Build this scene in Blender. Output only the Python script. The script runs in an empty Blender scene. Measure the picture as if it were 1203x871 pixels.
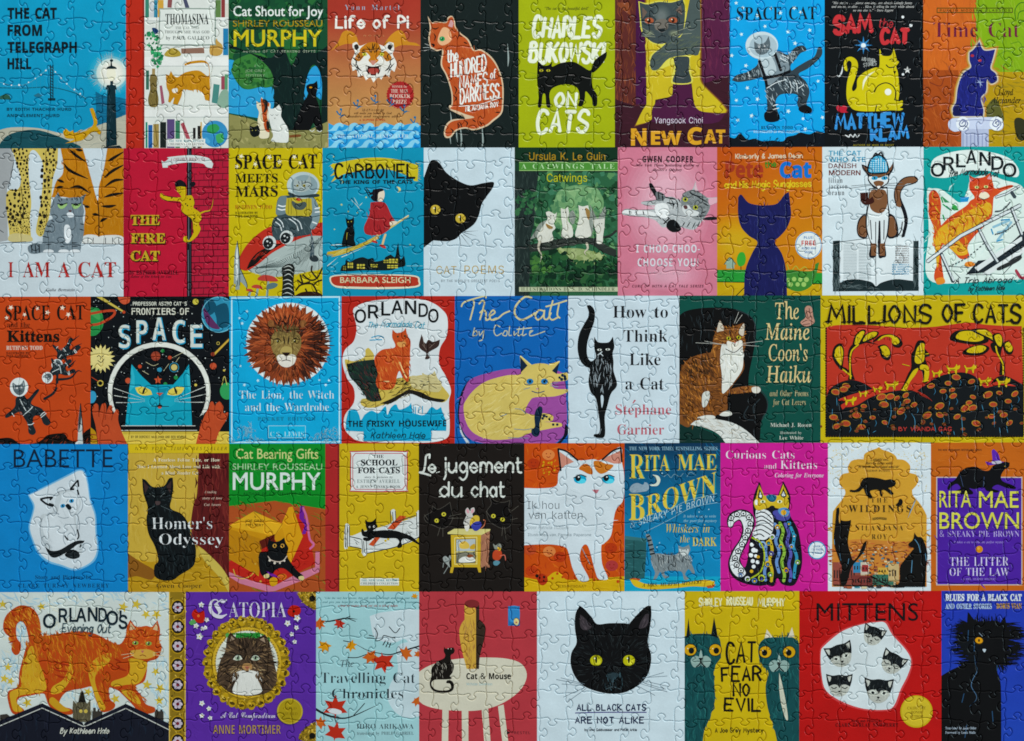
import bpy, math, random, os, re
import numpy as np
from mathutils import Vector
from mathutils.kdtree import KDTree
from mathutils.geometry import delaunay_2d_cdt

SC = bpy.context.scene
COL = SC.collection
PX = 0.000565            # metres per unit of the print grid: a 68 x 49 cm puzzle
W, H = 1203.0, 871.0
random.seed(7)
RNG = np.random.RandomState(11)

# ---------------------------------------------------------------- camera
cam = bpy.data.cameras.new('camera')
cam_ob = bpy.data.objects.new('camera', cam)
COL.objects.link(cam_ob)
CAM_Z = 1.25
cam.sensor_width = 36.0
cam.lens = 36.0 * CAM_Z / (W * PX)
cam.clip_start, cam.clip_end = 0.05, 50.0
cam_ob.location = (0.0, 0.0, CAM_Z)
SC.camera = cam_ob

# ---------------------------------------------------------------- ambient light of the room
world = bpy.data.worlds.new('World')
SC.world = world
world.use_nodes = True
world.node_tree.nodes['Background'].inputs[0].default_value = (0.86, 0.95, 1.0, 1)
world.node_tree.nodes['Background'].inputs[1].default_value = 0.24


def lamp(name, loc, sx, sy, power, color):
    l = bpy.data.lights.new(name, 'AREA')
    l.shape = 'RECTANGLE'
    l.size, l.size_y = sx, sy
    l.energy, l.color = power, color
    o = bpy.data.objects.new(name, l)
    o.location = loc
    o.rotation_euler = (Vector((0, 0, 0)) - Vector(loc)).to_track_quat('-Z', 'Y').to_euler()
    COL.objects.link(o)


lamp('window_light', (0.5, 2.6, 1.9), 1.6, 1.1, 100.0, (1.0, 0.985, 0.95))
lamp('side_window_light', (2.0, 0.15, 1.3), 0.7, 1.1, 22.0, (0.66, 0.90, 1.0))

SC.view_settings.view_transform = 'Standard'
SC.view_settings.look = 'None'
SC.view_settings.exposure = 0.0
SC.view_settings.gamma = 1.0
SC.view_settings.use_curve_mapping = False
SC.cycles.use_denoising = False
SC.cycles.max_bounces = 4
SC.cycles.filter_width = 1.7


# ---------------------------------------------------------------- materials
def nodes(name):
    m = bpy.data.materials.new(name)
    m.use_nodes = True
    nt = m.node_tree
    return m, nt, nt.nodes['Principled BSDF'], nt.nodes, nt.links


def printed_card():
    m, nt, b, N, L = nodes('printed_card')
    at = N.new('ShaderNodeVertexColor'); at.layer_name = 'Ink'
    geo = N.new('ShaderNodeNewGeometry')
    # uneven ink: a broad mottling and a fine paper grain
    n1 = N.new('ShaderNodeTexNoise'); n1.inputs['Scale'].default_value = 55; n1.inputs['Detail'].default_value = 5
    n2 = N.new('ShaderNodeTexNoise'); n2.inputs['Scale'].default_value = 900; n2.inputs['Detail'].default_value = 2
    L.new(geo.outputs['Position'], n1.inputs['Vector'])
    L.new(geo.outputs['Position'], n2.inputs['Vector'])
    r1 = N.new('ShaderNodeMapRange'); r1.inputs[1].default_value = .3; r1.inputs[2].default_value = .7
    r1.inputs[3].default_value = .93; r1.inputs[4].default_value = 1.06
    r2 = N.new('ShaderNodeMapRange'); r2.inputs[1].default_value = .3; r2.inputs[2].default_value = .7
    r2.inputs[3].default_value = .97; r2.inputs[4].default_value = 1.03
    L.new(n1.outputs['Fac'], r1.inputs[0]); L.new(n2.outputs['Fac'], r2.inputs[0])
    mu = N.new('ShaderNodeMath'); mu.operation = 'MULTIPLY'
    L.new(r1.outputs[0], mu.inputs[0]); L.new(r2.outputs[0], mu.inputs[1])
    vm = N.new('ShaderNodeVectorMath'); vm.operation = 'SCALE'
    L.new(at.outputs['Color'], vm.inputs[0]); L.new(mu.outputs[0], vm.inputs['Scale'])
    L.new(vm.outputs[0], b.inputs['Base Color'])
    # linen-like surface of the laminate, slightly wavy from piece to piece
    n3 = N.new('ShaderNodeTexNoise'); n3.inputs['Scale'].default_value = 420; n3.inputs['Detail'].default_value = 3
    n4 = N.new('ShaderNodeTexNoise'); n4.inputs['Scale'].default_value = 45; n4.inputs['Detail'].default_value = 1
    L.new(geo.outputs['Position'], n3.inputs['Vector']); L.new(geo.outputs['Position'], n4.inputs['Vector'])
    bp = N.new('ShaderNodeBump'); bp.inputs['Strength'].default_value = .10; bp.inputs['Distance'].default_value = .0006
    bq = N.new('ShaderNodeBump'); bq.inputs['Strength'].default_value = .10; bq.inputs['Distance'].default_value = .004
    L.new(n3.outputs['Fac'], bp.inputs['Height']); L.new(n4.outputs['Fac'], bq.inputs['Height'])
    L.new(bq.outputs[0], bp.inputs['Normal']); L.new(bp.outputs[0], b.inputs['Normal'])
    b.inputs['Roughness'].default_value = .30
    b.inputs['Specular IOR Level'].default_value = .165
    return m


def table_wood():
    m, nt, b, N, L = nodes('dark_table')
    t = N.new('ShaderNodeTexNoise'); t.inputs['Scale'].default_value = 6; t.inputs['Detail'].default_value = 8
    mp = N.new('ShaderNodeMapping'); mp.inputs['Scale'].default_value = (1, 14, 1)
    geo = N.new('ShaderNodeNewGeometry')
    L.new(geo.outputs['Position'], mp.inputs[0]); L.new(mp.outputs[0], t.inputs['Vector'])
    cr = N.new('ShaderNodeValToRGB')
    cr.color_ramp.elements[0].color = (.05, .03, .02, 1); cr.color_ramp.elements[1].color = (.12, .075, .045, 1)
    L.new(t.outputs['Fac'], cr.inputs[0]); L.new(cr.outputs[0], b.inputs['Base Color'])
    b.inputs['Roughness'].default_value = .45
    return m


CARD = printed_card()
TABLE = table_wood()


def lin(h):
    """sRGB hex as seen on the print -> linear ink albedo."""
    h = h.lstrip('#')
    if len(h) == 3:
        h = ''.join(c * 2 for c in h)
    c = np.array([((int(h[i:i + 2], 16) / 255 + .055) / 1.055) ** 2.4 if int(h[i:i + 2], 16) > 10 else int(h[i:i + 2], 16) / 255 / 12.92 for i in (0, 2, 4)])
    # the photograph's inks are a little richer than they read when picked by eye
    g = float(c @ np.array((.25, .6, .15)))
    return np.clip(g + (c - g) * 1.07, .004, .86)


# ---------------------------------------------------------------- the cut lines of the jigsaw
NX, NY = 38, 27
X0, X1, Y0, Y1 = -9.0, 1212.0, -8.0, 879.0
RAIL = (1.4, 0.55, 0.0)                    # half widths of the rounded edge and of the crack
DROP = (0.0, -0.30, -1.45)                  # heights at those distances
cw, ch = (X1 - X0) / NX, (Y1 - Y0) / NY
KN = np.array([[(X0 + i * cw + RNG.uniform(-2.6, 2.6) * (0 < i < NX) + 1.6 * math.sin(j * 1.7 + i * .6) * (0 < i < NX),
                 Y0 + j * ch + RNG.uniform(-2.6, 2.6) * (0 < j < NY) + 1.6 * math.sin(i * 1.3 + j * .9) * (0 < j < NY))
                for i in range(NX + 1)] for j in range(NY + 1)])


def catmull(pts, closed=False, seg=4):
    n = len(pts); out = []
    rng = range(n if closed else n - 1)
    for i in rng:
        if closed:
            p0, p1, p2, p3 = pts[i - 1], pts[i], pts[(i + 1) % n], pts[(i + 2) % n]
        else:
            p1, p2 = pts[i], pts[i + 1]
            p0 = pts[i - 1] if i else 2 * p1 - p2
            p3 = pts[i + 2] if i + 2 < n else 2 * p2 - p1
        for k in range(seg):
            t = k / seg
            out.append(.5 * (2 * p1 + (p2 - p0) * t + (2 * p0 - 5 * p1 + 4 * p2 - p3) * t * t + (3 * p1 - p0 - 3 * p2 + p3) * t ** 3))
    if not closed:
        out.append(pts[-1])
    return out


def tab_edge(a, b):
    """One interlocking edge between two piece corners: a bowed line with a knob."""
    d = b - a
    n = np.array((-d[1], d[0]))
    s = RNG.choice((-1, 1)); c = RNG.uniform(.42, .58); w = RNG.uniform(.095, .125); h = RNG.uniform(.21, .27)
    bow = RNG.uniform(-.045, .045); sk = RNG.uniform(-.035, .035)
    prof = [(0, 0), (.18, bow), (c - w * 1.5, -.018 * s + bow * .6), (c - w * .72, .03 * s), (c - w * .8 + sk * .5, .085 * s),
            (c - w * 1.45 + sk, h * .62 * s), (c - w * .95 + sk, h * .95 * s), (c + sk, h * 1.08 * s), (c + w * .95 + sk, h * .95 * s),
            (c + w * 1.45 + sk, h * .62 * s), (c + w * .8 + sk * .5, .085 * s), (c + w * .72, .03 * s), (c + w * 1.5, -.018 * s - bow * .6),
            (.82, -bow), (1, 0)]
    return catmull([a + d * u + n * v for u, v in prof], seg=3)


SEGS = []      # each: rails left3..right3 at both ends
S_A, S_B = [], []
QUADS = []
RV = []         # every rail point once


def add_seam(pts):
    p = np.array(pts)
    t = np.gradient(p, axis=0)
    t /= np.linalg.norm(t, axis=1)[:, None]
    e = np.diff(p, axis=0); e /= np.linalg.norm(e, axis=1)[:, None]
    n = np.stack([-t[:, 1], t[:, 0]], 1)
    # miter so that the rails stay parallel to the centre line
    for i in range(1, len(p) - 1):
        b = e[i - 1] + e[i]; b /= max(np.linalg.norm(b), 1e-6)
        n[i] = np.array((-b[1], b[0])) / max(.6, abs(np.dot(b, e[i])))
    n[0] = (-e[0][1], e[0][0]); n[-1] = (-e[-1][1], e[-1][0])
    rails = [p + n * o for o in (RAIL[0], RAIL[1], 0, -RAIL[1], -RAIL[0])]
    k = len(RV); m = len(p)
    for r in rails:
        RV.extend((float(q[0]), float(q[1])) for q in r)
    for i in range(m - 1):
        S_A.append(p[i]); S_B.append(p[i + 1])
        QUADS.append([(k + j * m + i, k + j * m + i + 1) for j in range(5)])


for j in range(NY + 1):
    for i in range(NX + 1):
        if i < NX and 0 < j < NY:
            add_seam(tab_edge(KN[j, i], KN[j, i + 1]))
        if j < NY and 0 < i < NX:
            add_seam(tab_edge(KN[j, i], KN[j + 1, i]))
S_A, S_B = np.array(S_A), np.array(S_B)
TREE = KDTree(len(S_A))
for i_, q_ in enumerate((S_A + S_B) / 2):
    TREE.insert((q_[0], q_[1], 0), i_)
TREE.balance()
S_LO, S_HI = np.minimum(S_A, S_B), np.maximum(S_A, S_B)


def near_seams(lo, hi, m=2.2):
    return np.nonzero((S_LO[:, 0] < hi[0] + m) & (S_HI[:, 0] > lo[0] - m) & (S_LO[:, 1] < hi[1] + m) & (S_HI[:, 1] > lo[1] - m))[0]


def groove(P, idx):
    """Height of the card at points P (print units): flat, rounded down to the crack along the seams."""
    if len(idx) == 0:
        return np.zeros(len(P))
    near = np.array([[k for _, k, _ in TREE.find_n((x, y, 0), 7)] for x, y in P.tolist()])
    A, D = S_A[near], S_B[near] - S_A[near]
    v = P[:, None, :] - A
    t = np.clip((v * D).sum(2) / (D ** 2).sum(2), 0, 1)
    best = np.sqrt(((v - t[:, :, None] * D) ** 2).sum(2).min(1))
    return np.interp(best, (0, RAIL[1], RAIL[0]), (DROP[2], DROP[1], DROP[0]))


def inside(P, loops):
    """Nonzero winding test of points P against closed loops."""
    w = np.zeros(len(P), int)
    for lp in loops:
        a = lp; b = np.roll(lp, -1, 0)
        for s in range(0, len(a), 600):
            ax, ay, bx, by = a[s:s + 600, 0], a[s:s + 600, 1], b[s:s + 600, 0], b[s:s + 600, 1]
            py = P[:, 1][:, None]; px = P[:, 0][:, None]
            cr = (bx - ax)[None] * (py - ay[None]) - (px - ax[None]) * (by - ay)[None]
            up = (ay[None] <= py) & (by[None] > py) & (cr > 0)
            dn = (ay[None] > py) & (by[None] <= py) & (cr < 0)
            w += up.sum(1) - dn.sum(1)
    return w != 0


CLIP = [None]


def fill(loops, cut=True):
    """Triangulate closed loops in the print plane; where a seam passes, the faces follow its groove. -> verts (x, y, z), tris"""
    loops = [np.asarray(l, float) for l in loops if len(l) > 2]
    if not loops:
        return np.zeros((0, 3)), []
    allp = np.concatenate(loops)
    lo, hi = allp.min(0), allp.max(0)
    clip = CLIP[0]
    if clip is not None:
        if lo[0] >= clip[0, 0] and hi[0] <= clip[1, 0] and lo[1] >= clip[:2, 1].max() and hi[1] <= clip[2:, 1].min():
            clip = None
        elif hi[0] <= clip[0, 0] or lo[0] >= clip[1, 0] or hi[1] <= clip[:2, 1].min() or lo[1] >= clip[2:, 1].max():
            return np.zeros((0, 3)), []
    idx = near_seams(lo, hi) if cut else []
    vs, es = [], []
    for l in loops:
        k = len(vs)
        vs += [tuple(p - lo) for p in l]
        es += [(k + i, k + (i + 1) % len(l)) for i in range(len(l))]
    if clip is not None:
        k = len(vs)
        vs += [tuple(p - lo) for p in clip]
        es += [(k, k + 1), (k + 1, k + 2), (k + 2, k + 3), (k + 3, k)]
    key = {}
    lx, ly = float(lo[0]), float(lo[1])

    def vid(q):
        i = key.get(q)
        if i is None:
            i = key[q] = len(vs); x, y = RV[q]; vs.append((x - lx, y - ly))
        return i
    for s in idx:
        ends = [(vid(a), vid(b)) for a, b in QUADS[s]]
        es += ends
        for m in range(4):
            es.append((ends[m][0], ends[m + 1][0])); es.append((ends[m][1], ends[m + 1][1]))
    r = delaunay_2d_cdt([Vector(v) for v in vs], es, [], 0, 1e-4)
    V = np.array([tuple(v) for v in r[0]]) + lo
    T = np.array([f for f in r[2] if len(f) == 3], int).reshape(-1, 3)
    if len(T) == 0:
        return np.zeros((0, 3)), []
    T = T[inside(V[T].mean(1), loops)]
    if clip is not None and len(T):
        T = T[inside(V[T].mean(1), [clip])]
    if len(T) == 0:
        return np.zeros((0, 3)), []
    used, inv = np.unique(T, return_inverse=True)
    V = V[used]
    z = groove(V, idx) if len(idx) else np.zeros(len(V))
    return np.column_stack([V, z]), inv.reshape(-1, 3)


# ---------------------------------------------------------------- collecting shapes into mesh objects
class Mesh:
    def __init__(self):
        self.v, self.f, self.c = [], [], []
        self.n = 0

    def add(self, V, T, colr, z):
        if len(V) == 0:
            return
        V = V.copy(); V[:, 2] += z
        c = colr(V[:, :2]) if callable(colr) else np.repeat(np.asarray(colr)[None], len(V), 0)
        self.v.append(V); self.f.append(np.asarray(T) + self.n); self.c.append(c)
        self.n += len(V)

    def build(self, name, parent=None):
        me = bpy.data.meshes.new(name)
        V = np.concatenate(self.v); T = np.concatenate(self.f); Cc = np.concatenate(self.c)
        X = np.column_stack([(V[:, 0] - W / 2) * PX, (H / 2 - V[:, 1]) * PX, V[:, 2] * PX])
        org = np.zeros(3)
        if parent is None:
            org = np.array([X[:, 0].min() / 2 + X[:, 0].max() / 2, X[:, 1].min() / 2 + X[:, 1].max() / 2, 0])
        else:
            org = np.array(parent['_o'])
        X = X - org
        # wind every face upwards
        a, b, c = X[T[:, 0]], X[T[:, 1]], X[T[:, 2]]
        s = np.cross(b - a, c - a)[:, 2]
        T = np.where((s < 0)[:, None], T[:, ::-1], T)
        me.from_pydata(X.tolist(), [], T.tolist())
        at = me.color_attributes.new('Ink', 'FLOAT_COLOR', 'POINT')
        at.data.foreach_set('color', np.column_stack([Cc, np.ones(len(Cc))]).astype(np.float32).ravel())
        me.materials.append(CARD)
        o = bpy.data.objects.new(name, me)
        COL.objects.link(o)
        o['_o'] = org.tolist()
        if parent is None:
            o.location = org.tolist()
        else:
            o.parent = parent
        return o


# ---------------------------------------------------------------- the drawing kit: shapes are given in the units of the current sheet
ST = dict(ox=0, oy=0, s=1, mesh=None, name=None, par=None, cover=None, part=None, layer=0, lab=None, ink=None)
EPS = 0.0016


def Z(ox, oy, s):
    ST.update(ox=ox, oy=oy, s=s)


def tw(p):
    p = np.asarray(p, float)
    return p / ST['s'] + np.array((ST['ox'], ST['oy']))


def flush():
    m = ST['mesh']
    if m is not None and m.n:
        o = m.build(ST['name'], ST['par'])
        if ST['lab']:
            o['label'] = ST['lab']
        if ST['par'] is ST['cover']:
            ST['part'] = o
    ST['mesh'] = None


def G(name, label=None):
    """Begin a part of the current cover."""
    flush()
    ST.update(mesh=Mesh(), name=name, par=ST['cover'], lab=label)


def U(name, label=None):
    """Begin a sub-part of the last part."""
    if ST['par'] is ST['cover']:
        flush()
    else:
        flush()
    ST.update(mesh=Mesh(), name=name, par=ST['part'], lab=label)


def put(loops, col, cut=True, eps=1.0):
    V, T = fill(loops, cut)
    ST['layer'] += eps
    c = lin(col) if isinstance(col, str) else col
    if isinstance(col, str) and eps >= 1:
        ST['ink'] = c
    ST['mesh'].add(V, T, c, ST['layer'] * EPS)


def grad(x0, y0, c0, x1, y1, c1):
    """Printed blend between two inks along an axis (sheet units)."""
    a, b = tw((x0, y0)), tw((x1, y1)); d = b - a; l2 = (d ** 2).sum()
    A, B = lin(c0), lin(c1)

    def f(P):
        t = np.clip(((P - a) * d).sum(1) / l2, 0, 1)[:, None]
        return A * (1 - t) + B * t
    return f


def pts(s):
    out, sh = [], []
    for t in s.split():
        sh.append(t.endswith('!'))
        t = t.rstrip('!')
        x, y = t.split(',')
        out.append(np.array((float(x), float(y))))
    return out, sh


def curve(s, closed=True, seg=4):
    """Smooth outline through the points; a point written with ! is a corner."""
    p, sh = pts(s) if isinstance(s, str) else (list(s), [False] * len(s))
    n = len(p)
    if not any(sh):
        return catmull(p, closed, seg)
    if closed:
        k = sh.index(True)
        p = p[k:] + p[:k]; sh = sh[k:] + sh[:k]
        p.append(p[0]); sh.append(True)
    out, run = [], [p[0]]
    for q, h in zip(p[1:], sh[1:]):
        run.append(q)
        if h:
            out += (catmull(run, False, seg) if len(run) > 2 else run)[:-1]
            run = [q]
    if len(run) > 1:
        out += catmull(run, False, seg) if len(run) > 2 else run
    elif not closed:
        out.append(run[0])
    return out


def P(col, s):                     # straight-edged polygon
    put([tw(pts(s)[0])], col)


def S(col, s, seg=4):              # smooth polygon
    put([tw(curve(s, True, seg))], col)


def stars(col, s, r, n=5, q=.42, name='star'):
    for p in pts(s)[0]:
        G(name)
        star(col, p[0], p[1], r * RNG.uniform(.85, 1.15), n, q, RNG.uniform(0, 72))


def R(col, x0, y0, x1, y1):
    put([tw([(x0, y0), (x1, y0), (x1, y1), (x0, y1)])], col)


def ell(cx, cy, rx, ry=None, rot=0, n=None):
    ry = rx if ry is None else ry
    n = n or int(min(40, max(10, 10 + 2 * max(rx, ry) / ST['s'])))
    a = np.linspace(0, 2 * math.pi, n, endpoint=False)
    x, y = rx * np.cos(a), ry * np.sin(a); c, s = math.cos(math.radians(rot)), math.sin(math.radians(rot))
    return np.column_stack([cx + x * c - y * s, cy + x * s + y * c])


def E(col, cx, cy, rx, ry=None, rot=0):
    put([tw(ell(cx, cy, rx, ry, rot))], col)


def ring(col, cx, cy, r, w, ry=None):
    ry = r if ry is None else ry
    put([tw(ell(cx, cy, r + w / 2, ry + w / 2)), tw(ell(cx, cy, r - w / 2, ry - w / 2))[::-1]], col)


def star(col, cx, cy, r, n=5, q=.42, rot=-90):
    a = np.radians(rot) + np.arange(2 * n) * math.pi / n
    rr = np.where(np.arange(2 * n) % 2 == 0, r, r * q)
    put([tw(np.column_stack([cx + rr * np.cos(a), cy + rr * np.sin(a)]))], col)


def ribbon(p, w, taper=0):
    """Outline of a pen stroke along p; taper 1: thin at the end, 2: thin at both ends, 3: thin at the start."""
    p = np.asarray(p, float)
    keep = np.r_[True, np.linalg.norm(np.diff(p, axis=0), axis=1) > 1e-6]
    p = p[keep]
    if len(p) < 2:
        p = np.array([p[0], p[0] + (w * .2, 0)])
    e = np.diff(p, axis=0); e /= np.linalg.norm(e, axis=1)[:, None]
    n = np.zeros_like(p)
    n[0] = (-e[0][1], e[0][0]); n[-1] = (-e[-1][1], e[-1][0])
    for i in range(1, len(p) - 1):
        b = e[i - 1] + e[i]; l = np.linalg.norm(b)
        b = b / l if l > 1e-3 else e[i]
        n[i] = np.array((-b[1], b[0])) / max(.6, abs(np.dot(b, e[i])))
    u = np.linspace(0, 1, len(p))
    k = {0: np.ones(len(p)), 1: 1 - .85 * u, 2: np.sin(math.pi * (.06 + .88 * u)), 3: .15 + .85 * u}[taper]
    h = (w / 2 * k)[:, None]
    cap0 = [p[0] - e[0] * w * .35 * k[0]]
    cap1 = [p[-1] + e[-1] * w * .35 * k[-1]]
    return np.concatenate([p + n * h, cap1, (p - n * h)[::-1], cap0])


def L(col, w, s, taper=0, smooth=True, seg=4):
    q = curve(s, False, seg) if smooth else pts(s)[0]
    put([tw(ribbon(q, w, taper))], col)


def LL(col, w, *strokes, taper=0, smooth=True):
    for s in strokes:
        L(col, w, s, taper, smooth)


def inpoly(s, n, rng=None):
    """n random points inside an outline (sheet units)."""
    o = np.array(curve(s, True, 3)) if isinstance(s, str) else np.asarray(s)
    lo, hi = o.min(0), o.max(0)
    out = []
    while len(out) < n:
        c = RNG.uniform(lo, hi, (n * 3, 2))
        out += list(c[inside(c, [o])])
    return out[:n]


def fur(cols, s, n, ln, w, ang=None, cen=None, spread=18, curl=.15, cut=True, mix=.5):
    """Brush strokes inside an outline: along one direction (degrees, y down) or away from a centre."""
    cols = [lin(c) * (1 - mix) + ST['ink'] * mix for c in (cols.split() if isinstance(cols, str) else cols)]
    for p in inpoly(s, n):
        a = math.degrees(math.atan2(p[1] - cen[1], p[0] - cen[0])) if cen is not None else ang
        a = math.radians(a + RNG.uniform(-spread, spread))
        l = ln * RNG.uniform(.6, 1.3)
        d = np.array((math.cos(a), math.sin(a))); q = np.array((-d[1], d[0]))
        put([tw(ribbon([p - d * l / 2, p + q * l * RNG.uniform(-curl, curl), p + d * l / 2], w * RNG.uniform(.6, 1.3), 2))],
            cols[RNG.randint(len(cols))], cut, .2)


def dabs(cols, s, n, r, q=.7):
    """Irregular blots of paint or leaves inside an outline."""
    if isinstance(cols, str):
        cols = cols.split()
    for p in inpoly(s, n):
        k = RNG.randint(6, 9)
        a = np.sort(RNG.uniform(0, 2 * math.pi, k)); rr = r * RNG.uniform(.5, 1.3) * RNG.uniform(q, 1, k)
        put([tw(np.column_stack([p[0] + rr * np.cos(a), p[1] + rr * np.sin(a)]))], cols[RNG.randint(len(cols))], True, .2)


def spots(col, s, n, r):
    """Rounded coat spots that keep their distance from one another."""
    got = []
    for p in inpoly(s, n * 6):
        k = r * RNG.uniform(.6, 1.25)
        if all(np.hypot(*(p - g)) > k + j + 2.5 for g, j in got):
            got.append((p, k))
            a = np.arange(7) * 2 * math.pi / 7
            put([tw(catmull([p + k * RNG.uniform(.8, 1.15) * np.array((math.cos(t) * .85, math.sin(t) * 1.1)) for t in a], True, 2))], col, True, .3)
        if len(got) >= n:
            break


def dots(col, s, r):
    for p in pts(s)[0]:
        E(col, p[0], p[1], r * RNG.uniform(.8, 1.2))


def glow(cols, cx, cy, r, ry=None, q=.5, rot=0):
    """A printed soft spot: nested ellipses stepping through the inks."""
    cols = cols.split(); n = 9
    ry = r if ry is None else ry
    for i in range(n):
        t = i / (n - 1) * (len(cols) - 1); k = min(int(t), len(cols) - 2); t -= k
        c = lin(cols[k]) * (1 - t) + lin(cols[k + 1]) * t
        f = 1 - (1 - q) * i / (n - 1)
        put([tw(ell(cx, cy, r * f, ry * f, rot))], c)


# ---------------------------------------------------------------- lettering
FDIR = bpy.utils.system_resource('DATAFILES', path='fonts') or ''
FONTS = {}


def font(name):
    if name not in FONTS:
        f = None
        try:
            if name and os.path.exists(os.path.join(FDIR, name)):
                f = bpy.data.fonts.load(os.path.join(FDIR, name))
        except Exception:
            f = None
        FONTS[name] = f
    return FONTS[name]


MATH = 'NotoSansMath-Regular.woff2'
FACE = {'s': ('Inter.woff2', 0), 'v': (None, 0), 'm': ('DejaVuSansMono.woff2', 0), 'B': (MATH, 0x1D400), 'I': (MATH, 0x1D434),
        'J': (MATH, 0x1D468), 'C': (MATH, 0x1D4D0), 'X': (MATH, 0x1D5D4), 'F': (MATH, 0x1D56C), 'O': (MATH, 0x1D63C)}
GLY = {}


def styled(ch, base):
    if base and 'A' <= ch <= 'Z':
        return chr(base + ord(ch) - 65)
    if base and 'a' <= ch <= 'z':
        c = chr(base + 26 + ord(ch) - 97)
        return '\u210e' if c == '\U0001D455' else c
    return ch


def glyph(face, ch):
    """Outline loops (cap height about .72) and advance of one letter."""
    if (face, ch) in GLY:
        return GLY[face, ch]
    fn, base = FACE[face]
    f = font(fn) if fn else None
    if fn and f is None:
        base = 0
    res = []
    adv = 0
    for body in (styled(ch, base) + 'i', 'i', styled(ch, base)):
        cu = bpy.data.curves.new('glyph', 'FONT')
        cu.body = body; cu.size = 1
        if f:
            cu.font = f
        ob = bpy.data.objects.new('glyph', cu)
        COL.objects.link(ob)
        dg = bpy.context.evaluated_depsgraph_get()
        cc = ob.evaluated_get(dg).to_curve(dg, apply_modifiers=False)
        loops = []
        for sp in cc.splines:
            bp = sp.bezier_points; n = len(bp); lp = []
            for i in range(n):
                a, b = bp[i], bp[(i + 1) % n]
                p0, p1, p2, p3 = (np.array(v[:2]) for v in (a.co, a.handle_right, b.handle_left, b.co))
                straight = abs(np.cross(p3 - p0, p1 - p0)) < 1e-5 and abs(np.cross(p3 - p0, p2 - p0)) < 1e-5
                for t in ((0,) if straight else (0, .34, .67)):
                    q = p0 * (1 - t) ** 3 + 3 * p1 * t * (1 - t) ** 2 + 3 * p2 * t * t * (1 - t) + p3 * t ** 3
                    if not lp or np.linalg.norm(lp[-1] - q) > 1e-4:
                        lp.append(q)
            if len(lp) > 2:
                loops.append(np.array(lp))
        res.append(loops)
        ob.evaluated_get(dg).to_curve_clear() if hasattr(ob, 'to_curve_clear') else None
        bpy.data.objects.remove(ob); bpy.data.curves.remove(cu)
    xm = lambda ls: max(l[:, 0].max() for l in ls)
    adv = xm(res[0]) - xm(res[1]) if res[0] and res[1] else .3
    if ch == ' ':
        adv = .28
    GLY[face, ch] = (res[2] if ch != ' ' else [], adv)
    return GLY[face, ch]


def thicken(lp, d):
    """Move an outline outwards by d (holes run the other way, so they shrink)."""
    if abs(d) < 1e-5:
        return lp
    e = np.roll(lp, -1, 0) - lp
    e /= np.maximum(np.linalg.norm(e, axis=1), 1e-6)[:, None]
    b = e + np.roll(e, 1, 0)
    b /= np.maximum(np.linalg.norm(b, axis=1), 1e-6)[:, None]
    n = np.column_stack([-b[:, 1], b[:, 0]])
    k = 1 / np.maximum(.75, np.abs((b * e).sum(1)))
    return lp + n * (d * k)[:, None]


SIGN = {}


def sign(face):
    """Direction of the outer outlines in a face."""
    if face not in SIGN:
        l = max(glyph(face, 'l')[0], key=lambda q: np.ptp(q[:, 1]))
        x, y = l[:, 0], l[:, 1]
        SIGN[face] = 1 if (x * np.roll(y, -1) - np.roll(x, -1) * y).sum() < 0 else -1
    return SIGN[face]


def place(items, x0, x1, y, h, col, sl, dy, bend, jit, cap, small, grow, eps=1.0):
    """items: list of (loops, x) in font units; fit them between x0 and x1, capitals h tall, on baseline y."""
    lo = min(l[:, 0].min() for ls, _ in items for l in ls)
    hi = max(l[:, 0].max() for ls, _ in items for l in ls)
    kx = (x1 - x0) / max(hi - lo, 1e-6); ky = h / cap
    groups = []
    for ls, xc in items:
        jr, jy, js = (RNG.uniform(-1, 1, 3) * jit) if jit else (0, 0, 0)
        loops = []
        for l in ls:
            q = l.copy()
            if jit:
                c, s = math.cos(jr * .12), math.sin(jr * .12)
                d = q - (xc, cap / 2)
                q = np.column_stack([d[:, 0] * c - d[:, 1] * s, d[:, 0] * s + d[:, 1] * c]) * (1 + js * .10) + (xc, cap / 2 + jy * .08 * cap)
            X = x0 + (q[:, 0] - lo) * kx
            u = (X - x0) / max(x1 - x0, 1e-6)
            g = 1 + grow * (u - .5)
            Y = q[:, 1] * ky * g
            X = X + sl * Y
            yb = y + dy * u + bend * (4 * (u - .5) ** 2)
            loops.append(tw(np.column_stack([X, yb - Y])))
        groups.append(loops)
    cut = h / ST['s'] > 2.6
    for i in range(0, len(groups), 3):      # a few letters at a time
        put([l for g in groups[i:i + 3] for l in g], col, cut, eps if i == 0 else .3)


def T(s, x0, x1, y, h, col, f='s', wt=0, sl=0, dy=0, bend=0, jit=0, sp=0, grow=0):
    """Set a line of type: fitted between x0 and x1, baseline y, capital height h (sheet units)."""
    items, x = [], 0
    sg = sign(f)
    capl = glyph(f, 'H')[0]
    cap = max(l[:, 1].max() for l in capl)
    kx = None
    for ch in s:
        ac = ch == '\u00e9' and FACE[f][1]
        ls, adv = glyph(f, 'e' if ac else ch)
        ls = [thicken(l, wt * sg) + (x, 0) for l in ls]
        if ac:
            ls = ls + [np.array([(x + .22, .50), (x + .28, .50), (x + .40, .64), (x + .32, .66)])[::(1 if sg < 0 else -1)]]
        if ls:
            for k in range(len(ls)):
                pass
            items.append((ls, x + adv / 2))
        x += adv + sp
    # keep letters whole when a long line is split
    place(items, x0, x1, y, h, col, sl, dy, bend, jit, cap, f, grow)


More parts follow.
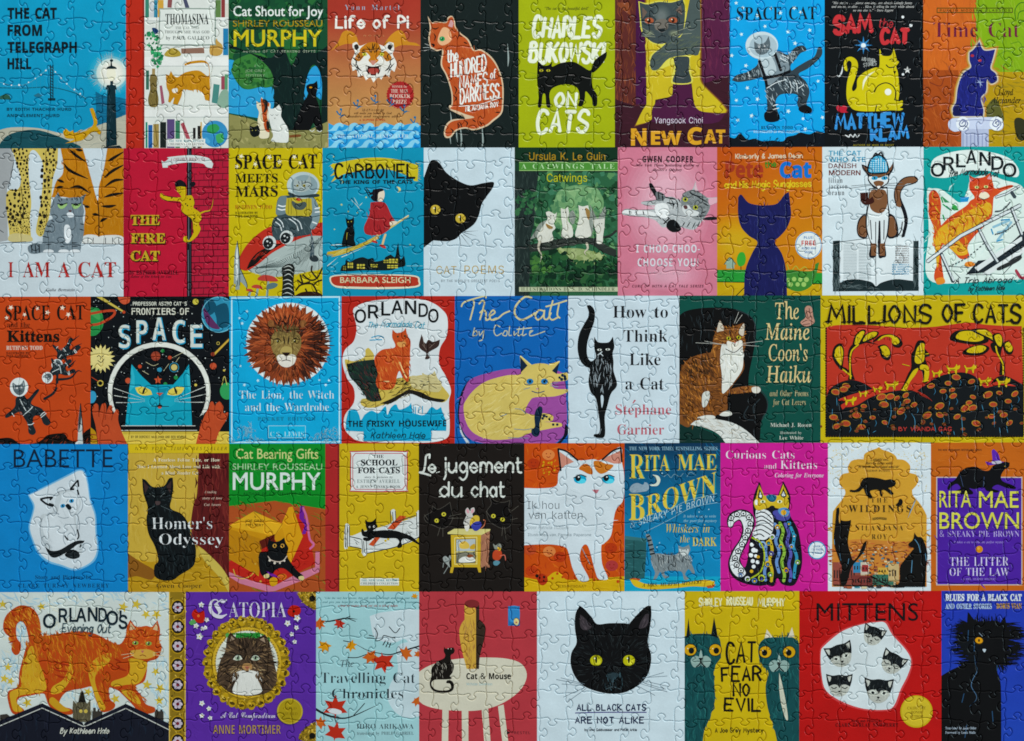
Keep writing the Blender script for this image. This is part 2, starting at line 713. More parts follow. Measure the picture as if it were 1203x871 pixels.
HAND = {'A': '03 29 43;15 35', 'B': '09 03;~09 29 38 27 06;~06 27 45 33 03', 'C': '~48 39 19 06 13 33 44', 'D': '09 03;~09 29 47 45 23 03',
        'E': '49 09 03 43;06 36', 'F': '49 09 03;06 36', 'G': '~48 39 19 06 13 33 45;45 25', 'H': '09 03;49 43;06 46', 'I': '09 03',
        'J': '~39 35 23 13 04', 'K': '09 03;49 05;16 43', 'L': '09 03 43', 'M': '03 19 35 59 63', 'N': '03 09 43 49', 'O': '@29 06 23 46',
        'P': '09 03;~09 29 47 26 06', 'Q': '@29 06 23 46;34 52', 'R': '09 03;~09 29 47 26 06;26 43', 'S': '~48 39 19 07 26 45 33 13 04',
        'T': '09 49;29 23', 'U': '~09 05 13 33 45 49', 'V': '09 23 49', 'W': '09 13 38 53 69', 'X': '09 43;49 03', 'Y': '09 26 49;26 23',
        'Z': '09 49 03 43', 'a': '@27 05 23 45;47 43', 'b': '09 03;@27 05 23 45', 'c': '~46 27 05 23 44', 'd': '@27 05 23 45;49 43',
        'e': '~05 45 27 05 23 44', 'f': '~49 29 17 13;07 37', 'g': '@27 05 23 45;~47 42 20 01', 'h': '09 03;~05 27 46 43', 'i': '07 03;08 09',
        'j': '~27 22 10;28 29', 'k': '09 03;37 05 43', 'l': '09 03', 'm': '07 03;~05 17 36 33;~35 47 66 63', 'n': '07 03;~05 27 46 43',
        'o': '@27 05 23 45', 'p': '07 00;@27 05 23 45', 'q': '@27 05 23 45;47 40', 'r': '07 03;~05 27 37', 's': '~46 27 06 25 44 23 04',
        't': '~19 14 23 33;07 37', 'u': '~07 04 23 45;47 43', 'v': '07 23 47', 'w': '07 13 36 53 67', 'x': '07 43;47 03', 'y': '07 23;47 10',
        'z': '07 47 03 43', '&': '~43 17 29 38 05 13 23 45', "'": '09 07', '.': '03 04', ',': '13 02', '-': '05 35', '!': '09 05;03 04',
        '"': '09 07;19 17', ':': '03 04;06 07'}


def Hd(s, x0, x1, y, h, col, w, jit=.5, sl=0, dy=0, bend=0, taper=0, sp=0, grow=0):
    """Hand lettering: pen strokes of width w (sheet units)."""
    items, x, raw = [], 0, []
    for ch in s:
        if ch == ' ':
            x += .5; continue
        st = []
        mx = 0
        for q in HAND[ch].split(';'):
            fl = q[0]
            q = q.lstrip('~@').split()
            pp = [np.array((int(c[0]) / 7.5, (int(c[1]) - 3) / 6)) for c in q]
            mx = max(mx, max(p[0] for p in pp))
            if fl in '~@':
                pp = catmull(pp, fl == '@', 4)
                if fl == '@':
                    pp.append(pp[0])
            st.append([p + (x, 0) for p in pp])
        raw.append((st, x + mx / 2)); x += mx + .22 + sp
    lo = min(p[0] for st, _ in raw for q in st for p in q)
    hi = max(p[0] for st, _ in raw for q in st for p in q)
    kx = (x1 - x0 - w) / max(hi - lo, 1e-6)
    for st, xc in raw:
        jr, jy, js = RNG.uniform(-1, 1, 3) * jit
        loops = []
        for q in st:
            q = np.array(q)
            d = q - (xc, .5)
            c, s_ = math.cos(jr * .1), math.sin(jr * .1)
            q = np.column_stack([d[:, 0] * c - d[:, 1] * s_, d[:, 0] * s_ + d[:, 1] * c]) * (1 + js * .1) + (xc, .5 + jy * .06)
            X = x0 + w / 2 + (q[:, 0] - lo) * kx
            u = (X - x0) / max(x1 - x0, 1e-6)
            Y = q[:, 1] * h * (1 + grow * (u - .5))
            X = X + sl * Y
            loops.append(tw(ribbon(np.column_stack([X, y + dy * u + bend * 4 * (u - .5) ** 2 - Y]), w * RNG.uniform(.9, 1.1), taper)))
        for lp in loops:
            put([lp], col, h / ST['s'] > 4.5, .5)


# ---------------------------------------------------------------- covers
ROWB = ((-6, -6), (174.6, 172.4), (348.8, 346.9), (522.0, 520.0), (696.0, 694.2), (877, 877))


def rowy(k, x):
    a, b = ROWB[k]
    return a + (b - a) * x / W


def cover(row, xa, xb, colr, label):
    """A book cover printed across the pieces: its board is the thing's own mesh, everything printed on it a part."""
    flush()
    xa = -7 if xa <= 0 else xa
    xb = 1210 if xb >= 1203 else xb
    lp = np.array([(xa, rowy(row, xa)), (xb, rowy(row, xb)), (xb, rowy(row + 1, xb)), (xa, rowy(row + 1, xa))])
    m = Mesh()
    CLIP[0] = None
    V, T = fill([lp])
    CLIP[0] = lp
    c = lin(colr) if isinstance(colr, str) else colr
    m.add(V, T, c, 0)
    # the thickness of the card, seen only at the puzzle's outer edge
    base = np.array([(p[0], p[1], z) for z in (-.002, -3.4) for p in lp])
    grey = np.array((.42, .40, .37))
    k = [(i, (i + 1) % 4, (i + 1) % 4 + 4) for i in range(4)] + [(i, (i + 1) % 4 + 4, i + 4) for i in range(4)]
    o_faces = k
    n0 = m.n
    m.v.append(base); m.f.append(np.array(o_faces) + n0); m.c.append(np.repeat(grey[None], 8, 0)); m.n += 8
    o = m.build('book_cover')
    ST['ink'] = c if isinstance(colr, str) else c(V[:, :2]).mean(0)
    o['label'] = label; o['category'] = 'book cover'; o['group'] = 'book covers printed on the jigsaw puzzle'
    ST.update(cover=o, par=o, mesh=None, name=None, part=None, layer=0, lab=None)


def eyes(col, spots, rx, ry, pupil='101010', prx=None, pry=None, rot=0, glint=None):
    """Each eye a sub-part of the animal it belongs to."""
    for x, y in spots:
        U('eye')
        E(col, x, y, rx, ry, rot)
        if pupil:
            E(pupil, x, y, prx or rx * .35, pry or ry * .8, rot)
        if glint:
            E(glint, x - rx * .25, y - ry * .3, rx * .16)


# ---------------------------------------------------------------- the table under the puzzle
def table():
    me = bpy.data.meshes.new('table_top')
    z = -3.6 * PX
    q = 3.0
    me.from_pydata([(-q, -q, z), (q, -q, z), (q, q, z), (-q, q, z), (-q, -q, z - .04), (q, -q, z - .04), (q, q, z - .04), (-q, q, z - .04)], [],
                   [(0, 1, 2, 3), (7, 6, 5, 4), (0, 4, 5, 1), (1, 5, 6, 2), (2, 6, 7, 3), (3, 7, 4, 0)])
    me.materials.append(TABLE)
    o = bpy.data.objects.new('table_top', me)
    o['kind'] = 'structure'
    COL.objects.link(o)


table()
# ================================================================ ROW 1
Z(0, 0, 4.4556)
cover(0, 0, 148, grad(0, 0, '1b9cc4', 0, 780, '1a93bb'), 'sky blue cover with a glowing street lamp, bridge and leaping yellow cat')
G('ground')
S('b9b7a5', '-30,690! 60,668 200,672 330,700 420,690 520,640 600,590 662,560! 662,800! -30,800!')
fur('9aa090 c9c5b0 7f8c86', '0,720 300,720 500,670 655,590 655,775 0,775', 90, 60, 4, ang=-12)
S('1c4c55', '5,745 60,700 180,680 300,712 420,765! 440,800! -20,800!')
fur('2a6068 143c46 0f3038', '60,720 180,695 320,740 380,775 40,775', 40, 50, 5, ang=10)
G('hill')
S('1d6a8d', '500,480! 560,500 662,520! 662,600! 560,640 505,660!')
fur('12506e 2c86a8 17435a', '505,490 655,525 655,590 510,650', 60, 45, 5, ang=-5)
G('glow')
glow('229cc0 3aa5c4 8cc6cf d9e3d8 f1efe2', 583, 385, 128, 122, q=.3)
fur('d0dcd4 a8cfd4 e8e9dc', [(583 + 105 * math.cos(t), 385 + 105 * math.sin(t)) for t in np.linspace(0, 6.1, 24)], 150, 40, 3, cen=(583, 385), spread=5, curl=.02)
glow('c8dcd8 e8e8dc f4f0e4', 583, 385, 78, q=.4)
G('street_lamp')
P('0f2b33', '562,460 604,460 612,760 555,770'); P('0b2027', '540,772 625,762 655,790 540,800')
P('0f2b33', '552,470 560,446 606,446 612,470'); R('0f2b33', 577, 425, 592, 450)
fur('3a5560 25404a', '566,470 585,470 590,755 566,755', 50, 18, 4, ang=90)
S('f4ecd6', '562,362! 602,362! 607,400 590,425! 577,425! 558,400')
S('0d2128', '556,362! 562,352 578,345! 582,300! 588,345! 606,352 612,362!')
E('0d2128', 584, 318, 9, 7)
G('bridge')
L('1c6479', 4, '-10,460 120,462 270,458 400,490 450,520')
L('6fb8cc', 2, '0,432 80,450 160,430 266,350'); L('6fb8cc', 2, '266,350 310,400 380,470 450,515')
for x in range(15, 430, 22):
    L('3ea0c4', 1.4, '%d,%d %d,464' % (x, 452 - max(0, (x - 100)) * .35 if x < 266 else 400 + (x - 266) * .45, x), smooth=False)
dots('e8f4f2', '20,440 60,447 100,446 150,432 185,412 215,392 240,370 290,378 320,410 350,440 390,470 420,492', 4)
U('tower'); R('1a3742', 262, 340, 267, 520); R('1a3742', 275, 340, 280, 520)
for k in range(12):
    L('1a3742', 3, '262,%d 280,%d' % (345 + k * 15, 358 + k * 15), smooth=False)
R('10303b', 252, 515, 290, 527)
G('boat'); P('2c5a4a', '0,505 30,492 50,500 58,522 0,520')
G('boat'); P('2f6f86', '178,500 200,488 222,500 215,507 185,507')
G('cat')
S('c99b28', '330,690! 345,675 365,690 385,680! 388,695 440,690 490,650 470,570! 490,572 510,640 505,660 528,690 520,705 500,690 470,700 430,735 340,752! 390,730 350,725 335,710')
fur('b08420 e0b840', '390,700 480,665 500,680 430,720', 25, 26, 3, ang=-20)
dots('3a2a10', '352,697 366,703', 3)
G('title')
for s, a, b, y in (('THE CAT', 40, 298, 98), ('FROM', 40, 220, 187), ('TELEGRAPH', 40, 403, 276), ('HILL', 40, 164, 362)):
    T(s, a, b, y, 55, '0f1e26', 'X', wt=.012, jit=.12)
G('author_line')
T('BY EDITH THACHER HURD', 36, 374, 580, 15, '12455c', 'X'); T('AND CLEMENT HURD', 36, 312, 613, 15, '12455c', 'X')

cover(0, 148, 268.5, 'dfe3dc', 'pale cover with a red cloth spine and an orange cat on bookshelves')
G('spine'); R('b63225', 659, -30, 753, 790); R('8f2a22', 746, -30, 756, 790)
for y0, y1 in ((90, 108), (300, 345), (575, 612)):
    G('shelf'); R('e9ebe6', 756, y0, 1200, y1); R('b9c0bc', 756, y1, 1200, y1 + 4)
G('books')
bc = '3d7f6b c9ced0 3b86a0 d0a24a 5f7f4a 8a3c3c d8d4c8 2f6f60'.split()
for k, (x, w, y0) in enumerate(((760, 20, -30), (784, 22, 10), (806, 18, 0), (826, 30, 0), (1128, 28, 0), (1158, 20, -20), (1180, 16, 20))):
    U('book'); R(bc[k], x, y0, x + w, 92)
U('book'); P('8a5252', '880,-30 905,-30 898,42 876,40'); U('book'); P('4a4f66', '950,-30 968,-30 992,42 970,42')
U('book'); P('8b6a5a', '948,255 1068,250 1070,280 950,282')
U('book'); P('4f8a82', '1118,440 1150,445 1140,545 1108,538'); U('book'); P('a05a6a', '835,450 848,448 862,540 846,548')
U('book'); R('9a4a58', 1158, 400, 1176, 470); U('book'); R('5f9a70', 1176, 390, 1192, 470); U('book'); R('2f7fae', 1168, 150, 1195, 290)
for k, (x, w, c, y0) in enumerate(((762, 10, '2f8a72', 640), (776, 22, '2b60a0', 655), (802, 30, 'a08a50', 650), (838, 32, '1c2422', 640), (874, 40, '5a4a78', 625), (918, 24, '3a7a5a', 632), (1010, 14, '242424', 670), (1034, 16, '242424', 660), (1050, 6, 'caa24a', 640))):
    U('book'); R(c, x, y0, x + w, 775)
U('book'); P('a8505a', '945,650 962,640 1002,742 985,752')
U('book'); R('3a6a58', 764, 370, 780, 470); U('book'); R('a08a5a', 796, 360, 812, 440)
G('ivy'); dabs('2f8a5a 3fa56a 247048', '762,160 800,150 850,200 855,240 845,330 820,350 800,320 790,250 770,240', 70, 12)
S('1f3f6a', '795,150 815,148 830,165 812,180')
G('vase'); S('7a6a3c', '785,400 800,390 820,400 822,470 830,520 822,558 785,558 775,520 785,470'); fur('564e30 98854c', '785,420 820,420 822,550 785,550', 30, 30, 4, ang=90)
G('jug'); S('c09a52', '1100,240 1128,215! 1134,200! 1140,215! 1165,240 1162,280 1135,294 1100,285')
G('lump'); S('b09a44', '860,290 880,262 910,252 940,270 945,292 900,300')
G('basket'); S('8faf9a', '1148,500 1170,470 1195,480 1195,560 1140,555'); 
G('globe'); E('3f8fc0', 1125, 702, 68, 70); S('3a9a58', '1090,660 1130,650 1150,675 1120,700 1085,690'); S('4aa862', '1130,710 1165,700 1170,740 1140,750'); S('58a8d0', '1080,720 1100,740 1090,752 1070,735')
G('cat')
S('c28a2c', '868,390! 885,395! 895,372! 908,395 930,405 970,380 1040,370 1090,400 1092,350 1070,330 1000,335 968,345! 965,335! 1000,322 1070,318 1095,350 1098,420 1100,470 1098,530! 1075,525! 1062,490 1030,470 1000,475 960,470 950,505 930,550! 905,545! 912,510 890,540! 880,532! 885,490 872,455')
fur('a06d1e d49c3c 8f5f1a', '950,400 1050,385 1085,420 1085,480 960,465', 60, 24, 4, ang=75)
S('e8e4da', '900,470 925,462 930,480 910,488')
LL('4a3010', 3, '885,420 895,428 903,418'); dots('3a2510', '890,410 905,408', 3)
G('title_plate')
S('8f9f94', '835,60 850,45 1110,45 1128,62 1128,220 1110,238 850,238 832,220'); S('e4e9e2', '840,64 854,51 1106,51 1122,66 1122,216 1106,232 854,232 838,216')
G('title'); T('THOMASINA', 866, 1092, 128, 54, '1a2422', 'B')
G('subtitle'); T('THE CAT WHO', 918, 1042, 154, 14, '7a827c', 'B'); T('THOUGHT SHE WAS GOD', 862, 1096, 176, 15, '6a726c', 'B'); T('by PAUL GALLICO', 868, 1096, 208, 18, '5c645f', 'B')
G('publisher_plate'); R('e8eae2', 876, 728, 1074, 768); T('THE NEW YORK REVIEW', 882, 1068, 745, 12, '2a7f8a', 'B'); T("CHILDREN'S COLLECTION", 882, 1070, 762, 12, '4a5a58', 'B')

Z(265, 0, 4.838)
cover(0, 268.5, 385, '1a4a30', 'green and blue cover with three sitting cats beside a big tree trunk')
G('sky'); S('3a9fd0', '0,340! 60,350 200,440 285,520! 285,690! 0,640!'); S('3aa0d6', '445,570 450,480 480,400 515,370 540,400 548,470 545,560 530,560 480,520 455,565')
G('foliage')
S('2f6b34', '0,180 60,260 40,330 70,360! 200,300! 270,400 280,480 230,500 200,495 130,510 80,490 30,400 60,370 30,330 0,340')
S('3d7a3a', '40,370 60,340 150,305 230,320 268,390 275,460 240,495 190,490 130,508 75,475 45,430')
dabs('2f6a36 478548 24582c', '60,370 240,330 260,470 100,480', 60, 16)
S('2a6636', '300,180 360,160 440,200 420,300 376,374! 340,290'); S('2c6a38', '478,390 500,330 515,310 530,340 540,390 510,375')
dabs('15402c 2c6838 1c5232 0f3324', '20,0 570,0 570,160 440,280 300,200 30,240', 120, 26)
G('tree_trunk'); S('0e2220', '20,250! 140,300 260,330 300,270 340,290 376,374 420,280 460,290 520,300 580,260! 580,690! 545,690 548,470 515,375 475,400 445,560 480,640 480,742! 275,742! 275,520 255,400 150,310 20,275!')
fur('18322c 0a1a1a 1f3c32', '280,400 440,400 460,720 285,720', 80, 60, 5, ang=88)
G('ground'); S('8f8c58', '20,650! 150,680 275,742! 470,742! 585,690! 585,850! 20,850!'); dabs('9a9662 7f7d4c a8a26c', '30,690 270,750 580,750 580,835 30,835', 60, 16)
S('7a4a2a', '360,770! 420,765 425,778 362,784!')
G('calico_cat'); S('e4dcc0', '175,575! 195,585 205,552! 225,580 255,590 250,640 245,700 250,760 240,785 195,785 190,740 182,690 190,640 178,610')
S('b8542a', '200,560 225,580 250,590 235,640 240,700 250,750 225,740 212,680 205,620'); S('2a2420', '210,565 240,578 232,630 215,640 222,610'); S('2a2420', '232,690 248,700 246,740 234,730')
dots('1c1c14', '196,600 212,602', 4)
G('black_cat'); S('0b1414', '136,715! 160,722 185,712! 195,740 190,770 160,780 140,760'); dots('a8a050', '152,742 172,742', 3)
G('white_cat'); S('e3e6e0', '240,605! 262,620 285,612 303,595! 318,625 315,660 330,690 355,735 358,790 345,812 265,805 262,790 270,770 252,700 245,660 242,630')
fur('c9d0cc f2f4f0', '262,690 330,700 350,790 275,795', 40, 24, 3, ang=80); LL('6a706c', 2.5, '256,652 264,658 272,652', '285,652 293,658 300,650', '276,670 280,676 284,670')
G('tall_black_cat'); S('080e10', '460,488! 478,478 500,475 520,460! 524,500 515,550 530,600 545,680 552,740 520,745 500,700 480,742! 380,742! 420,640 450,570 470,540 462,515')
eyes('c89030', ((484, 498),), 9, 5, pupil=None)
LL('d8dcd4', 4, '478,740 492,748 505,738', '520,742 535,750 548,742')
G('title'); T('Cat Shout for Joy', 44, 555, 92, 56, 'e6ece6', 'v', wt=.012)
G('author_name'); T('SHIRLEY ROUSSEAU', 42, 550, 152, 36, 'a98f2a', 'v', wt=.004); T('MURPHY', 46, 548, 264, 92, 'cfc03a', 'v', wt=.014)
G('tagline'); T('AUTHOR OF CAT BEARING GIFTS', 98, 510, 300, 13, 'a8b49c', 's', sp=.12); T('A', 163, 174, 383, 14, '8fae86', 's'); T('JOE GREY', 112, 228, 410, 14, '8fae86', 'v'); T('MYSTERY', 116, 224, 437, 14, '8fae86', 'v')

cover(0, 385, 494, grad(0, 100, 'a53a2e', 0, 660, 'c2925a'), 'brick orange cover with a snarling tiger head above curling blue waves')
G('cloud'); S('c98a34', '600,290! 640,240 665,185 700,175 740,200 760,260! 700,250 650,262'); G('cloud'); S('c98a34', '900,255! 940,200 985,172 1015,190 1035,235 1080,245 1108,262! 1000,258 940,280')
G('tiger_head')
S('e9e7de', '722,248! 745,240 765,262 830,240 900,262 925,240 955,245! 958,285 950,310 972,360 960,410! 940,400 930,440! 905,425 885,455! 868,440 840,470! 822,440 798,458! 780,430 752,440! 745,400 722,405! 715,350 735,300 722,270')
S('c07a2c', '790,255 830,240 870,250 885,300 860,330 870,345 840,365 812,345 822,325 800,300 760,290'); S('b8742c', '735,330 770,290 790,310 760,350'); S('b8742c', '945,330 910,290 890,310 915,350')
LL('1a1714', 6, '800,262 818,285 822,300', '878,262 862,285 856,300', '776,285 800,292', '900,285 880,292', '728,330 745,350 735,380', '955,330 935,350 945,380', '745,300 760,320 750,345', '935,300 920,320 930,345', '722,360 745,385 760,420', '960,360 938,385 920,420', '835,245 838,275', '850,245 845,270', taper=2)
LL('1a1714', 5, '728,300 748,312', '722,330 742,345', '950,300 930,312', '958,330 936,345', '735,395 752,402', '945,395 928,402', '815,262 828,300 838,262 848,300 860,262', '775,330 760,340', '905,330 920,340', '765,420 772,440', '912,420 905,440', taper=2); LL('c9c2b0', 2, '800,362 740,380', '805,368 750,395', '875,362 935,380', '872,368 925,395'); LL('1a1714', 8, '770,300 790,300 805,315', '905,300 885,300 870,315', '742,360 756,390 775,405', '938,360 925,390 905,405', taper=2)
S('c98a7a', '822,345! 856,345! 850,362 838,372 828,362'); S('2a1414', '796,372! 838,380 884,372! 876,412 858,428 822,428 802,408'); S('a8443c', '812,395 840,388 870,395 862,420 820,420')
P('f0ece0', '798,378 808,380 804,402'); P('f0ece0', '882,378 872,380 876,402'); P('f0ece0', '812,428 820,412 826,430'); P('f0ece0', '868,428 860,412 854,430')
eyes('c9c04a', ((790, 310), (888, 310)), 13, 10, pupil='151510', prx=4, pry=4)
U('ear'); S('2a2420', '730,262 748,252 758,272 742,285'); U('ear'); S('2a2420', '948,262 930,252 920,272 936,285')
G('seal'); star('a82c2c', 993, 541, 80, 30, .93); T('WINNER OF', 945, 1032, 500, 13, 'd8b8a8', 'B'); T('THE MAN', 940, 1036, 528, 20, 'e0c8b8', 'B'); T('BOOKER', 932, 1050, 558, 22, 'e4ccbc', 'B'); T('PRIZE', 950, 1030, 590, 22, 'e0c8b8', 'B')
for k, (x, y) in enumerate(((650, 655), (745, 605), (845, 578), (935, 590), (1010, 632), (1070, 700))):
    G('swimmer'); LL('1f6f9a', 9, '%d,%d %d,%d %d,%d' % (x - 18, y - 22, x, y, x + 36, y + 2), '%d,%d %d,%d' % (x, y, x + 12, y - 30), '%d,%d %d,%d' % (x + 20, y, x - 6, y + 18), taper=1); E('1f6f9a', x + 6, y - 32, 7)
G('quote'); T('Life of Pi is a story that', 775, 900, 632, 13, '5a3a24', 'J'); T('will make you believe in God', 730, 945, 650, 12, '5a3a24', 'J'); T('Readers and reviewers alike', 690, 995, 668, 12, '5a3a24', 'J'); T('A SUPERB NOVEL', 760, 910, 688, 11, 'b8442a', 'B')
G('sea')
S('3a9fd8', '585,700! 620,715 660,705 720,720 780,705 850,722 920,705 980,720 1050,705 1108,715! 1108,845! 585,845!')
for y in (705, 750, 800):
    for x in range(600, 1110, 86):
        S('8fd0e8', '%d,%d! %d,%d %d,%d %d,%d %d,%d %d,%d %d,%d %d,%d!' % (x - 30, y + 42, x, y + 30, x + 22, y + 4, x + 50, y - 6, x + 72, y + 8, x + 62, y + 20, x + 46, y + 12, x + 30, y + 40))
        S('2a86c8', '%d,%d %d,%d %d,%d %d,%d' % (x + 44, y + 22, x + 56, y + 28, x + 70, y + 36, x + 46, y + 44))
T('THE NATIONAL BESTSELLER', 622, 1040, 783, 18, 'c8e4ec', 'B')
G('title'); Hd('Life of Pi', 622, 1042, 160, 66, 'efeae2', 13, jit=.3)
G('author_name'); T('Yann Martel', 678, 988, 58, 30, '9fb2c2', 'B', wt=-.012, sp=.12); T('A NOVEL', 735, 905, 208, 8, 'd89a6a', 's', sp=.4)

Z(495, 0, 4.84)
cover(0, 494, 609.3, '16201f', 'black cover with a seated orange tabby hand lettered down its back')
G('smudge'); fur('2a3634 20302e 1c2826 34403e', '10,20 540,20 540,820 10,820', 160, 40, 3, ang=80, spread=60)
for a in ('165,640 170,690 162,760 168,820', '222,720 228,790 225,835', '345,720 350,800 345,835', '200,745 205,810', '490,250 495,330 492,380'):
    G('drip'); L('9aa8a4', 9, a, 2)
G('tabby_cat')
S('d8c0a0', '36,92! 60,128 80,122 140,128 150,100 175,92 192,125 195,150 225,190 268,225 300,285 340,282 400,325 440,390 466,480 466,600 455,650 410,690 370,720 300,742 250,732 200,745 170,780 140,785 128,760 140,710 180,680 250,675 190,640 158,622 160,600 172,590 168,520 140,430 110,370 118,290 90,292 62,280 48,265 40,215 48,160')
S('b9552e', '44,112! 62,134 85,128 140,132 155,106 176,98 186,128 190,155 220,194 262,230 294,290 338,290 394,332 434,394 458,480 458,596 448,644 404,682 366,712 298,734 250,724 196,738 166,772 144,776 136,756 148,716 186,688 300,670 250,650 205,632 166,618 178,596 176,520 148,430 118,366 126,288 92,284 66,272 54,262 48,214 56,160')
fur('c9683a a04426 d88450 b04a2a', '120,290 260,250 390,350 445,480 440,640 300,660 200,600 140,400', 170, 30, 5, ang=70)
fur('c9683a d8905c a8482a', '60,150 180,140 200,240 90,270', 60, 22, 4, ang=60)
S('e8b48a', '120,160 160,170 170,230 120,260 92,230')
LL('3a1c12', 8, '300,320 320,360', '330,300 350,340', '440,430 460,440', '430,480 462,490', '440,560 465,565', '420,640 450,640', '150,380 172,400', '140,340 165,350', '210,200 235,210', '240,240 262,250', '220,700 232,725', '330,690 345,712', taper=2); LL('2a1712', 7, '70,190 80,210 72,235', '200,150 215,190 205,225', '60,158 80,166 100,156', '185,490 200,510 190,540', '180,540 198,560 186,580', '205,700 215,715 210,730', '165,730 180,745 175,760', '245,685 262,700 255,720', '290,680 310,695', taper=2)
P('d0a0a0', '152,150 168,112 184,132 176,158'); L('180e0c', 14, '56,250 70,258 66,268', 2); LL('c8ccc8', 2, '52,262 20,250', '55,270 10,272', '58,276 16,290')
eyes('2f9a5a', ((118, 222),), 16, 14, prx=5, pry=6, glint='e0f0e0')
G('title'); Hd('the', 145, 212, 355, 66, 'ecebe4', 9, jit=.3, dy=-8); Hd('HUNDRED', 165, 372, 440, 82, 'ecebe4', 9, dy=-42, jit=.4, grow=.12); Hd('NAMES', 215, 378, 505, 68, 'ecebe4', 9, dy=-22, jit=.4); Hd('of', 390, 428, 452, 50, 'ecebe4', 6, dy=-10)
Hd('DARKNESS', 218, 446, 590, 80, 'ecebe4', 9, dy=-35, jit=.4); L('ecebe4', 4, '215,605 330,595 450,556')
G('author_name'); Hd('NILANJANA ROY', 250, 440, 636, 26, 'ecebe4', 5, dy=-30, jit=.3)

cover(0, 609.3, 722.4, 'a3ae2c', 'yellow green cover with a walking black cat and white brush lettering')
G('title'); Hd('CHARLES', 622, 1025, 212, 112, 'e9edd8', 20, jit=.6, taper=0, sl=.12); Hd('BUKOWSKI', 605, 1040, 352, 106, 'e9edd8', 20, jit=.6, sl=.1); Hd('ON', 748, 885, 608, 78, 'e9edd8', 18, jit=.4, sl=.12); Hd('CATS', 645, 950, 752, 118, 'e9edd8', 20, jit=.5, sl=.12)
G('walking_cat')
S('0d100e', '662,345! 690,372 722,372 746,350! 744,380 790,360 860,352 905,372 950,400 968,392 985,345 1030,310 1055,295! 1050,330 1020,375 985,410 968,420 975,500 998,540 998,600 975,600 968,560 935,520 930,560 915,602 892,602 900,560 885,500 820,480 750,500 728,540 735,606 712,606 705,540 690,540 682,606 662,606 668,540 660,470 658,420')
fur('1a1e1c 050605', '700,390 950,420 900,480 720,490', 50, 50, 3, ang=5); LL('8a9a30', 2, '668,425 615,412', '668,432 612,440')
eyes('b8b03a', ((682, 402), (722, 402)), 12, 7, prx=3, pry=6)
G('quote'); T('"The cat is the beautiful devil"', 702, 952, 57, 16, '333a18', 'J')

Z(720, 0, 4.812)
cover(0, 722.4, 857.2, '4a1f2e', 'plum purple cover with a grey kitten stepping through a lit doorway')
G('door'); P('5a2a26', '10,-30 130,-30 130,600 10,560'); P('8a4a2e', '25,15 95,15 95,85 25,30'); fur('6a3228 4a221f 733a2c', '15,0 128,0 128,590 15,545', 90, 60, 6, ang=88)
R('43163f', 130, -30, 190, 590); fur('541d4c 381234', '132,0 188,0 188,580 132,580', 30, 60, 6, ang=88)
G('wall'); R('54203f', 492, -30, 660, 480); fur('66284a 481a38 74304a', '495,0 655,0 655,440 495,440', 90, 60, 7, ang=85)
G('floor'); S('3a1a24', '10,560! 130,600 190,590! 492,480 660,430! 660,850! 10,850!'); fur('2c141c 4a2230 3f1c2a', '20,590 190,610 650,480 650,820 20,820', 110, 50, 7, ang=15)
G('light_beam')
for c_, d_ in (('6a3a2a', 12), ('96702c', 6), ('c9b43a', 0)):
    S(c_, '%d,-30! %d,-30! %d,450! %d,490 %d,625 %d,%d 470,612 445,470! 340,470! 335,540 240,565! 220,675 %d,%d! 160,640 190,590!' % (190 - d_, 492 + d_, 492 + d_, 515 + d_, 642 + d_, 560, 636 + d_, 130 - d_, 708 + d_))
fur('d8c850 bda432 e0d060', '200,100 480,300 480,440 320,440 200,580', 70, 60, 7, ang=85)
S('4a1c3c', '340,470! 440,470! 470,610 560,640 640,640! 560,700 220,690! 225,610 270,560 330,550')
G('kitten')
S('d8d060', '144,8! 190,18 260,5 330,10 400,-10! 416,60 410,150 395,200 480,270 492,300 440,320 440,400 448,470 340,476 332,440 345,370 300,380 240,405 205,370 215,310 270,265 210,240 162,180 152,100')
S('3f4a4c', '150,14! 195,26 260,12 330,16 396,-4! 408,60 402,150 388,196 330,230 272,250 214,234 170,180 158,100')
S('4a5654', '340,210 392,195 440,-30! 492,-30! 492,285 430,310 320,330 260,390 225,398 210,370 222,315 280,265'); S('3a4446', '345,330 400,320 432,330 430,400 440,465 345,468 345,430 358,400')
fur('57625e 343f42 68736a 2c3638', '165,40 390,20 385,190 220,225', 130, 24, 4, cen=(275, 150), mix=.72); fur('7f8a68 4a5654 8a9468', '280,270 470,200 480,280 320,320 240,380', 70, 34, 5, ang=-20, mix=.65); fur('2f393b 525d58', '350,340 425,340 430,455 350,455', 40, 30, 4, ang=88, mix=.7)
glow('3f4a4c 525d5c 6a7270', 275, 90, 60, 70, q=.3); glow('3f4a4c 5a6258 78806a', 200, 190, 38, 24, q=.3); glow('3f4a4c 5a6258 78806a', 345, 190, 40, 26, q=.3); glow('1c2426 2a3436 3f4a4c', 205, 118, 40, 28, q=.8); glow('1c2426 2a3436 3f4a4c', 340, 116, 40, 28, q=.8); S('6f6a62', '240,120 300,110 312,160 275,175 240,165'); S('1e2628', '255,165! 300,160! 285,182 272,185'); LL('151c1e', 3, '278,185 276,200 255,212', '276,200 300,208'); LL('a8ac90', 2, '235,200 150,150', '240,210 160,205', '330,190 440,150', '330,200 445,190')
P('6a5a50', '165,40 195,70 168,110'); P('6a5a50', '385,30 355,60 392,90')
eyes('a8583a', ((205, 118), (340, 116)), 26, 17, pupil='2a1410', prx=9, pry=12, glint='e8d8c0')
G('author_name'); T('Yangsook Choi', 234, 508, 698, 34, 'd8cdd8', 's')
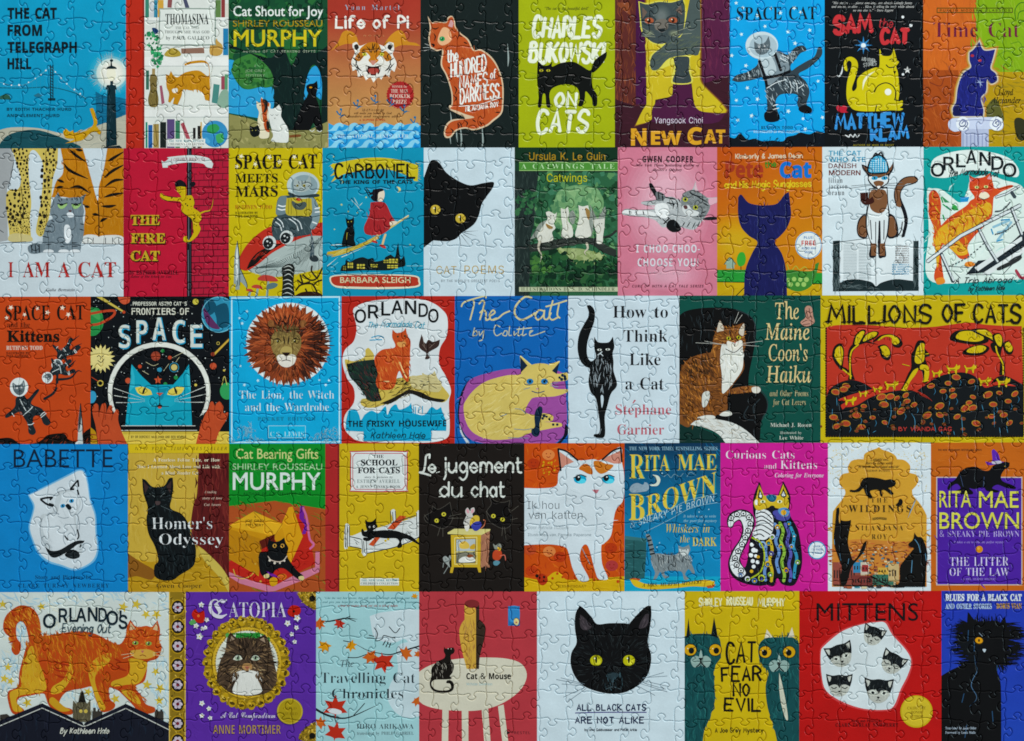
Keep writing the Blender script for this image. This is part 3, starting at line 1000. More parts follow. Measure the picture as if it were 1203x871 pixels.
G('title'); T('N', 102, 190, 822, 92, 'd8a03a', 'X', wt=.015); T('EW', 215, 388, 818, 74, 'd8a03a', 'X', wt=.015); T('C', 422, 505, 816, 92, 'd8a03a', 'X', wt=.015); T('AT', 516, 636, 810, 74, 'd8a03a', 'X', wt=.015)

cover(0, 857.2, 968.7, '18a0dc', 'bright blue cover with one floating grey cat in a spacesuit among stars')
stars('d8eef4', '697,18 735,45 708,108 893,48 947,74 1025,46 1062,70 817,90 860,150 990,180 1113,172 727,195 1030,246 672,315 752,372 760,498 698,568 818,562 785,656 706,680 992,630 1160,460 1075,672 1185,665 1088,732', 13)
G('horizon'); S('08131a', '660,775! 690,782 720,755 760,790 800,785 850,800 900,795 960,800 985,775 1030,765 1060,750 1110,760 1150,745 1200,752! 1200,850! 660,850!'); fur('12303c 04090c', '670,790 1190,770 1190,835 670,835', 50, 24, 4, ang=-50)
def suit_cat(c, lite, mid, dark):
    """A cat in a pressure suit, drawn as grey washes."""
    G('spacesuit_cat')
    S(dark, '672,455! 700,425 760,408 815,370 835,320 930,290 990,310 1030,270 1075,258 1095,285 1060,302 1030,340 1005,370 1010,400 1040,380 1090,350 1140,320 1160,270 1180,270 1182,310 1150,350 1100,390 1050,420 1090,460 1112,520 1095,590 1120,610 1125,635 1095,642 1060,620 1042,590 1045,540 990,530 940,540 920,580 935,640 940,670 900,692 862,680 855,645 872,620 870,560 862,500 850,440 780,455 710,465')
    S(mid, '820,330 930,295 1000,380 950,430 870,480'); S(lite, '826,335 890,315 925,400 870,425')
    fur([lite, mid, '8f9ea4'], '870,490 1000,440 1095,480 1080,540 960,520 900,600 870,560', 60, 26, 4, ang=60, mix=.7); fur([lite, mid, 'aab6ba'], '940,310 1020,290 1080,265 1020,350 990,360', 40, 18, 4, ang=70); fur([mid, '6a7a80'], '690,440 810,390 830,420 720,455', 40, 18, 3, ang=80)
    LL('e4ecec', 4, '870,500 920,470 980,450', '905,600 935,590', '905,620 938,612', '1050,500 1080,480', '1000,460 1010,500 1005,530', '1030,455 1042,490 1040,520', '945,330 985,350', '955,312 995,330', '765,408 775,440')
    LL('0a0f14', 16, '828,345 860,440 870,490', '915,300 950,400', '850,440 930,430 1000,405'); 
    U('helmet'); E('c9d8dc', 842, 258, 92, 78); E('a9bcc4', 850, 262, 78, 64)
    U('face'); S('59666c', '798,235! 825,250 860,240 880,205! 890,250 880,290 850,310 820,305 802,280'); fur('8f9ca2 3c474c dfe6e8', '810,255 880,250 870,300 820,298', 36, 14, 3, ang=70); dots('f0f4f4', '828,268 858,262', 5); dots('101418', '829,268 859,262', 2.5)
    U('boot'); S('0c1014', '858,640 900,622 938,645 940,680 900,692 862,682'); U('boot'); S('0c1014', '1050,612 1085,595 1122,612 1124,636 1095,643 1060,632')
suit_cat(0, 'b8c6ca', '7c8b92', '333f46')
G('title'); T('SPACE CAT', 700, 1152, 114, 72, '101d26', 'B', wt=-.004, dy=-4)
G('author_name'); T('RUTHVEN TODD', 838, 1018, 730, 16, '0c3a52', 'B'); T('ILLUSTRATED BY PAUL GALDONE', 795, 1058, 752, 13, 'b8d8e0', 'B')

Z(960, 0, 4.84)
cover(0, 968.7, 1084.6, '0d1114', 'black cover with a grinning yellow cat and a small red heart')
G('quote'); T('"His stories . . . pierce and leap, are always bitingly funny', 88, 540, 24, 13, 'b8b8b4', 'J'); T('and are so, so alive . . . Klam is telling the truth while almost', 82, 552, 45, 13, 'b8b8b4', 'J'); T('no one else is." - Dave Eggers', 204, 432, 66, 13, 'b8b8b4', 'J')
G('title'); Hd('SAM', 88, 320, 190, 88, 'c2383c', 26, jit=.6, dy=-8); Hd('the', 345, 430, 158, 52, 'a83238', 6, sl=.2); Hd('CAT', 354, 530, 245, 72, 'c2383c', 24, jit=.5)
G('yellow_cat')
S('ccbe2e', '354,280! 366,312 385,320 420,315 436,275! 448,320 455,345 465,355 450,380 460,420 468,520 462,575 485,572 485,600 470,612 488,620 470,630 420,628 330,634 240,632 195,615 168,560 170,470 190,400 196,360 180,345 168,365 172,405 155,395 152,360 165,332 195,324 225,345 232,385 215,450 198,500 205,520 225,500 230,450 270,410 330,385 354,378')
LL('0d1114', 6, '325,525 345,490 390,472 430,490 448,530 440,570', '392,370 410,385 440,382', '330,634 338,600', '440,568 470,575'); LL('0d1114', 4, '410,342 424,336 436,344', '440,330 452,326', '424,348 434,350')
S('e8e6c8', '258,515! 262,460 290,425 330,405! 295,435 272,470'); E('e8e8dc', 403, 524, 19); P('0d1114', '432,405 450,405 442,422')
LL('ccbe2e', 4, '356,282 362,300', '436,278 430,300')
G('sparkle'); star('3a86c0', 263, 258, 52, 8, .3); E('e4eef0', 263, 260, 14)
G('squiggle'); LL('d8dcdc', 9, '145,372 140,410 125,435 112,428', taper=2); G('squiggle'); LL('d8dcdc', 6, '160,768 180,780 190,765 205,780 215,765 228,780 240,768')
G('star'); star('d8d8d4', 513, 400, 22, 5, .4); dots('e0e4e4', '487,98 533,145 488,424', 8)
G('heart'); S('b8283a', '108,612 120,600 138,608 152,598 170,612 165,632 178,640! 140,642 118,632')
G('author_name'); Hd('MATTHEW', 98, 498, 735, 74, '3f8fd0', 18, jit=.5, dy=-18); Hd('KLAM', 300, 526, 800, 62, '3f8fd0', 18, jit=.5, dy=-14); T('AUTHOR OF WHO IS RICH?', 205, 435, 832, 11, 'b0a040', 's', sp=.1)
G('caption'); Hd('AND OTHER', 252, 330, 345, 20, 'a8aca8', 3, dy=12); Hd('STORIES', 262, 338, 382, 20, 'a8aca8', 3, dy=-12)

cover(0, 1084.6, 1203, 'a8542a', 'orange and green cover with a blue cat perched on a white column')
G('panel'); R('c8662e', 603, -30, 900, 400); fur('d4763a b45a2a c06030', '610,0 895,0 895,400 610,400', 90, 70, 9, ang=85); G('panel'); R('7fa42a', 905, -30, 1220, 420); fur('8fb43a 6f942a 98b040', '910,0 1200,0 1200,410 910,410', 100, 70, 9, ang=70)
G('panel'); R('b08f28', 900, 410, 1220, 860); fur('c0a034 9a7c24 8a7a2c 6a6428', '910,430 1200,430 1200,830 910,830', 110, 60, 9, ang=20); G('panel'); R('a04a22', 603, 400, 800, 860); fur('b45a2c 8a3e1c 7a3824 c06834', '610,410 795,410 795,830 610,830', 90, 60, 9, ang=60)
LL('5f8a26', 4, '1010,330 1080,290 1150,320', '1030,300 1060,340 1110,380', '1100,250 1150,240 1170,280'); LL('7a3420', 5, '610,620 680,600', '640,470 700,490 720,450')
S('5a5a2c', '960,620 1010,560 1050,630 1060,690 980,690'); S('30301c', '1120,690 1150,670 1190,700 1190,790 1140,790')
G('glow'); q_ = curve('866,300! 890,282 922,238! 940,280 965,290 1012,282! 1000,330 985,390 1015,420 1022,460 990,475 965,455 960,520 930,560 945,625 942,662! 780,662! 770,620 790,580 800,500 830,420 875,385 866,345')
for w_, c_ in ((34, 'b8843a'), (22, 'c0a060'), (12, 'c8c0b0')):
    put([tw(ribbon(q_ + [q_[0]], w_))], c_)
G('blue_cat'); S('1f2470', '866,300! 890,282 922,238! 940,280 965,290 1012,282! 1000,330 985,390 1015,420 1022,460 990,475 965,455 960,520 930,560 945,625 942,662! 780,662! 770,620 790,580 800,500 830,420 875,385 866,345')
fur('2c3494 161a55 343ca0', '820,430 950,400 960,520 930,620 790,640 810,500', 110, 30, 6, ang=80); fur('2a3088 1a1e60', '880,300 990,300 975,380 885,370', 40, 22, 5, ang=60)
LL('a8b8d8', 4, '925,445 928,500', '900,470 950,468', '910,455 940,490', taper=2); S('161a4c', '770,640 790,600 810,610 815,655 780,660')
eyes('a8343c', ((882, 318), (925, 345)), 10, 8, pupil=None)
G('column'); S('c8d0e4', '745,700 760,680 800,672 1020,668 1055,690 1058,725 1030,745 980,735 820,745 780,750 750,730'); R('b4bcd4', 820, 735, 975, 860)
for x in range(826, 975, 22):
    R('8f98b8', x, 760, x + 6, 860)
for cx in (828, 1018):
    U('scroll'); E('e8ecf4', cx, 704, 38, 40); L('6f789c', 6, '%d,704 %d,690 %d,704 %d,722 %d,708 %d,680 %d,704 %d,738' % (cx - 6, cx + 8, cx + 16, cx, cx - 20, cx, cx + 28, cx + 4))
L('8088a8', 4, '790,690 900,682 1000,688')
G('title'); T('Time Cat', 660, 1150, 212, 84, '6a1f3a', 'B', wt=-.012)
G('author_name'); T('Lloyd', 1028, 1115, 542, 34, '141408', 'I', wt=.008); T('Alexander', 985, 1158, 588, 34, '141408', 'I', wt=.008)
G('imprint'); put([tw([(680, 45), (1112, 45), (1112, 74), (680, 74)]), tw([(684, 49), (684, 70), (1108, 70), (1108, 49)])], '4a4a1c'); T('PUFFIN MODERN CLASSICS', 698, 1098, 66, 12, '3c3c14', 's', sp=.12)
LL('2f6a20', 4, '1130,120 1125,60 1150,20 1190,15', '1140,110 1150,70 1185,60', '1150,130 1180,120')
# ================================================================ ROW 2
Z(0, 170, 4.8375)
cover(1, 0, 145.1, 'cdd9de', 'white cover with a small grey cat sitting between leopard and tiger legs')
G('grey_leg'); S('a3a7a8', '-30,20! 65,22! 80,90 62,180 40,260 42,420 45,545! -30,560!'); LL('3a3c40', 4, '78,100 60,190 45,250', '10,225 60,222', '-10,480 20,500')
G('leopard')
S('cdb964', '65,22! 330,22! 325,110 300,200 290,330 275,430 240,520 205,500 215,420 235,300 245,120 200,35 165,60 165,200 178,330 170,420 178,545! 55,545! 50,480 40,400 35,290 60,255 100,255 120,200 95,110')
for s_, n_, r_ in (('75,30 155,30 160,200 165,330 125,400 128,240 90,110', 44, 10), ('245,40 320,30 315,120 290,220 280,330 240,440 220,480 232,330', 46, 12), ('45,270 100,260 125,330 130,430 60,470 40,380', 20, 12), ('60,400 165,380 170,500 70,510', 40, 5), ('215,480 250,380 275,400 240,510', 20, 5)):
    spots('1a1712', s_, n_ * 2, r_ * .78)
LL('4a3f22', 4, '120,240 130,330 135,420', '70,520 75,545', '110,520 112,545', '150,515 152,545')
U('paw'); S('c9bd86', '50,520 80,505 130,508 175,520 178,550 60,552')
G('tiger')
S('bb7a26', '345,22! 470,22! 490,90 520,200 555,320 562,240 590,140 610,22! 705,22! 705,530! 470,520! 480,350 380,300 300,300 300,280 320,210 355,170 360,110')
fur('c98a34 a8691c cf9640', '360,40 470,40 545,320 560,500 490,510 480,350 370,290', 90, 40, 5, ang=80); fur('c98a34 a8691c cf9640', '615,40 700,40 700,510 575,510 575,250', 90, 40, 5, ang=95)
LL('171310', 17, '395,28 430,60 490,100', '362,108 400,150 500,195', '430,28 470,35', '400,245 450,240 510,275', '320,245 360,240', '325,200 365,215', '705,40 640,80 615,95', '705,115 640,150 590,190', '705,200 650,205 595,240', '705,275 640,285 590,300', '660,345 620,352 575,350', '610,418 585,428 570,440', '480,350 510,356', '525,395 560,400', taper=2)
L('2a1c12', 6, '555,320 562,400 562,555', 0)
U('paw'); S('d9dcd8', '462,530 500,512 556,520 562,562 470,560'); LL('3a3c40', 4, '500,530 500,560', '530,530 530,560')
U('paw'); S('d9dcd8', '562,525 620,515 690,520 710,560 570,564'); LL('3a3c40', 4, '600,530 600,562', '640,530 640,564', '675,530 675,562')
LL('4a4a4c', 3, '0,560 150,552', '470,562 700,566')
G('cat')
S('76858d', '300,320! 330,270! 352,305 420,300 455,300! 490,280! 470,330 478,380 470,420 478,480 470,540 455,585 455,612 400,612 330,615 250,612 200,618 165,600 165,575 200,560 240,560 245,520 270,440 300,420 285,390 290,350')
fur('8e9ca3 62727b a2afb4 56656f', '300,330 465,320 475,400 470,540 440,600 260,600 250,540 290,440', 150, 30, 4, ang=80)
LL('20262c', 6, '330,310 345,330', '350,306 352,322', '380,302 382,320', '410,303 410,320', '440,304 438,322', '470,340 485,345', '290,430 310,440', '265,460 300,470', '250,490 290,500', '240,520 280,530', '335,560 365,555', '340,580 370,578', '400,560 440,558', '405,578 445,578', '260,570 295,565', '455,450 478,455', '450,480 478,488', '180,575 190,612', '205,565 212,612', taper=2)
S('e2e8ea', '365,470 385,455 400,475 405,530 390,560 370,550'); S('e2e8ea', '380,392 400,385 418,395 415,412 388,412'); S('5a3a3c', '390,374 408,374 400,386'); P('4a565c', '342,300 334,280 325,300'); P('4a565c', '465,300 484,290 474,320')
for x in (275, 362, 425):
    U('paw'); S('dfe5e7', '%d,612 %d,598 %d,598 %d,612' % (x - 28, x - 18, x + 20, x + 28))
U('tail'); S('6d7c84', '160,580 200,562 235,570 240,600 215,618 170,615'); LL('1d242a', 6, '178,572 182,612', '200,566 205,616', '222,568 225,614')
for x in (355, 434):
    U('eye'); S('9cc27c', '%d,340 %d,345 %d,335 %d,350 %d,366 %d,360' % (x - 26, x, x + 26, x + 22, x, x - 20)); E('12161a', x + (-6 if x < 400 else -2), 342, 12, 7); LL('14181c', 5, '%d,336 %d,340 %d,332' % (x - 28, x, x + 28))
G('title')
for w_, a, b in (('I', 48, 76), ('AM', 130, 285), ('A', 330, 398), ('CAT', 445, 660)):
    T(w_, a, b, 754, 86, 'b0322f', 'B', wt=-.005)
G('author_name'); T('Galia Bernstein', 262, 425, 833, 16, '2a3440', 'I', sl=.1)

cover(1, 145.1, 268.9, 'b92339', 'crimson cover with a yellow spotted cat climbing a black pole by brick wall')
G('spine'); R('a51d33', 702, 0, 738, 900)
G('brick_wall'); R('b0263c', 1088, 0, 1310, 900)
for k in range(24):
    y = 20 + k * 36
    L('4a0f1c', 4, '%d,%d %d,%d' % (1090, y + 4, 1305, y), smooth=False)
    for x in range(1105 + (k % 2) * 27, 1305, 54):
        L('5e1624', 3, '%d,%d %d,%d' % (x, y + 2, x + RNG.randint(-4, 4), y + 36), smooth=False)
dabs('b92339', '1090,40 1300,40 1300,860 1090,860', 26, 16)
G('pole'); R('15151a', 1062, 0, 1090, 900); LL('6a707a', 4, '1072,20 1073,300 1072,560', '1070,600 1072,860'); LL('3a3f48', 4, '1082,40 1081,400', '1080,480 1082,840')
G('banner'); S('d5ddda', '918,90! 935,98 960,80! 955,72 1050,62 1110,62 1170,72 1195,85 1212,110! 1205,135! 1175,128 1150,108 1060,102 960,118 955,130 925,132!'); T('A CHILDREN BOOK CLUB', 968, 1165, 92, 18, '8a3440', 'J', bend=4)
G('spotted_cat')
S('c9ae2c', '1003,260 1000,225 1030,220 1055,240 1060,275 1058,290 1090,290 1105,330 1100,360 1135,385 1145,420 1130,450 1140,480 1120,520 1085,550 1050,555 1042,530 1060,520 1072,545 1100,500 1095,470 1090,430 1060,400 1032,380 1030,330 990,320 940,318 912,300 915,275 930,285 960,298 1010,300 1030,300 1020,280')
LL('15120c', 3, '1003,260 1002,225', '915,275 935,290 1010,302', '912,300 950,320 1028,332', '1032,380 1060,405 1092,430 1096,500')
dabs('1a160c', '1060,300 1095,300 1135,400 1125,500 1095,500 1085,430 1045,380', 24, 5); dabs('1a160c', '930,290 1010,305 1010,320 940,312', 7, 4); dabs('1a160c', '1055,530 1085,520 1080,550', 4, 4)
S('15151a', '995,218 1020,200 1050,215 1060,240 1030,238 1000,240'); S('15151a', '1075,225 1100,210 1112,225 1095,240'); L('c9ae2c', 9, '1140,390 1165,380 1190,375 1205,350 1212,310', 1); LL('5a2a3a', 4, '1165,385 1190,382')
LL('15120c', 3, '1015,268 1022,275 1030,268'); dots('15120c', '1012,248 1025,246', 3)
G('title')
for w_, b, y in (('THE', 908, 456), ('FIRE', 940, 560), ('CAT', 908, 660)):
    T(w_, 746, b + 5, y + 4, 54, '2a1a12', 'B', wt=.03); T(w_, 742, b, y, 54, 'c7a73a', 'B', wt=.012)
G('author_name'); T('by ESTHER AVERILL', 736, 1015, 738, 22, '3a1620', 'B'); T('Author of The School for Cats', 740, 975, 756, 11, '4a1824', 'J')

Z(240, 170, 4.8375)
cover(1, 268.9, 378.9, 'c8b526', 'yellow cover with a helmeted space cat seated on a giant red mushroom')
G('mushroom')
S('a9b6b2', '240,712! 320,660 380,612 450,572 520,540 600,518 672,515! 672,690 600,720 470,745 380,752 280,730')
fur('cfdad6 5a6a68 3a4a4a 8fa09c', '270,705 400,650 490,580 600,550 665,560 665,680 480,740 330,735', 130, 60, 3, cen=(620, 560), spread=8)
S('b8352a', '190,690 200,640 250,560 330,490 400,460 500,450 600,450 690,440! 690,520! 600,520 520,545 450,580 380,620 320,670 250,715 210,710')
S('1a1412', '240,708! 262,660 305,612 380,575 450,560! 400,590 340,632 290,682'); fur('b8352a 7a2018', '262,672 310,620 390,580 340,620', 14, 40, 4, ang=-40, mix=.2)
for k in range(34):
    t = k / 33; x, y = 270 + 400 * t, 715 - 190 * t + 30 * math.sin(t * 3.1) - 25
    L('2c3836' if k % 2 else '5a6866', 3, '%.0f,%.0f %.0f,%.0f' % (x + 6, y + 14, 470 + 60 * t + (x - 470) * .25, 700 + (y - 700) * .2), 1, smooth=False)
U('stem'); S('1c201e', '440,700! 470,680 500,680 515,700! 508,780 515,870! 438,870! 445,780'); LL('c9cfc8', 5, '450,700 480,690 505,705', '446,720 480,712 508,730', '450,750 480,735 505,755', '445,775 475,768 508,785', '450,800 480,790 510,810', '442,825 480,815 512,838', '445,850 475,842 510,860', taper=2)
G('rocket'); S('8f9e9e', '168,800! 172,640 188,545! 200,640 202,700 240,780 245,820! 205,780 200,825! 178,825! 175,790 145,825!'); S('dfe6e4', '180,640 188,580 192,660 190,760 180,760'); L('1c2422', 4, '188,548 200,650 202,800'); L('1c2422', 4, '202,700 242,790 240,822')
for x, y, w_ in ((360, 770, 55), (300, 812, 30), (258, 830, 20)):
    G('small_mushroom'); L('8fa6a4', 12, '%d,%d %d,862' % (x + 5, y, x - 4), smooth=False); S('b8443a', '%d,%d %d,%d %d,%d %d,%d' % (x - w_, y, x - w_ * .5, y - w_ * .5, x + w_ * .6, y - w_ * .35, x + w_, y + 8)); 
S('5a7478', '355,800 390,785 418,795 400,815 360,822')
G('branches'); LL('241c14', 9, '672,700 640,760 600,770 560,740', '640,760 610,720 612,690', '600,780 560,790 530,770', '650,860 620,800 590,790 545,800 520,830', '620,800 640,780 668,770', '560,790 545,740', '590,850 575,820'); S('2c1810', '510,862! 560,838 640,838 680,862!')
G('spacesuit_cat')
S('35464c', '385,500 388,440 415,410 410,350 425,300 470,290 600,290 640,330 655,400 650,440 630,470 610,480 600,510 540,520 440,540 400,540')
S('3a4a4e', '385,500 390,430 430,405 560,410 610,440 600,500 520,515 420,545'); fur('5a7076 26343a 8a9ea2', '395,440 580,420 590,500 420,530', 60, 36, 5, ang=65, mix=.75); LL('d3dcdc', 6, '415,420 440,440 450,470', '405,440 430,460 440,490', '500,415 540,440 555,480', '480,420 520,450 535,490')
S('6a7e84', '412,400 410,350 428,300 468,295 475,340 465,390'); LL('e4eaea', 7, '420,345 445,352 468,348', '418,365 440,372 464,368'); S('7e949a', '600,300 635,320 655,380 652,430 625,480 600,470 615,420 600,390'); LL('e4eaea', 7, '628,365 655,360', '630,385 656,382', '615,440 640,450')
S('b8a83e', '468,305! 540,300 610,308! 608,400 540,405 465,395'); LL('8a7c2a', 4, '480,310 478,395', '495,308 494,398', '580,306 582,400', '595,308 596,398'); S('4a5654', '500,320 530,335 570,325 582,345 560,370 520,368 500,345'); S('b8442a', '535,300 550,315 535,322 520,312')
LL('40525a', 26, '605,490 615,560 612,640', taper=3); S('2a3438', '598,640 630,630 650,650 640,665 610,662'); fur('bfcaca 64767c', '600,490 620,490 622,630 606,630', 24, 20, 4, ang=88)
U('helmet'); E('b9c9ca', 562, 232, 92, 76); E('8ba0a4', 568, 235, 76, 62); S('2c3a3e', '480,270 540,290 640,280 648,296 560,302 488,290')
U('face'); S('a3b0ae', '515,185! 535,205 580,205 598,170! 606,215 600,250 570,268 530,266 508,240'); LL('2a3434', 4, '535,210 540,225', '555,206 556,222', '575,206 572,222', '510,232 525,238', '600,232 588,240'); dots('b8a83e', '530,234 568,234', 8); dots('141a1a', '531,234 569,234', 4); LL('2a3434', 3, '540,254 552,248 566,256')
for x, y in ((370, 558), (468, 528)):
    U('boot'); E('cfd6d4', x, y, 38, 40, 20); E('1c2224', x - 6, y + 4, 28, 32, 20); dots('cfd6d4', '%d,%d %d,%d %d,%d' % (x - 12, y - 8, x + 4, y, x - 8, y + 16), 5)
G('title'); T('SPACE CAT', 176, 642, 138, 78, '15130c', 'B', dy=-3, wt=.004); T('MEETS', 176, 418, 216, 48, '15130c', 'B', dy=-2); T('MARS', 176, 418, 297, 60, '15130c', 'B', dy=-2)
stars('efe8c8', '210,68 185,125 290,112 370,72 428,98 512,70 545,105', 15)
G('author_name'); T('RUTHVEN TODD', 176, 385, 366, 22, 'b05a2a', 'B', wt=-.01); T('ILLUSTRATED BY', 176, 305, 393, 11, '3a3414', 'B'); T('PAUL GALDONE', 176, 305, 414, 14, '3a3414', 'B')

cover(1, 378.9, 497.8, '1390b0', 'teal cover with a girl in red riding a broom beside a black cat')
G('banner'); S('c9b93a', '718,120 735,110 800,95 900,78 1000,74 1100,85 1190,110 1215,125 1212,210! 1190,205 1180,190 1080,150 1000,140 880,152 790,170 745,200 720,215! 745,175 715,180! 740,150')
for k in range(10):
    L('c9b93a', 5, '%d,%d %d,%d' % (735 + k * 6, 108 + k * 11, 708 + k * 8, 125 + k * 11), 1)
    L('c9b93a', 5, '%d,%d %d,%d' % (1200, 105 + k * 10, 1222 + RNG.randint(0, 12), 112 + k * 11), 1)
G('title'); Hd('CARBONEL', 738, 1202, 190, 76, '14140e', 12, jit=.2, bend=0, dy=-2); 
G('subtitle'); T('THE KING OF THE CATS', 765, 1184, 224, 20, '10262c', 'X', wt=.02, dy=-2)
G('moon'); S('d8cf8a', '1092,238! 1112,245 1116,262 1098,274! 1105,258')
stars('c9d08a', '780,342 818,380 740,482 870,388 1155,410 735,70 1170,570 920,300', 7)
G('broom')
LL('c9b96a', 9, '880,575 1000,510 1160,405'); LL('e4e0c8', 4, '1000,500 1160,402')
S('bda23a', '700,610! 760,600 860,575 960,530 980,520! 990,535 900,580 800,620 720,640! 740,622 695,628!'); fur('d8c860 8a7a2a e0d890 6a6a34', '720,620 860,580 970,530 900,575 780,620', 50, 60, 4, ang=-22, spread=8); LL('dfe4d8', 4, '720,572 860,562', '780,640 920,580', '700,690 760,640', taper=1); LL('bcd0c8', 4, '830,310 870,350 890,380', '850,300 875,345', '900,330 880,350', taper=2)
G('girl')
S('a52c30', '945,330! 985,325 1030,335 1062,400 1085,440 1060,460 1052,480 1010,510 950,515 915,505 908,470 925,430 940,390')
fur('7a1c22 c03c3c 8f2428 3a1216', '950,340 1040,350 1070,440 1000,500 925,490', 60, 40, 5, ang=75)
S('e4d6c0', '985,262 1005,250 1022,265 1024,295 1010,322 985,318'); S('15121a', '918,268! 950,272 960,255! 985,252 1010,250 1018,262 990,275 985,315 965,322 945,300 958,285 925,290! 940,280'); LL('15121a', 5, '940,300 915,255', '950,285 920,245'); S('e4d6c0', '1055,440 1090,435 1095,448 1060,462')
LL('d8bc8a', 12, '985,515 970,545', '1030,510 1020,540 1012,572'); S('b8342e', '950,545 975,548 985,560 960,556'); S('b8342e', '995,570 1022,572 1032,590 1010,585')
G('black_cat'); S('0d1214', '803,410! 815,425 840,422 848,405! 852,440 846,470 855,500 852,540 858,575 800,580 782,570 788,530 800,490 812,470 806,440'); L('0d1214', 8, '800,578 750,582 722,572', 1); LL('c9b84a', 3, '812,500 808,540'); dots('c9c050', '818,440 836,438', 3)
G('town'); S('121a1a', '772,720! 782,690 800,680 805,655! 830,665 860,650 900,640 930,650 960,645 970,665 1020,655 1030,640 1060,625! 1085,640 1092,600 1102,555! 1112,640 1120,650 1135,630! 1142,660 1140,690 1100,700 1050,715 900,715 830,720')
for x, y, w_, h_ in ((815, 672, 30, 30), (868, 680, 44, 26), (945, 680, 40, 18), (1020, 655, 26, 18), (1050, 650, 50, 24), (1040, 685, 60, 18), (790, 690, 14, 22)):
    R('c9be52', x, y, x + w_, y + h_)
    LL('121a1a', 4, '%d,%d %d,%d' % (x + w_ / 3, y - 3, x + w_ / 3, y + h_ + 3), '%d,%d %d,%d' % (x + w_ * .66, y - 3, x + w_ * .66, y + h_ + 3), '%d,%d %d,%d' % (x - 2, y + h_ / 2, x + w_ + 2, y + h_ / 2))
LL('8fd0d8', 3, '720,700 760,670', '720,720 750,720', '1150,690 1240,690', '780,735 1000,728')
G('name_plate'); S('dfd9c0', '712,770 730,745 850,738 1050,738 1200,745 1225,775 1205,812 1000,822 800,818 735,805'); S('b03a2a', '720,770 738,750 850,744 1050,744 1195,752 1215,776 1198,804 1000,810 800,806 740,798')
T('BARBARA SLEIGH', 772, 1172, 786, 32, 'd5cfa8', 'v', wt=.01)

Z(480, 170, 4.8375)
cover(1, 497.8, 604.7, 'cbdbe2', 'pale cover with a tilted black cat head peeking in above gold words')
G('cat_head')
S('0c0e0f', '60,190! 88,185! 120,100 150,88 180,110 215,160 280,205 350,232 420,220 475,212 486,225 470,260 420,330 400,400 370,455 300,505 270,535 220,550 140,545! 88,585! 60,590!')
LL('1e2224', 5, '240,250 250,300', '290,290 292,310', '375,250 380,300', '200,260 210,275', taper=2)
LL('23282a', 3.5, '285,515 300,590', '300,515 350,580', '310,508 375,552', '315,500 390,522', '320,495 395,490', taper=1)
eyes('c9b04a', ((152, 370), (295, 420)), 29, 27, pupil='171409', prx=5, pry=20, glint='f0e8c8')
G('title'); T('CAT', 158, 272, 736, 46, 'b49440', 's', wt=-.004, jit=.3, sp=.05); T('POEMS', 318, 542, 734, 46, 'b49440', 's', wt=-.004, jit=.3, sp=.05)
G('tagline'); T("BY THE WORLD'S GREATEST POETS", 185, 518, 782, 14, '3f4a50', 's', sp=.06)

cover(1, 604.7, 725.8, '1c3a2c', 'dark green cover with four winged kittens on a forest branch')
G('forest'); S('2f5f40', '720,160! 1190,160! 1190,860! 690,860! 700,500')
dabs('35694a 2a5538 41785a 224a32 5a8a5a 1c4028', '700,170 1180,170 1180,600 710,600', 260, 26); 
S('6f9a6a', '860,260 960,230 1060,250 1110,330 1060,460 900,480 820,420 830,320'); dabs('7aa574 5f8c60 86ad7a 4f7f58', '840,270 1050,250 1100,340 1050,470 880,480 820,400', 110, 22)
S('8fa06a', '830,600 960,590 1080,620 1120,660 1000,690 880,650'); dabs('9aa874 86985f a5b27e', '840,605 1080,620 1100,660 900,650', 50, 20)
G('bush'); dabs('173a24 234f2e 0f2a1c 2f5a34 1a4428', '690,640 860,600 900,660 1000,670 1160,650 1180,800 690,800', 330, 24); dabs('3f6a38 4a7a3a', '700,640 800,640 800,720 700,720', 30, 16)
G('tree_trunk'); S('202c2a', '604,150! 740,160! 720,300 710,450 690,560 690,700 680,860! 604,860!'); fur('34423e 141c1c 465650', '610,160 730,165 700,560 680,840 610,840', 160, 50, 5, ang=87); dabs('2c5a3a 1f4a30 3a6a44', '608,280 720,270 715,370 640,400 608,380', 50, 16)
G('branch'); S('2a302c', '680,570! 800,548 900,530 1040,530 1100,560 1180,600! 1180,640! 1100,610 1030,565 900,575 800,600 690,610!'); fur('4a524a 1a201c 5a6458', '690,580 900,545 1050,545 1170,615 1050,560 800,590', 80, 40, 4, ang=0); LL('2a302c', 12, '1060,535 1140,520 1180,490')
def wing_cat(pts_, wing, pat, tail):
    G('winged_kitten'); U('x') if 0 else None
    S('8a9288', wing); fur('b9beb2 5a645c 3f4a44', wing, 24, 24, 3, ang=60)
    S('d8d8cc', pts_); fur('e8e8de b4b6aa c9c4b0', pts_, 40, 18, 3, ang=80)
    if pat: S('9a7a48', pat); fur('7a5c34 b08a52', pat, 14, 14, 3, ang=80)
    if tail: L('c2bca8', 15, tail, 1); 
wing_cat('780,385! 800,380 830,395 842,385! 838,420 826,450 835,475 815,500 822,540 780,555 745,555 730,520 760,470 780,440 790,420', '690,540! 720,490 745,450 800,430 800,500 750,520', '780,450 820,470 810,480 790,475', '745,550 738,590 755,630 748,668')
wing_cat('865,360! 885,368 905,355! 912,390 905,430 930,470 930,525 870,525 875,470 868,420', '915,390 935,375 948,410 935,455 915,430', '', '')
wing_cat('965,345! 990,352 1020,345! 1030,390 1025,440 1035,520 950,525 960,460 970,410', '1025,380 1050,420 1040,520 1020,500', '1005,360 1030,380 1025,430 1010,400', '1012,560 1018,590 1000,612 1010,630')
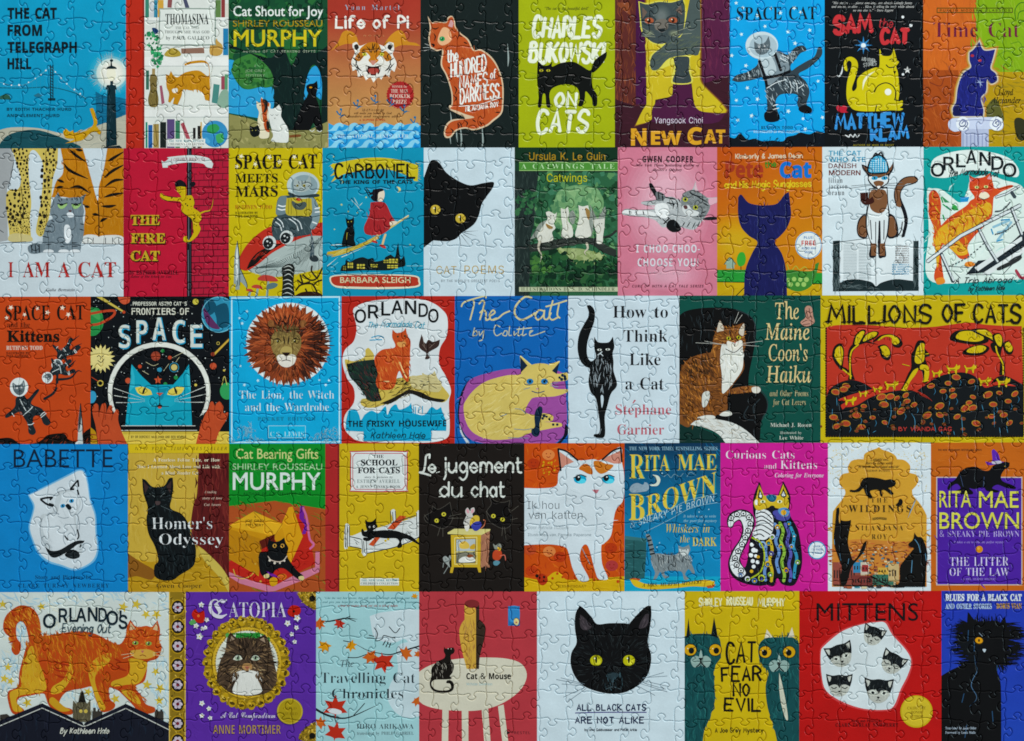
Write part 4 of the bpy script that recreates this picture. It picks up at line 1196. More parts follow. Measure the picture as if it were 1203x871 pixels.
wing_cat('1045,430! 1070,425 1115,420! 1112,470 1105,520 1100,560 1070,560 1068,510 1060,480', '1030,340! 1060,400 1075,420 1100,380 1118,350! 1115,420 1075,430 1045,420', '', '')
for x, y in ((815, 405), (885, 385), (996, 370), (1090, 450)):
    dots('2a2c24', '%d,%d %d,%d' % (x - 6, y, x + 8, y), 3)
G('header'); R('14301f', 604, 0, 1190, 100); T('Ursula K. Le Guin', 685, 1118, 88, 42, 'a8842c', 's', wt=.006)
G('series_band'); R('4f8a3c', 628, 102, 1190, 148); R('9ac07a', 628, 100, 1190, 104); R('9ac07a', 628, 146, 1190, 150); T('A CATWINGS TALE', 640, 1170, 138, 28, 'b9d8a8', 'B', sp=.1, wt=-.008)
G('title'); T('Catwings', 785, 1015, 212, 46, 'b4b83a', 's', wt=.004)
G('illustrator_band'); R('b9c0a0', 628, 810, 1190, 836); T('ILLUSTRATIONS BY S. D. SCHINDLER', 640, 1172, 832, 20, '2f3f2a', 'B', wt=-.010)

Z(720, 170, 4.8375)
cover(1, 725.8, 842.4, 'cc7a8e', 'pink cover with a silver tabby kitten lying on its back')
G('vignette'); glow('cc7a8e d592a3 dba9b6', 310, 340, 270, 360, q=.4); glow('cc7a8e d58fa2 d9a0b0', 310, 740, 240, 100, q=.3)
G('kitten')
S('b4b8b8', '55,380 75,365 130,370 200,372 240,365 260,350 210,345 165,338 168,325 230,320 290,300 340,298 390,320 400,280 440,260 455,250 470,205! 485,265 530,300 592,300! 590,330 555,345 545,380 510,430 470,480 430,482 390,470 380,490 340,498 310,470 280,470 240,430 190,415 130,405 60,400')
fur('e6e8e6 8f9496 c4c8c8 6a7074', '200,330 390,330 400,400 460,470 280,460 230,410', 150, 26, 4, ang=25)
S('7e8484', '400,280 440,260 490,270 550,320 545,375 500,430 440,410 395,370 388,320'); fur('b9bdbc 4a5052 8f9594 2c3032', '400,285 480,270 545,330 520,410 450,410 395,350', 150, 22, 4, cen=(470, 350))
LL('1f2426', 8, '430,268 470,290 520,300', '450,262 500,275', '470,290 540,330', '510,330 545,350', '500,390 530,380', '480,410 510,405', taper=2)
S('d9dcda', '395,350 430,345 450,370 490,385 470,410 430,405 400,385'); S('5a3a3c', '400,350 418,345 425,362 410,368'); S('e4e6e4', '55,380 90,370 200,378 240,390 235,408 130,400 60,396')
S('141618', '205,225 222,222 245,260 260,290 245,298 218,260'); fur('34383a 08090a', '210,230 250,290', 20, 20, 4, ang=60) if 0 else None
S('6a7072', '245,270 280,275 300,300 275,320 248,315'); LL('2a2f32', 6, '330,310 345,340 340,370', '350,305 368,335 362,365', '370,305 385,330', '300,400 330,430', '280,420 310,450', '250,400 275,425', '420,470 440,440', '450,478 470,440', '480,470 495,435', '395,465 410,440', '90,375 100,400', '130,372 138,402', '170,374 178,404', taper=2); S('e8eae8', '240,345 300,335 320,380 300,420 250,400'); fur('f4f4f2 c4c8c8', '240,345 310,340 305,410 250,400', 26, 22, 3, ang=30); LL('3a4042', 3, '55,380 75,368 130,372 240,368', '60,400 130,408 235,410', '168,324 230,318 290,300', '170,340 215,350', taper=2); LL('1a1d1f', 7, '258,270 262,310', '280,280 285,318', '300,300 350,310', '310,330 350,340', '290,450 320,420'); S('0e1012', '305,470 315,435 350,428 380,460 385,488 340,498'); S('1a1c1e', '510,425 540,412 588,412 592,425 550,430'); S('d8b9c0', '462,250! 470,210! 480,262 470,266'); S('d8aab6', '545,310 592,305 588,328 552,345')
LL('f0f2f0', 2, '440,395 380,410', '455,405 420,440', '480,400 520,440')
eyes('b0b44a', ((412, 312), (470, 358)), 15, 14, prx=7, pry=8)
G('author_name'); T('GWEN COOPER', 168, 458, 100, 34, '3a1e28', 'X', wt=.014, sp=.06)
G('tagline'); T('New York Times bestselling author of', 130, 494, 124, 14, '5a2a3a', 'J'); T("Homer's Odyssey", 228, 392, 150, 14, '5a2a3a', 'J')
G('title'); T('I CHOO-CHOO-', 132, 494, 614, 44, 'd8d2d8', 'X', wt=.006, sp=.05); T('CHOOSE YOU!', 140, 486, 692, 44, 'd8d2d8', 'X', wt=.006, sp=.05)
G('series_line'); T('A FAMILY STORY', 205, 420, 738, 16, 'e0b8c4', 's', sp=.1); T('CURL UP WITH A CAT TALE SERIES', 110, 516, 812, 15, '5a2a3a', 'O', wt=-.01, sp=.05)

cover(1, 842.4, 966, grad(592, 100, 'b8521c', 900, 640, 'c8801f'), 'orange cover with a dark blue cat, green strip and round white sticker')
G('ground'); glow('c47a22 c9922a c9a032', 700, 560, 220, 170, q=.3); S('c2a02c', '592,780! 700,770 850,785 1000,795 1190,790! 1190,870! 592,870!'); fur('d0b040 b08a20', '600,790 1180,800 1180,855 600,855', 40, 60, 6, ang=-30)
G('green_strip'); P('2f8f3a', '592,712 830,712 970,725 1190,730 1190,790 592,780'); fur('44a04c 247a30 58b05a', '600,716 1180,735 1180,785 600,775', 60, 60, 5, ang=2); LL('14301a', 5, '592,780 820,784', '920,786 1190,792'); L('20260f', 5, '770,790 700,860'); 
G('house'); P('8fa896', '635,680 665,640 700,680 690,682 690,705 645,705 645,682'); LL('3f5a4a', 4, '632,682 665,642 700,682'); G('tree'); L('4a3a1a', 5, '728,690 728,712'); S('3f9f3a', '704,650 720,615 745,615 756,650 745,685 715,690')
G('bowl'); S('3f7f36', '950,740! 1000,712 1080,720 1140,715 1150,680! 1170,670 1168,690 1150,760 1120,810 1060,835 1000,820 965,785'); fur('5a9a44 2f6a2c', '965,745 1130,740 1100,810 1020,820', 40, 24, 4, ang=0); dots('9ac06a', '995,770 1030,765 1065,768 1100,768 1010,795 1050,795 1085,795', 12); LL('a8b44a', 4, '980,715 960,680', '1000,712 990,680', '1020,712 1040,690 1060,712 1090,695 1110,715')
G('cat_shape', 'plain dark blue cat shape')
S('1b1d52', '712,300! 730,285 770,330 830,345 880,345 935,335 975,285 1000,270! 1008,340 1012,410 985,480 940,530 915,552 960,620 985,720 990,870! 745,870! 752,720 790,620 822,555 775,520 730,470 712,400')
fur('262a66 14163f 2c3070', '735,350 990,340 990,460 920,540 960,700 960,850 775,850 790,660 825,550 745,470', 110, 50, 6, ang=85)
G('author_name'); Hd('Kimberly & James Dean', 695, 1080, 80, 26, 'd8c4a8', 5, jit=.3, dy=-4)
G('title'); T('Pete', 640, 855, 188, 92, 'a03a26', 'X', wt=.012, jit=.2); T('Cat', 948, 1128, 186, 86, '1f6fc4', 'X', wt=.02, jit=.2); Hd('the', 862, 930, 132, 34, '3f7a2a', 7, jit=.3, dy=-8)
G('subtitle'); Hd('and His Magic Sunglasses', 632, 1130, 248, 38, 'd8b83a', 7, jit=.4, dy=-8)
G('sticker'); E('e0e6e4', 1112, 572, 76, 78); ring('3a8ac0', 1112, 572, 72, 4, 74); T('PLUS', 1085, 1135, 536, 14, '2f6fa8', 'X'); T('FREE', 1072, 1152, 574, 28, 'c03a34', 'X'); T('AUDIO AND', 1072, 1154, 596, 13, '2f6fa8', 'X'); T('MUSIC', 1090, 1136, 618, 13, '2f6fa8', 'X')

Z(963, 170, 4.8375)
cover(1, 966, 1085, 'd3dfe3', 'white cover with a brown cat wearing a checked cap atop an open book')
G('title'); T('THE CAT', 50, 236, 62, 26, '3f96b4', 's', wt=.02); T('WHO ATE', 52, 262, 98, 26, '3f96b4', 's', wt=.02); T('DANISH', 50, 208, 134, 26, '6a2f2a', 's', wt=.012); T('MODERN', 52, 232, 174, 27, '6a2f2a', 's', wt=.02)
G('author_name'); T('lilian', 50, 130, 218, 30, '3a3c40', 'B', wt=-.003, sp=.06); T('jackson', 50, 158, 252, 30, '3a3c40', 'B', wt=-.003, sp=.06); T('braun', 50, 140, 288, 30, '3a3c40', 'B', wt=-.003, sp=.06)
G('book')
P('1c2a2c', '75,548 115,545 112,790 560,545 562,832 75,835'); P('1c2a2c', '75,548 112,548 112,800 75,835'); P('1c2a2c', '530,548 562,548 562,832 530,800'); S('1c2a2c', '75,835! 90,790 200,785 280,800 320,815 360,798 450,785 540,790 562,832! 340,832 320,838 300,832')
fur('6a7a7c 8fa0a0', '80,560 108,560 108,800 80,820', 30, 60, 3, ang=90); fur('6a7a7c 8fa0a0', '534,560 558,560 558,815 534,790', 30, 60, 3, ang=90); fur('8fa0a0 6a7a7c', '120,795 280,805 310,815 120,822', 30, 60, 2, ang=4)
S('dde5e6', '118,550! 160,545 280,530 320,540 360,530 480,530 532,550! 530,775! 430,765 350,785 320,805 290,780 200,765 118,775!')
LL('5a6668', 4, '320,545 318,700 320,800', '118,552 160,548 280,532')
for k in range(24):
    y = 565 + k * 8.5
    L('9aa6a8', 3, '135,%d 210,%d' % (y, y), smooth=False); L('9aa6a8', 3, '222,%d 292,%d' % (y + 3, y + 3), smooth=False)
for k in range(13):
    y = 583 + k * 13
    T('MURDER MOSTLY FINE'[k % 6:12 + k % 5], 430 if k < 8 else 412, 508, y, 8, '5a4a44' if k < 8 else '2f8ab0', 'X')
G('cat')
L('15161c', 26, '470,520 488,440 478,380 450,310 446,260 480,215 540,205'); L('dde4e4', 15, '458,520 476,440 466,380 455,350', 1); L('7a5236', 36, '452,345 440,290 452,240 490,205 545,203'); LL('15161c', 6, '436,345 424,290 436,235 480,190 540,183 556,205 530,222 485,235 462,265 458,300 470,355', '440,525 462,490 470,440', '468,525 486,460 480,370')
S('15161c', '210,480 225,420 265,400 270,525 225,525'); S('7a5236', '216,478 230,428 262,410 268,518 226,515'); S('15161c', '385,400 425,410 445,470 440,522 385,525'); S('7a5236', '390,412 420,418 436,470 430,515 390,515')
S('15161c', '280,250! 385,240! 390,330 398,400 390,500 372,560 378,630 360,642 335,640 330,560 325,560 318,635 290,642 280,625 288,560 262,480 262,400 275,330'); S('dde4e4', '284,255! 380,248! 384,330 390,400 382,500 364,560 345,560 342,450 335,440 328,560 296,560 270,480 270,400 282,330')
S('7a5236', '286,270 330,255 375,265 384,340 360,385 320,388 285,355'); R('7a5236', 292, 562, 322, 632); R('7a5236', 342, 562, 370, 632); LL('2a2a30', 5, '318,440 318,560', '342,435 345,560', '288,430 295,540', '366,430 364,540')
S('15161c', '238,112! 270,125 300,160 360,160 400,130 420,96! 418,140 395,180 392,215 355,245 335,255 305,245 275,205 272,175 245,140'); S('7a5236', '246,122! 275,140 300,168 360,165 395,140 414,110! 408,140 385,168 335,185 280,168'); S('dde4e4', '282,180 335,190 385,175 384,215 350,238 320,240 285,210'); S('7a5236', '305,215 335,205 365,215 350,238 325,242')
LL('6a7274', 2.5, '300,230 165,250', '300,225 180,235', '370,225 470,215', '370,230 480,235'); S('f0f0ec', '325,238 345,236 335,252')
for x in (312, 368):
    U('eye'); S('3f9ac0', '%d,190 %d,180 %d,186 %d,200 %d,200' % (x - 18, x, x + 18, x + 10, x - 12)); E('10151a', x, 190, 4, 7)
U('cap'); S('17181e', '272,160 278,100 300,70 330,55 365,68 385,100 392,155 335,170'); S('5ab0d0', '280,155 286,105 305,76 332,64 360,76 378,105 384,150 335,160')
for k in range(7):
    L('d8e8ea', 4, '%d,%d %d,%d' % (292 + k * 14, 78 if 1 < k < 5 else 100, 290 + k * 14.5, 155), smooth=False); L('2f86ae', 4, '284,%d 380,%d' % (84 + k * 12, 84 + k * 12), smooth=False)
LL('17181e', 9, '305,68 318,50 332,58 348,45 362,66')
U('pipe'); S('3a1a14', '230,275! 275,272! 278,310 300,295! 310,325 285,340 255,342 234,320')

cover(1, 1085, 1203, '1f9a96', 'turquoise cover with a ginger cat leaning over a white ship gangway rail')
G('white_patches'); S('dfe8e2', '630,140 650,80 740,45 860,30 980,45 1080,80 1130,140 1120,185 1040,170 960,150 860,150 760,180 700,190 640,180'); S('d9e6de', '610,270 640,250 690,255 740,290 800,330 840,260 860,200 960,170 1040,200 1140,230 1190,300! 1190,760! 1090,770 900,780 760,790 640,780 600,700 620,500')
fur('a8d6d0 c9e4dc 7cc4be', '620,280 1140,260 1150,760 640,760', 60, 50, 7, ang=-40)
LL('2f9a58', 8, '690,300 700,330', '700,340 740,370', '700,400 710,430'); P('3a9a4a', '755,335 780,350 790,375 750,370'); P('2f8ac0', '798,298 850,298 842,325 800,328'); LL('2c6a58', 6, '720,350 750,375'); P('3f8a5a', '690,290 740,330 710,330')
G('gangway')
P('20282e', '830,740 900,660 990,650 1150,500 1190,470 1190,580 990,720'); P('dfe4e2', '880,700 1150,520 1150,545 900,720'); P('dfe4e2', '920,735 1180,570 1180,600 960,740'); LL('8fb8c8', 14, '985,470 1080,430', '1010,500 1060,490', '1010,545 1090,440'); LL('3a90b8', 8, '975,480 985,510', '1030,430 1080,425', '1005,550 1040,540')
LL('3a444a', 4, '700,690 850,700', '760,720 800,760', '850,740 980,740', '1040,740 1150,620'); LL('2a3034', 9, '1060,690 1100,650 1145,630')
G('ginger_cat')
S('c9502c', '620,330 622,280 650,258 680,290 690,350 685,410 690,460! 740,410 830,350 855,320 880,300 850,250 855,190 845,170! 880,190 930,185 972,160! 985,220 1000,250 1080,230 1100,240 1040,265 1010,285 990,300 985,340 980,400 960,430 940,460 880,520 840,580 850,640 800,650 750,600 700,570 690,640 705,760 700,790 660,780 650,740 670,650 645,550 650,480 620,400')
S('d8a83a', '690,470 760,430 860,370 960,330 975,380 920,440 850,500 780,540 830,580 840,620 790,630 740,590 690,560 680,640 670,700 660,640 660,520')
fur('d8702c c8442a e0a23a dcb84a', '640,290 680,330 690,480 850,350 970,340 960,420 850,520 830,620 700,570 660,640 640,480', 240, 34, 6, ang=60, spread=40, mix=.25)
LL('a83a22', 7, '740,460 770,480 760,520', '790,420 820,450 815,490', '840,380 870,420 868,460', '900,350 930,390 920,430', '760,560 790,575', '780,590 815,600', '625,350 680,345', '625,400 685,395', '640,300 675,300', taper=2)
S('c8472c', '860,200 900,190 960,195 985,240 975,280 940,300 890,295 858,260'); fur('d8683a b83a24 dc8a4a', '865,205 970,200 975,270 900,290', 50, 22, 4, cen=(920, 260)); S('e4d8c0', '915,275 945,270 965,295 930,312 905,300'); P('c86a78', '918,262 936,262 927,276'); P('d89aa0', '850,185 852,215 872,200'); P('d89aa0', '968,172 975,200 950,195')
LL('3a2a1a', 3, '905,300 930,312 955,305'); eyes('cfd88a', ((893, 243), (945, 240)), 13, 8, prx=4, pry=6)
U('paw'); S('dc8a3a', '830,670 860,665 882,680 860,695 825,690'); U('paw'); S('dc8a3a', '660,765 700,755 712,785 670,795')
G('rail'); L('3a444a', 24, '612,665 800,520 1140,345', smooth=False); L('d5dcdc', 15, '612,665 800,520 1140,345', smooth=False); L('3a444a', 15, '1000,300 1060,280 1135,236', smooth=False); L('d5dcdc', 8, '1000,300 1060,280 1135,236', smooth=False)
LL('3a444a', 20, '905,480 950,570 1010,670', '690,620 760,780', '1090,360 1150,520', '1090,270 1110,300'); LL('d5dcdc', 10, '908,484 952,570 1012,666', '694,626 762,774', '1094,366 1150,510')
for a, b in (((740, 690), (930, 565)), ((1000, 510), (1130, 430)), ((1000, 380), (1080, 330))):
    for k in range(12):
        t = k / 11; E('4a5256', a[0] + (b[0] - a[0]) * t, a[1] + (b[1] - a[1]) * t + 16 * math.sin(math.pi * t), 7, 4, -35)
S('2a2c2c', '1010,700 1090,660 1145,635 1140,655 1080,690 1020,715'); S('a03a4a', '1110,720 1120,710 1150,750 1170,740 1165,765 1135,760')
G('title')
for ch_, a, b, y, d in (('O', 632, 708, 180, -14), ('R', 702, 765, 145, -8), ('L', 775, 830, 128, 0), ('A', 832, 892, 108, 2), ('N', 908, 972, 118, 6), ('D', 975, 1045, 142, 10), ('O', 1040, 1118, 182, 14)):
    T(ch_, a, b, y, 74, '10181c', 's', wt=.012)
G('subtitle'); Hd('The Marmalade Cat', 728, 1015, 172, 36, '1d3034', 5, sl=.35, jit=.3, bend=12)
G('caption'); Hd('A Trip Abroad', 765, 1090, 790, 32, '1d3034', 5, sl=.4, jit=.2, dy=-6); Hd('by Kathleen Hale', 842, 1050, 832, 24, '1d3034', 4, sl=.4, jit=.2, dy=-6)
# ================================================================ ROW 3
Z(0, 345, 4.8375)
cover(2, 0, 106.5, 'c04a26', 'burnt orange cover with three floating cats in spacesuits and a rocket')
G('horizon'); S('14100e', '-40,830! 30,820 70,825 120,855 200,850 240,830 270,805 330,795 370,800 390,830 440,840 470,800 490,780 520,760! 520,880! -40,880!'); fur('7a3420 b0482a 0a0807', '20,845 120,850 270,820 370,805 420,850 510,800 515,860 20,860', 50, 30, 4, ang=-45)
G('rocket'); S('c4ccca', '440,860! 443,800 445,720 456,625! 464,720 468,800 472,860!'); S('3a4248', '445,720! 456,625! 462,700 455,760 446,780'); LL('1a1816', 5, '458,625 470,760 476,830'); P('dfe4e0', '440,840 428,850 430,870 445,870')
def float_cat(cx, cy, k, rot, fl=1):
    """A small floating cat in a suit: helmet, face, packed limbs and boots."""
    G('spacesuit_cat')
    c, s_ = math.cos(math.radians(rot)), math.sin(math.radians(rot))
    def q(t): return ' '.join('%.1f,%.1f' % (cx + (x * c * fl - y * s_) * k, cy + (x * s_ * fl + y * c) * k) for x, y in t)
    S('1d262b', q([(-25, 10), (20, 0), (40, 25), (95, -20), (110, -12), (60, 40), (62, 62), (110, 90), (130, 130), (150, 175), (130, 190), (108, 175), (95, 130), (60, 130), (50, 170), (60, 215), (40, 232), (18, 215), (20, 170), (0, 120), (-15, 90), (-90, 115), (-98, 98), (-40, 60)]))
    fur('6a7a82 2f3c42 94a4a8 c4cece', q([(-15, 20), (30, 30), (60, 70), (120, 130), (50, 120), (40, 200), (25, 200), (0, 110), (-80, 105), (-30, 60)]), 40, 20 * k, 3, ang=60 + rot, mix=.6)
    for t in ([(20, 170), (40, 172), (55, 165)], [(100, 140), (120, 128), (132, 120)], [(0, 115), (40, 90), (62, 72)], [(98, 130), (112, 118), (126, 112)], [(-60, 92), (-55, 105), (-50, 112)], [(-5, 20), (8, 60), (20, 90)]):
        L('d5dedc', 4.5 * min(1, k + .2), q(t))
    U('helmet'); x, y = cx + (0 * fl * c + 48 * s_) * k, cy + (0 - 48 * c) * k; E('dfe6e4', x, y, 52 * k, 54 * k)
    U('face'); S('59666b', q([(-32, -78), (-12, -62), (14, -64), (32, -84), (34, -48), (22, -14), (-4, -2), (-26, -18), (-36, -46)])); dots('eef2f0', q([(-12, -44), (14, -46)]), 5 * k); dots('12161a', q([(-11, -44), (15, -46)]), 2.6 * k); LL('1a2024', 3, q([(-10, -22), (2, -28), (14, -22)])); LL('c4cccc', 3, q([(-26, -70), (-24, -40)]), q([(26, -72), (28, -44)]))
float_cat(335, 378, .62, 200, -1); float_cat(290, 458, .60, 225, -1); float_cat(115, 580, 1.0, -8)
LL('1a2226', 15, '350,340 395,330 430,300 465,285', '380,340 400,280 450,240', '320,490 400,480 440,440 465,445', '390,420 430,380', '325,480 318,530', taper=1); LL('1a2226', 14, '250,600 300,570 322,535')
G('title'); T('SPACE CAT', 30, 480, 152, 82, '19140f', 'B', dy=-4, wt=-.002)
stars('efe0cc', '62,80 38,138 140,120 212,85 270,108 355,82 388,120', 15)
G('subtitle'); T('and the', 40, 170, 192, 30, '19140f', 'B', wt=-.010); T('Kittens', 40, 338, 274, 62, '19140f', 'B', wt=.012)
G('author_name'); T('RUTHVEN TODD', 36, 242, 320, 22, 'ddc8b8', 'B', wt=.008); T('ILLUSTRATED BY', 36, 165, 344, 12, '2a1a12', 'B'); T('PAUL GALDONE', 36, 164, 362, 14, '2a1a12', 'B')

cover(2, 106.5, 269.6, '0e1216', 'black space cover with a teal cat head inside a white helmet ring')
for k in range(1):
    G('stars'); 
    for x, y in RNG.uniform((525, 30), (1295, 740), (190, 2)):
        E('c4ccc8', x, y, RNG.uniform(1.4, 3.4))
G('planet'); S('2f8a4a', '515,80! 560,85 585,130 585,190 550,235 515,242!'); S('4aa05a', '515,95! 550,95 570,130 560,150 515,120!'); L('b8482e', 14, '515,180 570,170 640,130 650,100 600,100 515,115')
G('planet'); S('c4573a', '670,20! 740,20! 735,50 705,62 680,45')
G('comet'); P('c9b65a', '548,20 580,20 705,100 700,108'); E('b8482e', 704, 106, 9)
G('sun'); star('ddd08a', 572, 370, 84, 18, .68); E('e0d28e', 572, 370, 52); LL('2a2a20', 4, '552,360 562,352 572,360', '580,360 590,352', '556,380 575,392 592,372', '575,362 570,376')
G('planet'); S('3f9ac0', '515,550! 540,560 548,590 535,618 515,625!')
G('ring_planet'); ring('c9b65a', 570, 510, 15, 6); E('c9b65a', 1112, 47, 17) if 0 else None; LL('b8482e', 4, '520,475 560,500')
G('moon'); E('c9bd52', 1112, 47, 17)
G('planet'); E('3a8fae', 1245, 120, 98, 100); S('1a4f66', '1160,40 1200,30 1230,70 1215,110 1180,120'); S('1a4f66', '1220,80 1290,60 1300,180 1240,190 1230,140'); S('5a2f5a', '1150,60! 1175,100 1220,160 1250,200 1200,195 1165,150'); ring('6fb8cc', 1245, 120, 98, 5, 100)
G('comet'); P('c9a64a', '1215,340 1301,255 1301,270 1222,350'); E('8a3a2a', 1210, 345, 12); ring('c9b65a', 1240, 283, 8, 3)
G('planet'); E('c4573a', 1212, 413, 19); G('planet'); E('3a9a5a', 1290, 555, 40, 48); L('c9c06a', 4, '1262,520 1275,470 1290,520'); G('planet'); E('3a8fae', 1290, 840, 60, 55)
dots('c9b65a', '1274,437', 8)
G('helmet_ring'); put([tw(ell(905, 560, 292, 284)), tw(ell(905, 565, 268, 262))[::-1]], 'e3e5dc')
P('0e1216', '600,640 760,760 1060,760 1210,640 1210,880 600,880')
G('planet'); E('8f3f2e', 885, 356, 27); LL('c4573a', 3, '862,350 908,350', '860,362 910,362'); 
for x, y, r_, c in ((925, 326, 10, '2f8a4a'), (965, 365, 11, 'b8482e'), (795, 415, 11, 'b8482e'), (907, 433, 14, '3a8fae'), (990, 420, 18, 'd0c078'), (728, 495, 16, 'c4573a'), (1000, 478, 12, '2f8a4a'), (940, 515, 11, '2f8a4a'), (1112, 520, 8, 'c9b65a')):
    G('planet'); E(c, x, y, r_)
ring('3a8fae', 990, 420, 26, 4); LL('c9c4a0', 2.5, '830,390 870,410 900,400', '810,440 845,460', '960,400 930,440', '1020,360 1000,390', '1050,330 980,365')
G('rocket'); star('c4573a', 898, 492, 24, 5, .5)
G('teal_cat')
P('2aa0b8', '748,402 806,470 860,520 985,518 1040,455 1074,402 1092,755 712,755')
P('3fb4c8', '748,402 765,470 765,530 735,560'); P('3fb4c8', '1074,402 1060,470 1068,540 1085,560'); S('1c87a0', '860,520! 925,540 985,518! 940,560 920,610 900,560'); S('30a8be', '818,600 870,590 910,610 905,640 860,645 830,630'); S('30a8be', '1000,600 950,590 912,610 915,640 960,645 990,630')
P('c4543e', '888,565 928,565 908,582'); LL('12181c', 4, '908,582 908,618', '860,640 900,640 908,622 918,640 960,642'); E('12181c', 908, 640, 16, 9); E('c4543e', 908, 648, 10, 6)
for s_ in ('648,538 740,570 825,602', '650,580 740,595 825,608', '660,620 740,620 825,614', '1165,530 1080,565 992,602', '1170,572 1080,592 992,608', '1160,618 1080,618 992,614'):
    L('d8dcd4', 4, s_, 1)
for x in (818, 998):
    U('eye'); S('dccb62', '%d,535! %d,530 %d,548 %d,575! %d,580 %d,565' % ((x - 50, x - 10, x + 35, x + 48, x, x - 35) if x < 900 else (x + 50, x + 10, x - 35, x - 48, x, x + 35))); E('12181c', x, 552, 6, 22, 20 if x < 900 else -20)
G('dashboard'); R('0a0e12', 700, 752, 1120, 785); LL('c9ccc4', 4, '690,752 1110,752', '690,778 1120,778', smooth=False)
P('dcc25a', '620,785 1301,785 1301,870 620,870'); R('c9b04a', 700, 785, 1110, 800); T('BY DR DOMINIC WALLIMAN AND BEN NEWMAN', 745, 1058, 822, 14, '2a2410', 'm', wt=.01)
G('side_panel'); S('b88a2a', '515,760! 545,790 555,860! 515,860!'); LL('8a3a24', 6, '515,800 550,805', '515,830 555,830')
for pts_ in ('530,700 525,650 545,625 560,640 560,690 570,660 580,630 600,625 605,660 600,690 620,640 638,640 640,690 660,660 675,670 672,720 690,780 725,860! 560,870! 545,760', '1185,650 1195,620 1210,615 1222,640 1230,625 1250,615 1262,640 1270,680 1295,675 1290,710 1260,760 1240,800 1220,870! 1110,870! 1130,790 1160,700'):
    G('hand'); S('bc4f30', pts_); fur('c85c3a a8442a', pts_, 20, 40, 5, ang=70)
LL('8a3420', 4, '560,640 562,700', '600,690 598,720', '640,690 634,720'); LL('8a3420', 4, '1222,640 1218,690', '1262,660 1250,700')
G('title')
for c_, a, b, y, d in (('S', 674, 740, 305, 0), ('P', 775, 838, 278, 0), ('A', 866, 942, 262, 0), ('C', 980, 1050, 278, 0), ('E', 1082, 1150, 303, 0)):
    T(c_, a + 5, b + 5, y + 3, 122, '2f9ac0', 'm', wt=.03); T(c_, a, b, y, 122, 'd5dcd4', 'm', wt=.012)
G('subtitle'); T("PROFESSOR ASTRO CAT'S", 755, 1062, 68, 20, 'd0d2c4', 'm', wt=.02); T('FRONTIERS OF', 748, 1075, 120, 36, 'd8d8c8', 'm', wt=.012)

Z(240, 345, 4.8375)
cover(2, 269.6, 401.2, '1aa6d4', 'bright blue cover with a shaggy lion head in a white disc')
G('border'); put([tw([(152, 22), (772, 14), (772, 848), (152, 850)]), tw([(160, 30), (160, 842), (764, 840), (764, 24)])], 'bfe2ec')
G('disc'); S('dfe8e8', '470,52 600,80 680,160 712,270 690,380 620,470 480,518 360,490 270,410 240,290 260,180 350,90'); 
stars('c8e6ee', '242,102 200,140 215,170 205,412 228,520 305,495 655,492 708,494 690,520', 10)
G('lion_head')
outl = []
for k in range(72):
    a = 2 * math.pi * k / 72
    outl.append((472 + (248 if k % 2 else 205) * math.cos(a) * (1 + .04 * math.sin(5 * a)), 290 + (240 if k % 2 else 200) * math.sin(a)))
put([tw(outl)], '7a3a22')
fur('a8502e 8a4026 b8603a 5a2a1c', [(472 + 210 * math.cos(a), 290 + 205 * math.sin(a)) for a in np.linspace(0, 6.2, 40)], 420, 74, 9, cen=(470, 280), spread=10, mix=.1)
fur('2a1a16 3a221a 1c1412', '600,130 690,200 700,290 640,400 560,460 560,380 620,280', 110, 74, 8, cen=(470, 280), spread=9, mix=.1)
fur('b85a34 9a4426 c46a40', '330,140 480,80 600,120 540,170 400,170', 90, 60, 8, cen=(470, 290), spread=14, mix=.1)
fur('1e1614 2a1c16', '385,160 450,130 540,150 560,240 540,300 400,290 370,220', 130, 44, 7, cen=(465, 340), spread=14, mix=.1)
fur('3a241a 8a4a2c 6a3420 a85a34', '380,330 560,330 540,420 470,500 400,420', 110, 54, 7, cen=(465, 280), spread=12, mix=.1)
S('8a7444', '385,240 420,215 465,225 510,215 545,240 550,300 525,350 500,390 430,392 400,350 380,300')
fur('b09a5c 6a542e 4a3a22 c4b070', '390,240 540,240 540,310 500,380 430,380 392,310', 130, 24, 5, cen=(465, 250), spread=16)
fur('1c1614 2a2018', '400,190 530,190 520,240 465,225 410,240', 60, 34, 6, ang=80)
S('b09c5e', '440,310 465,300 495,310 500,340 466,355 432,340'); P('2a1c18', '440,335 492,335 470,358 462,358'); S('e2ddd0', '412,360 440,345 466,358 495,345 522,360 510,400 470,420 430,405'); fur('c9c4b4 f0ece2', '420,360 515,360 500,405 435,405', 30, 16, 3, ang=75); LL('1e1612', 4, '466,358 466,380', '440,384 466,378 492,384')
LL('1e1612', 8, '392,262 420,258 440,275', '540,262 512,258 495,275', '450,240 458,290', '482,240 476,290', taper=2)
U('ear'); S('8a5a34', '360,180 372,150 395,160 392,195'); fur('b87a4a 5a3420', '365,160 392,165 385,192', 14, 16, 3, ang=60); U('ear'); S('8a5a34', '545,160 572,152 580,180 555,195'); fur('b87a4a 5a3420', '550,165 575,165 565,190', 14, 16, 3, ang=100)
eyes('9a8a4a', ((418, 272), (515, 270)), 15, 9, pupil='12100c', prx=7, pry=8, glint='e8e0c8')
G('title'); T('The Lion, the Witch', 200, 738, 598, 46, 'cfe4ea', 'B', wt=-.010); T('and the Wardrobe', 232, 708, 668, 46, 'cfe4ea', 'B', wt=-.010)
G('edition_line'); T('POCKET EDITION', 305, 632, 720, 18, '2a7f9c', 'B', sp=.1)
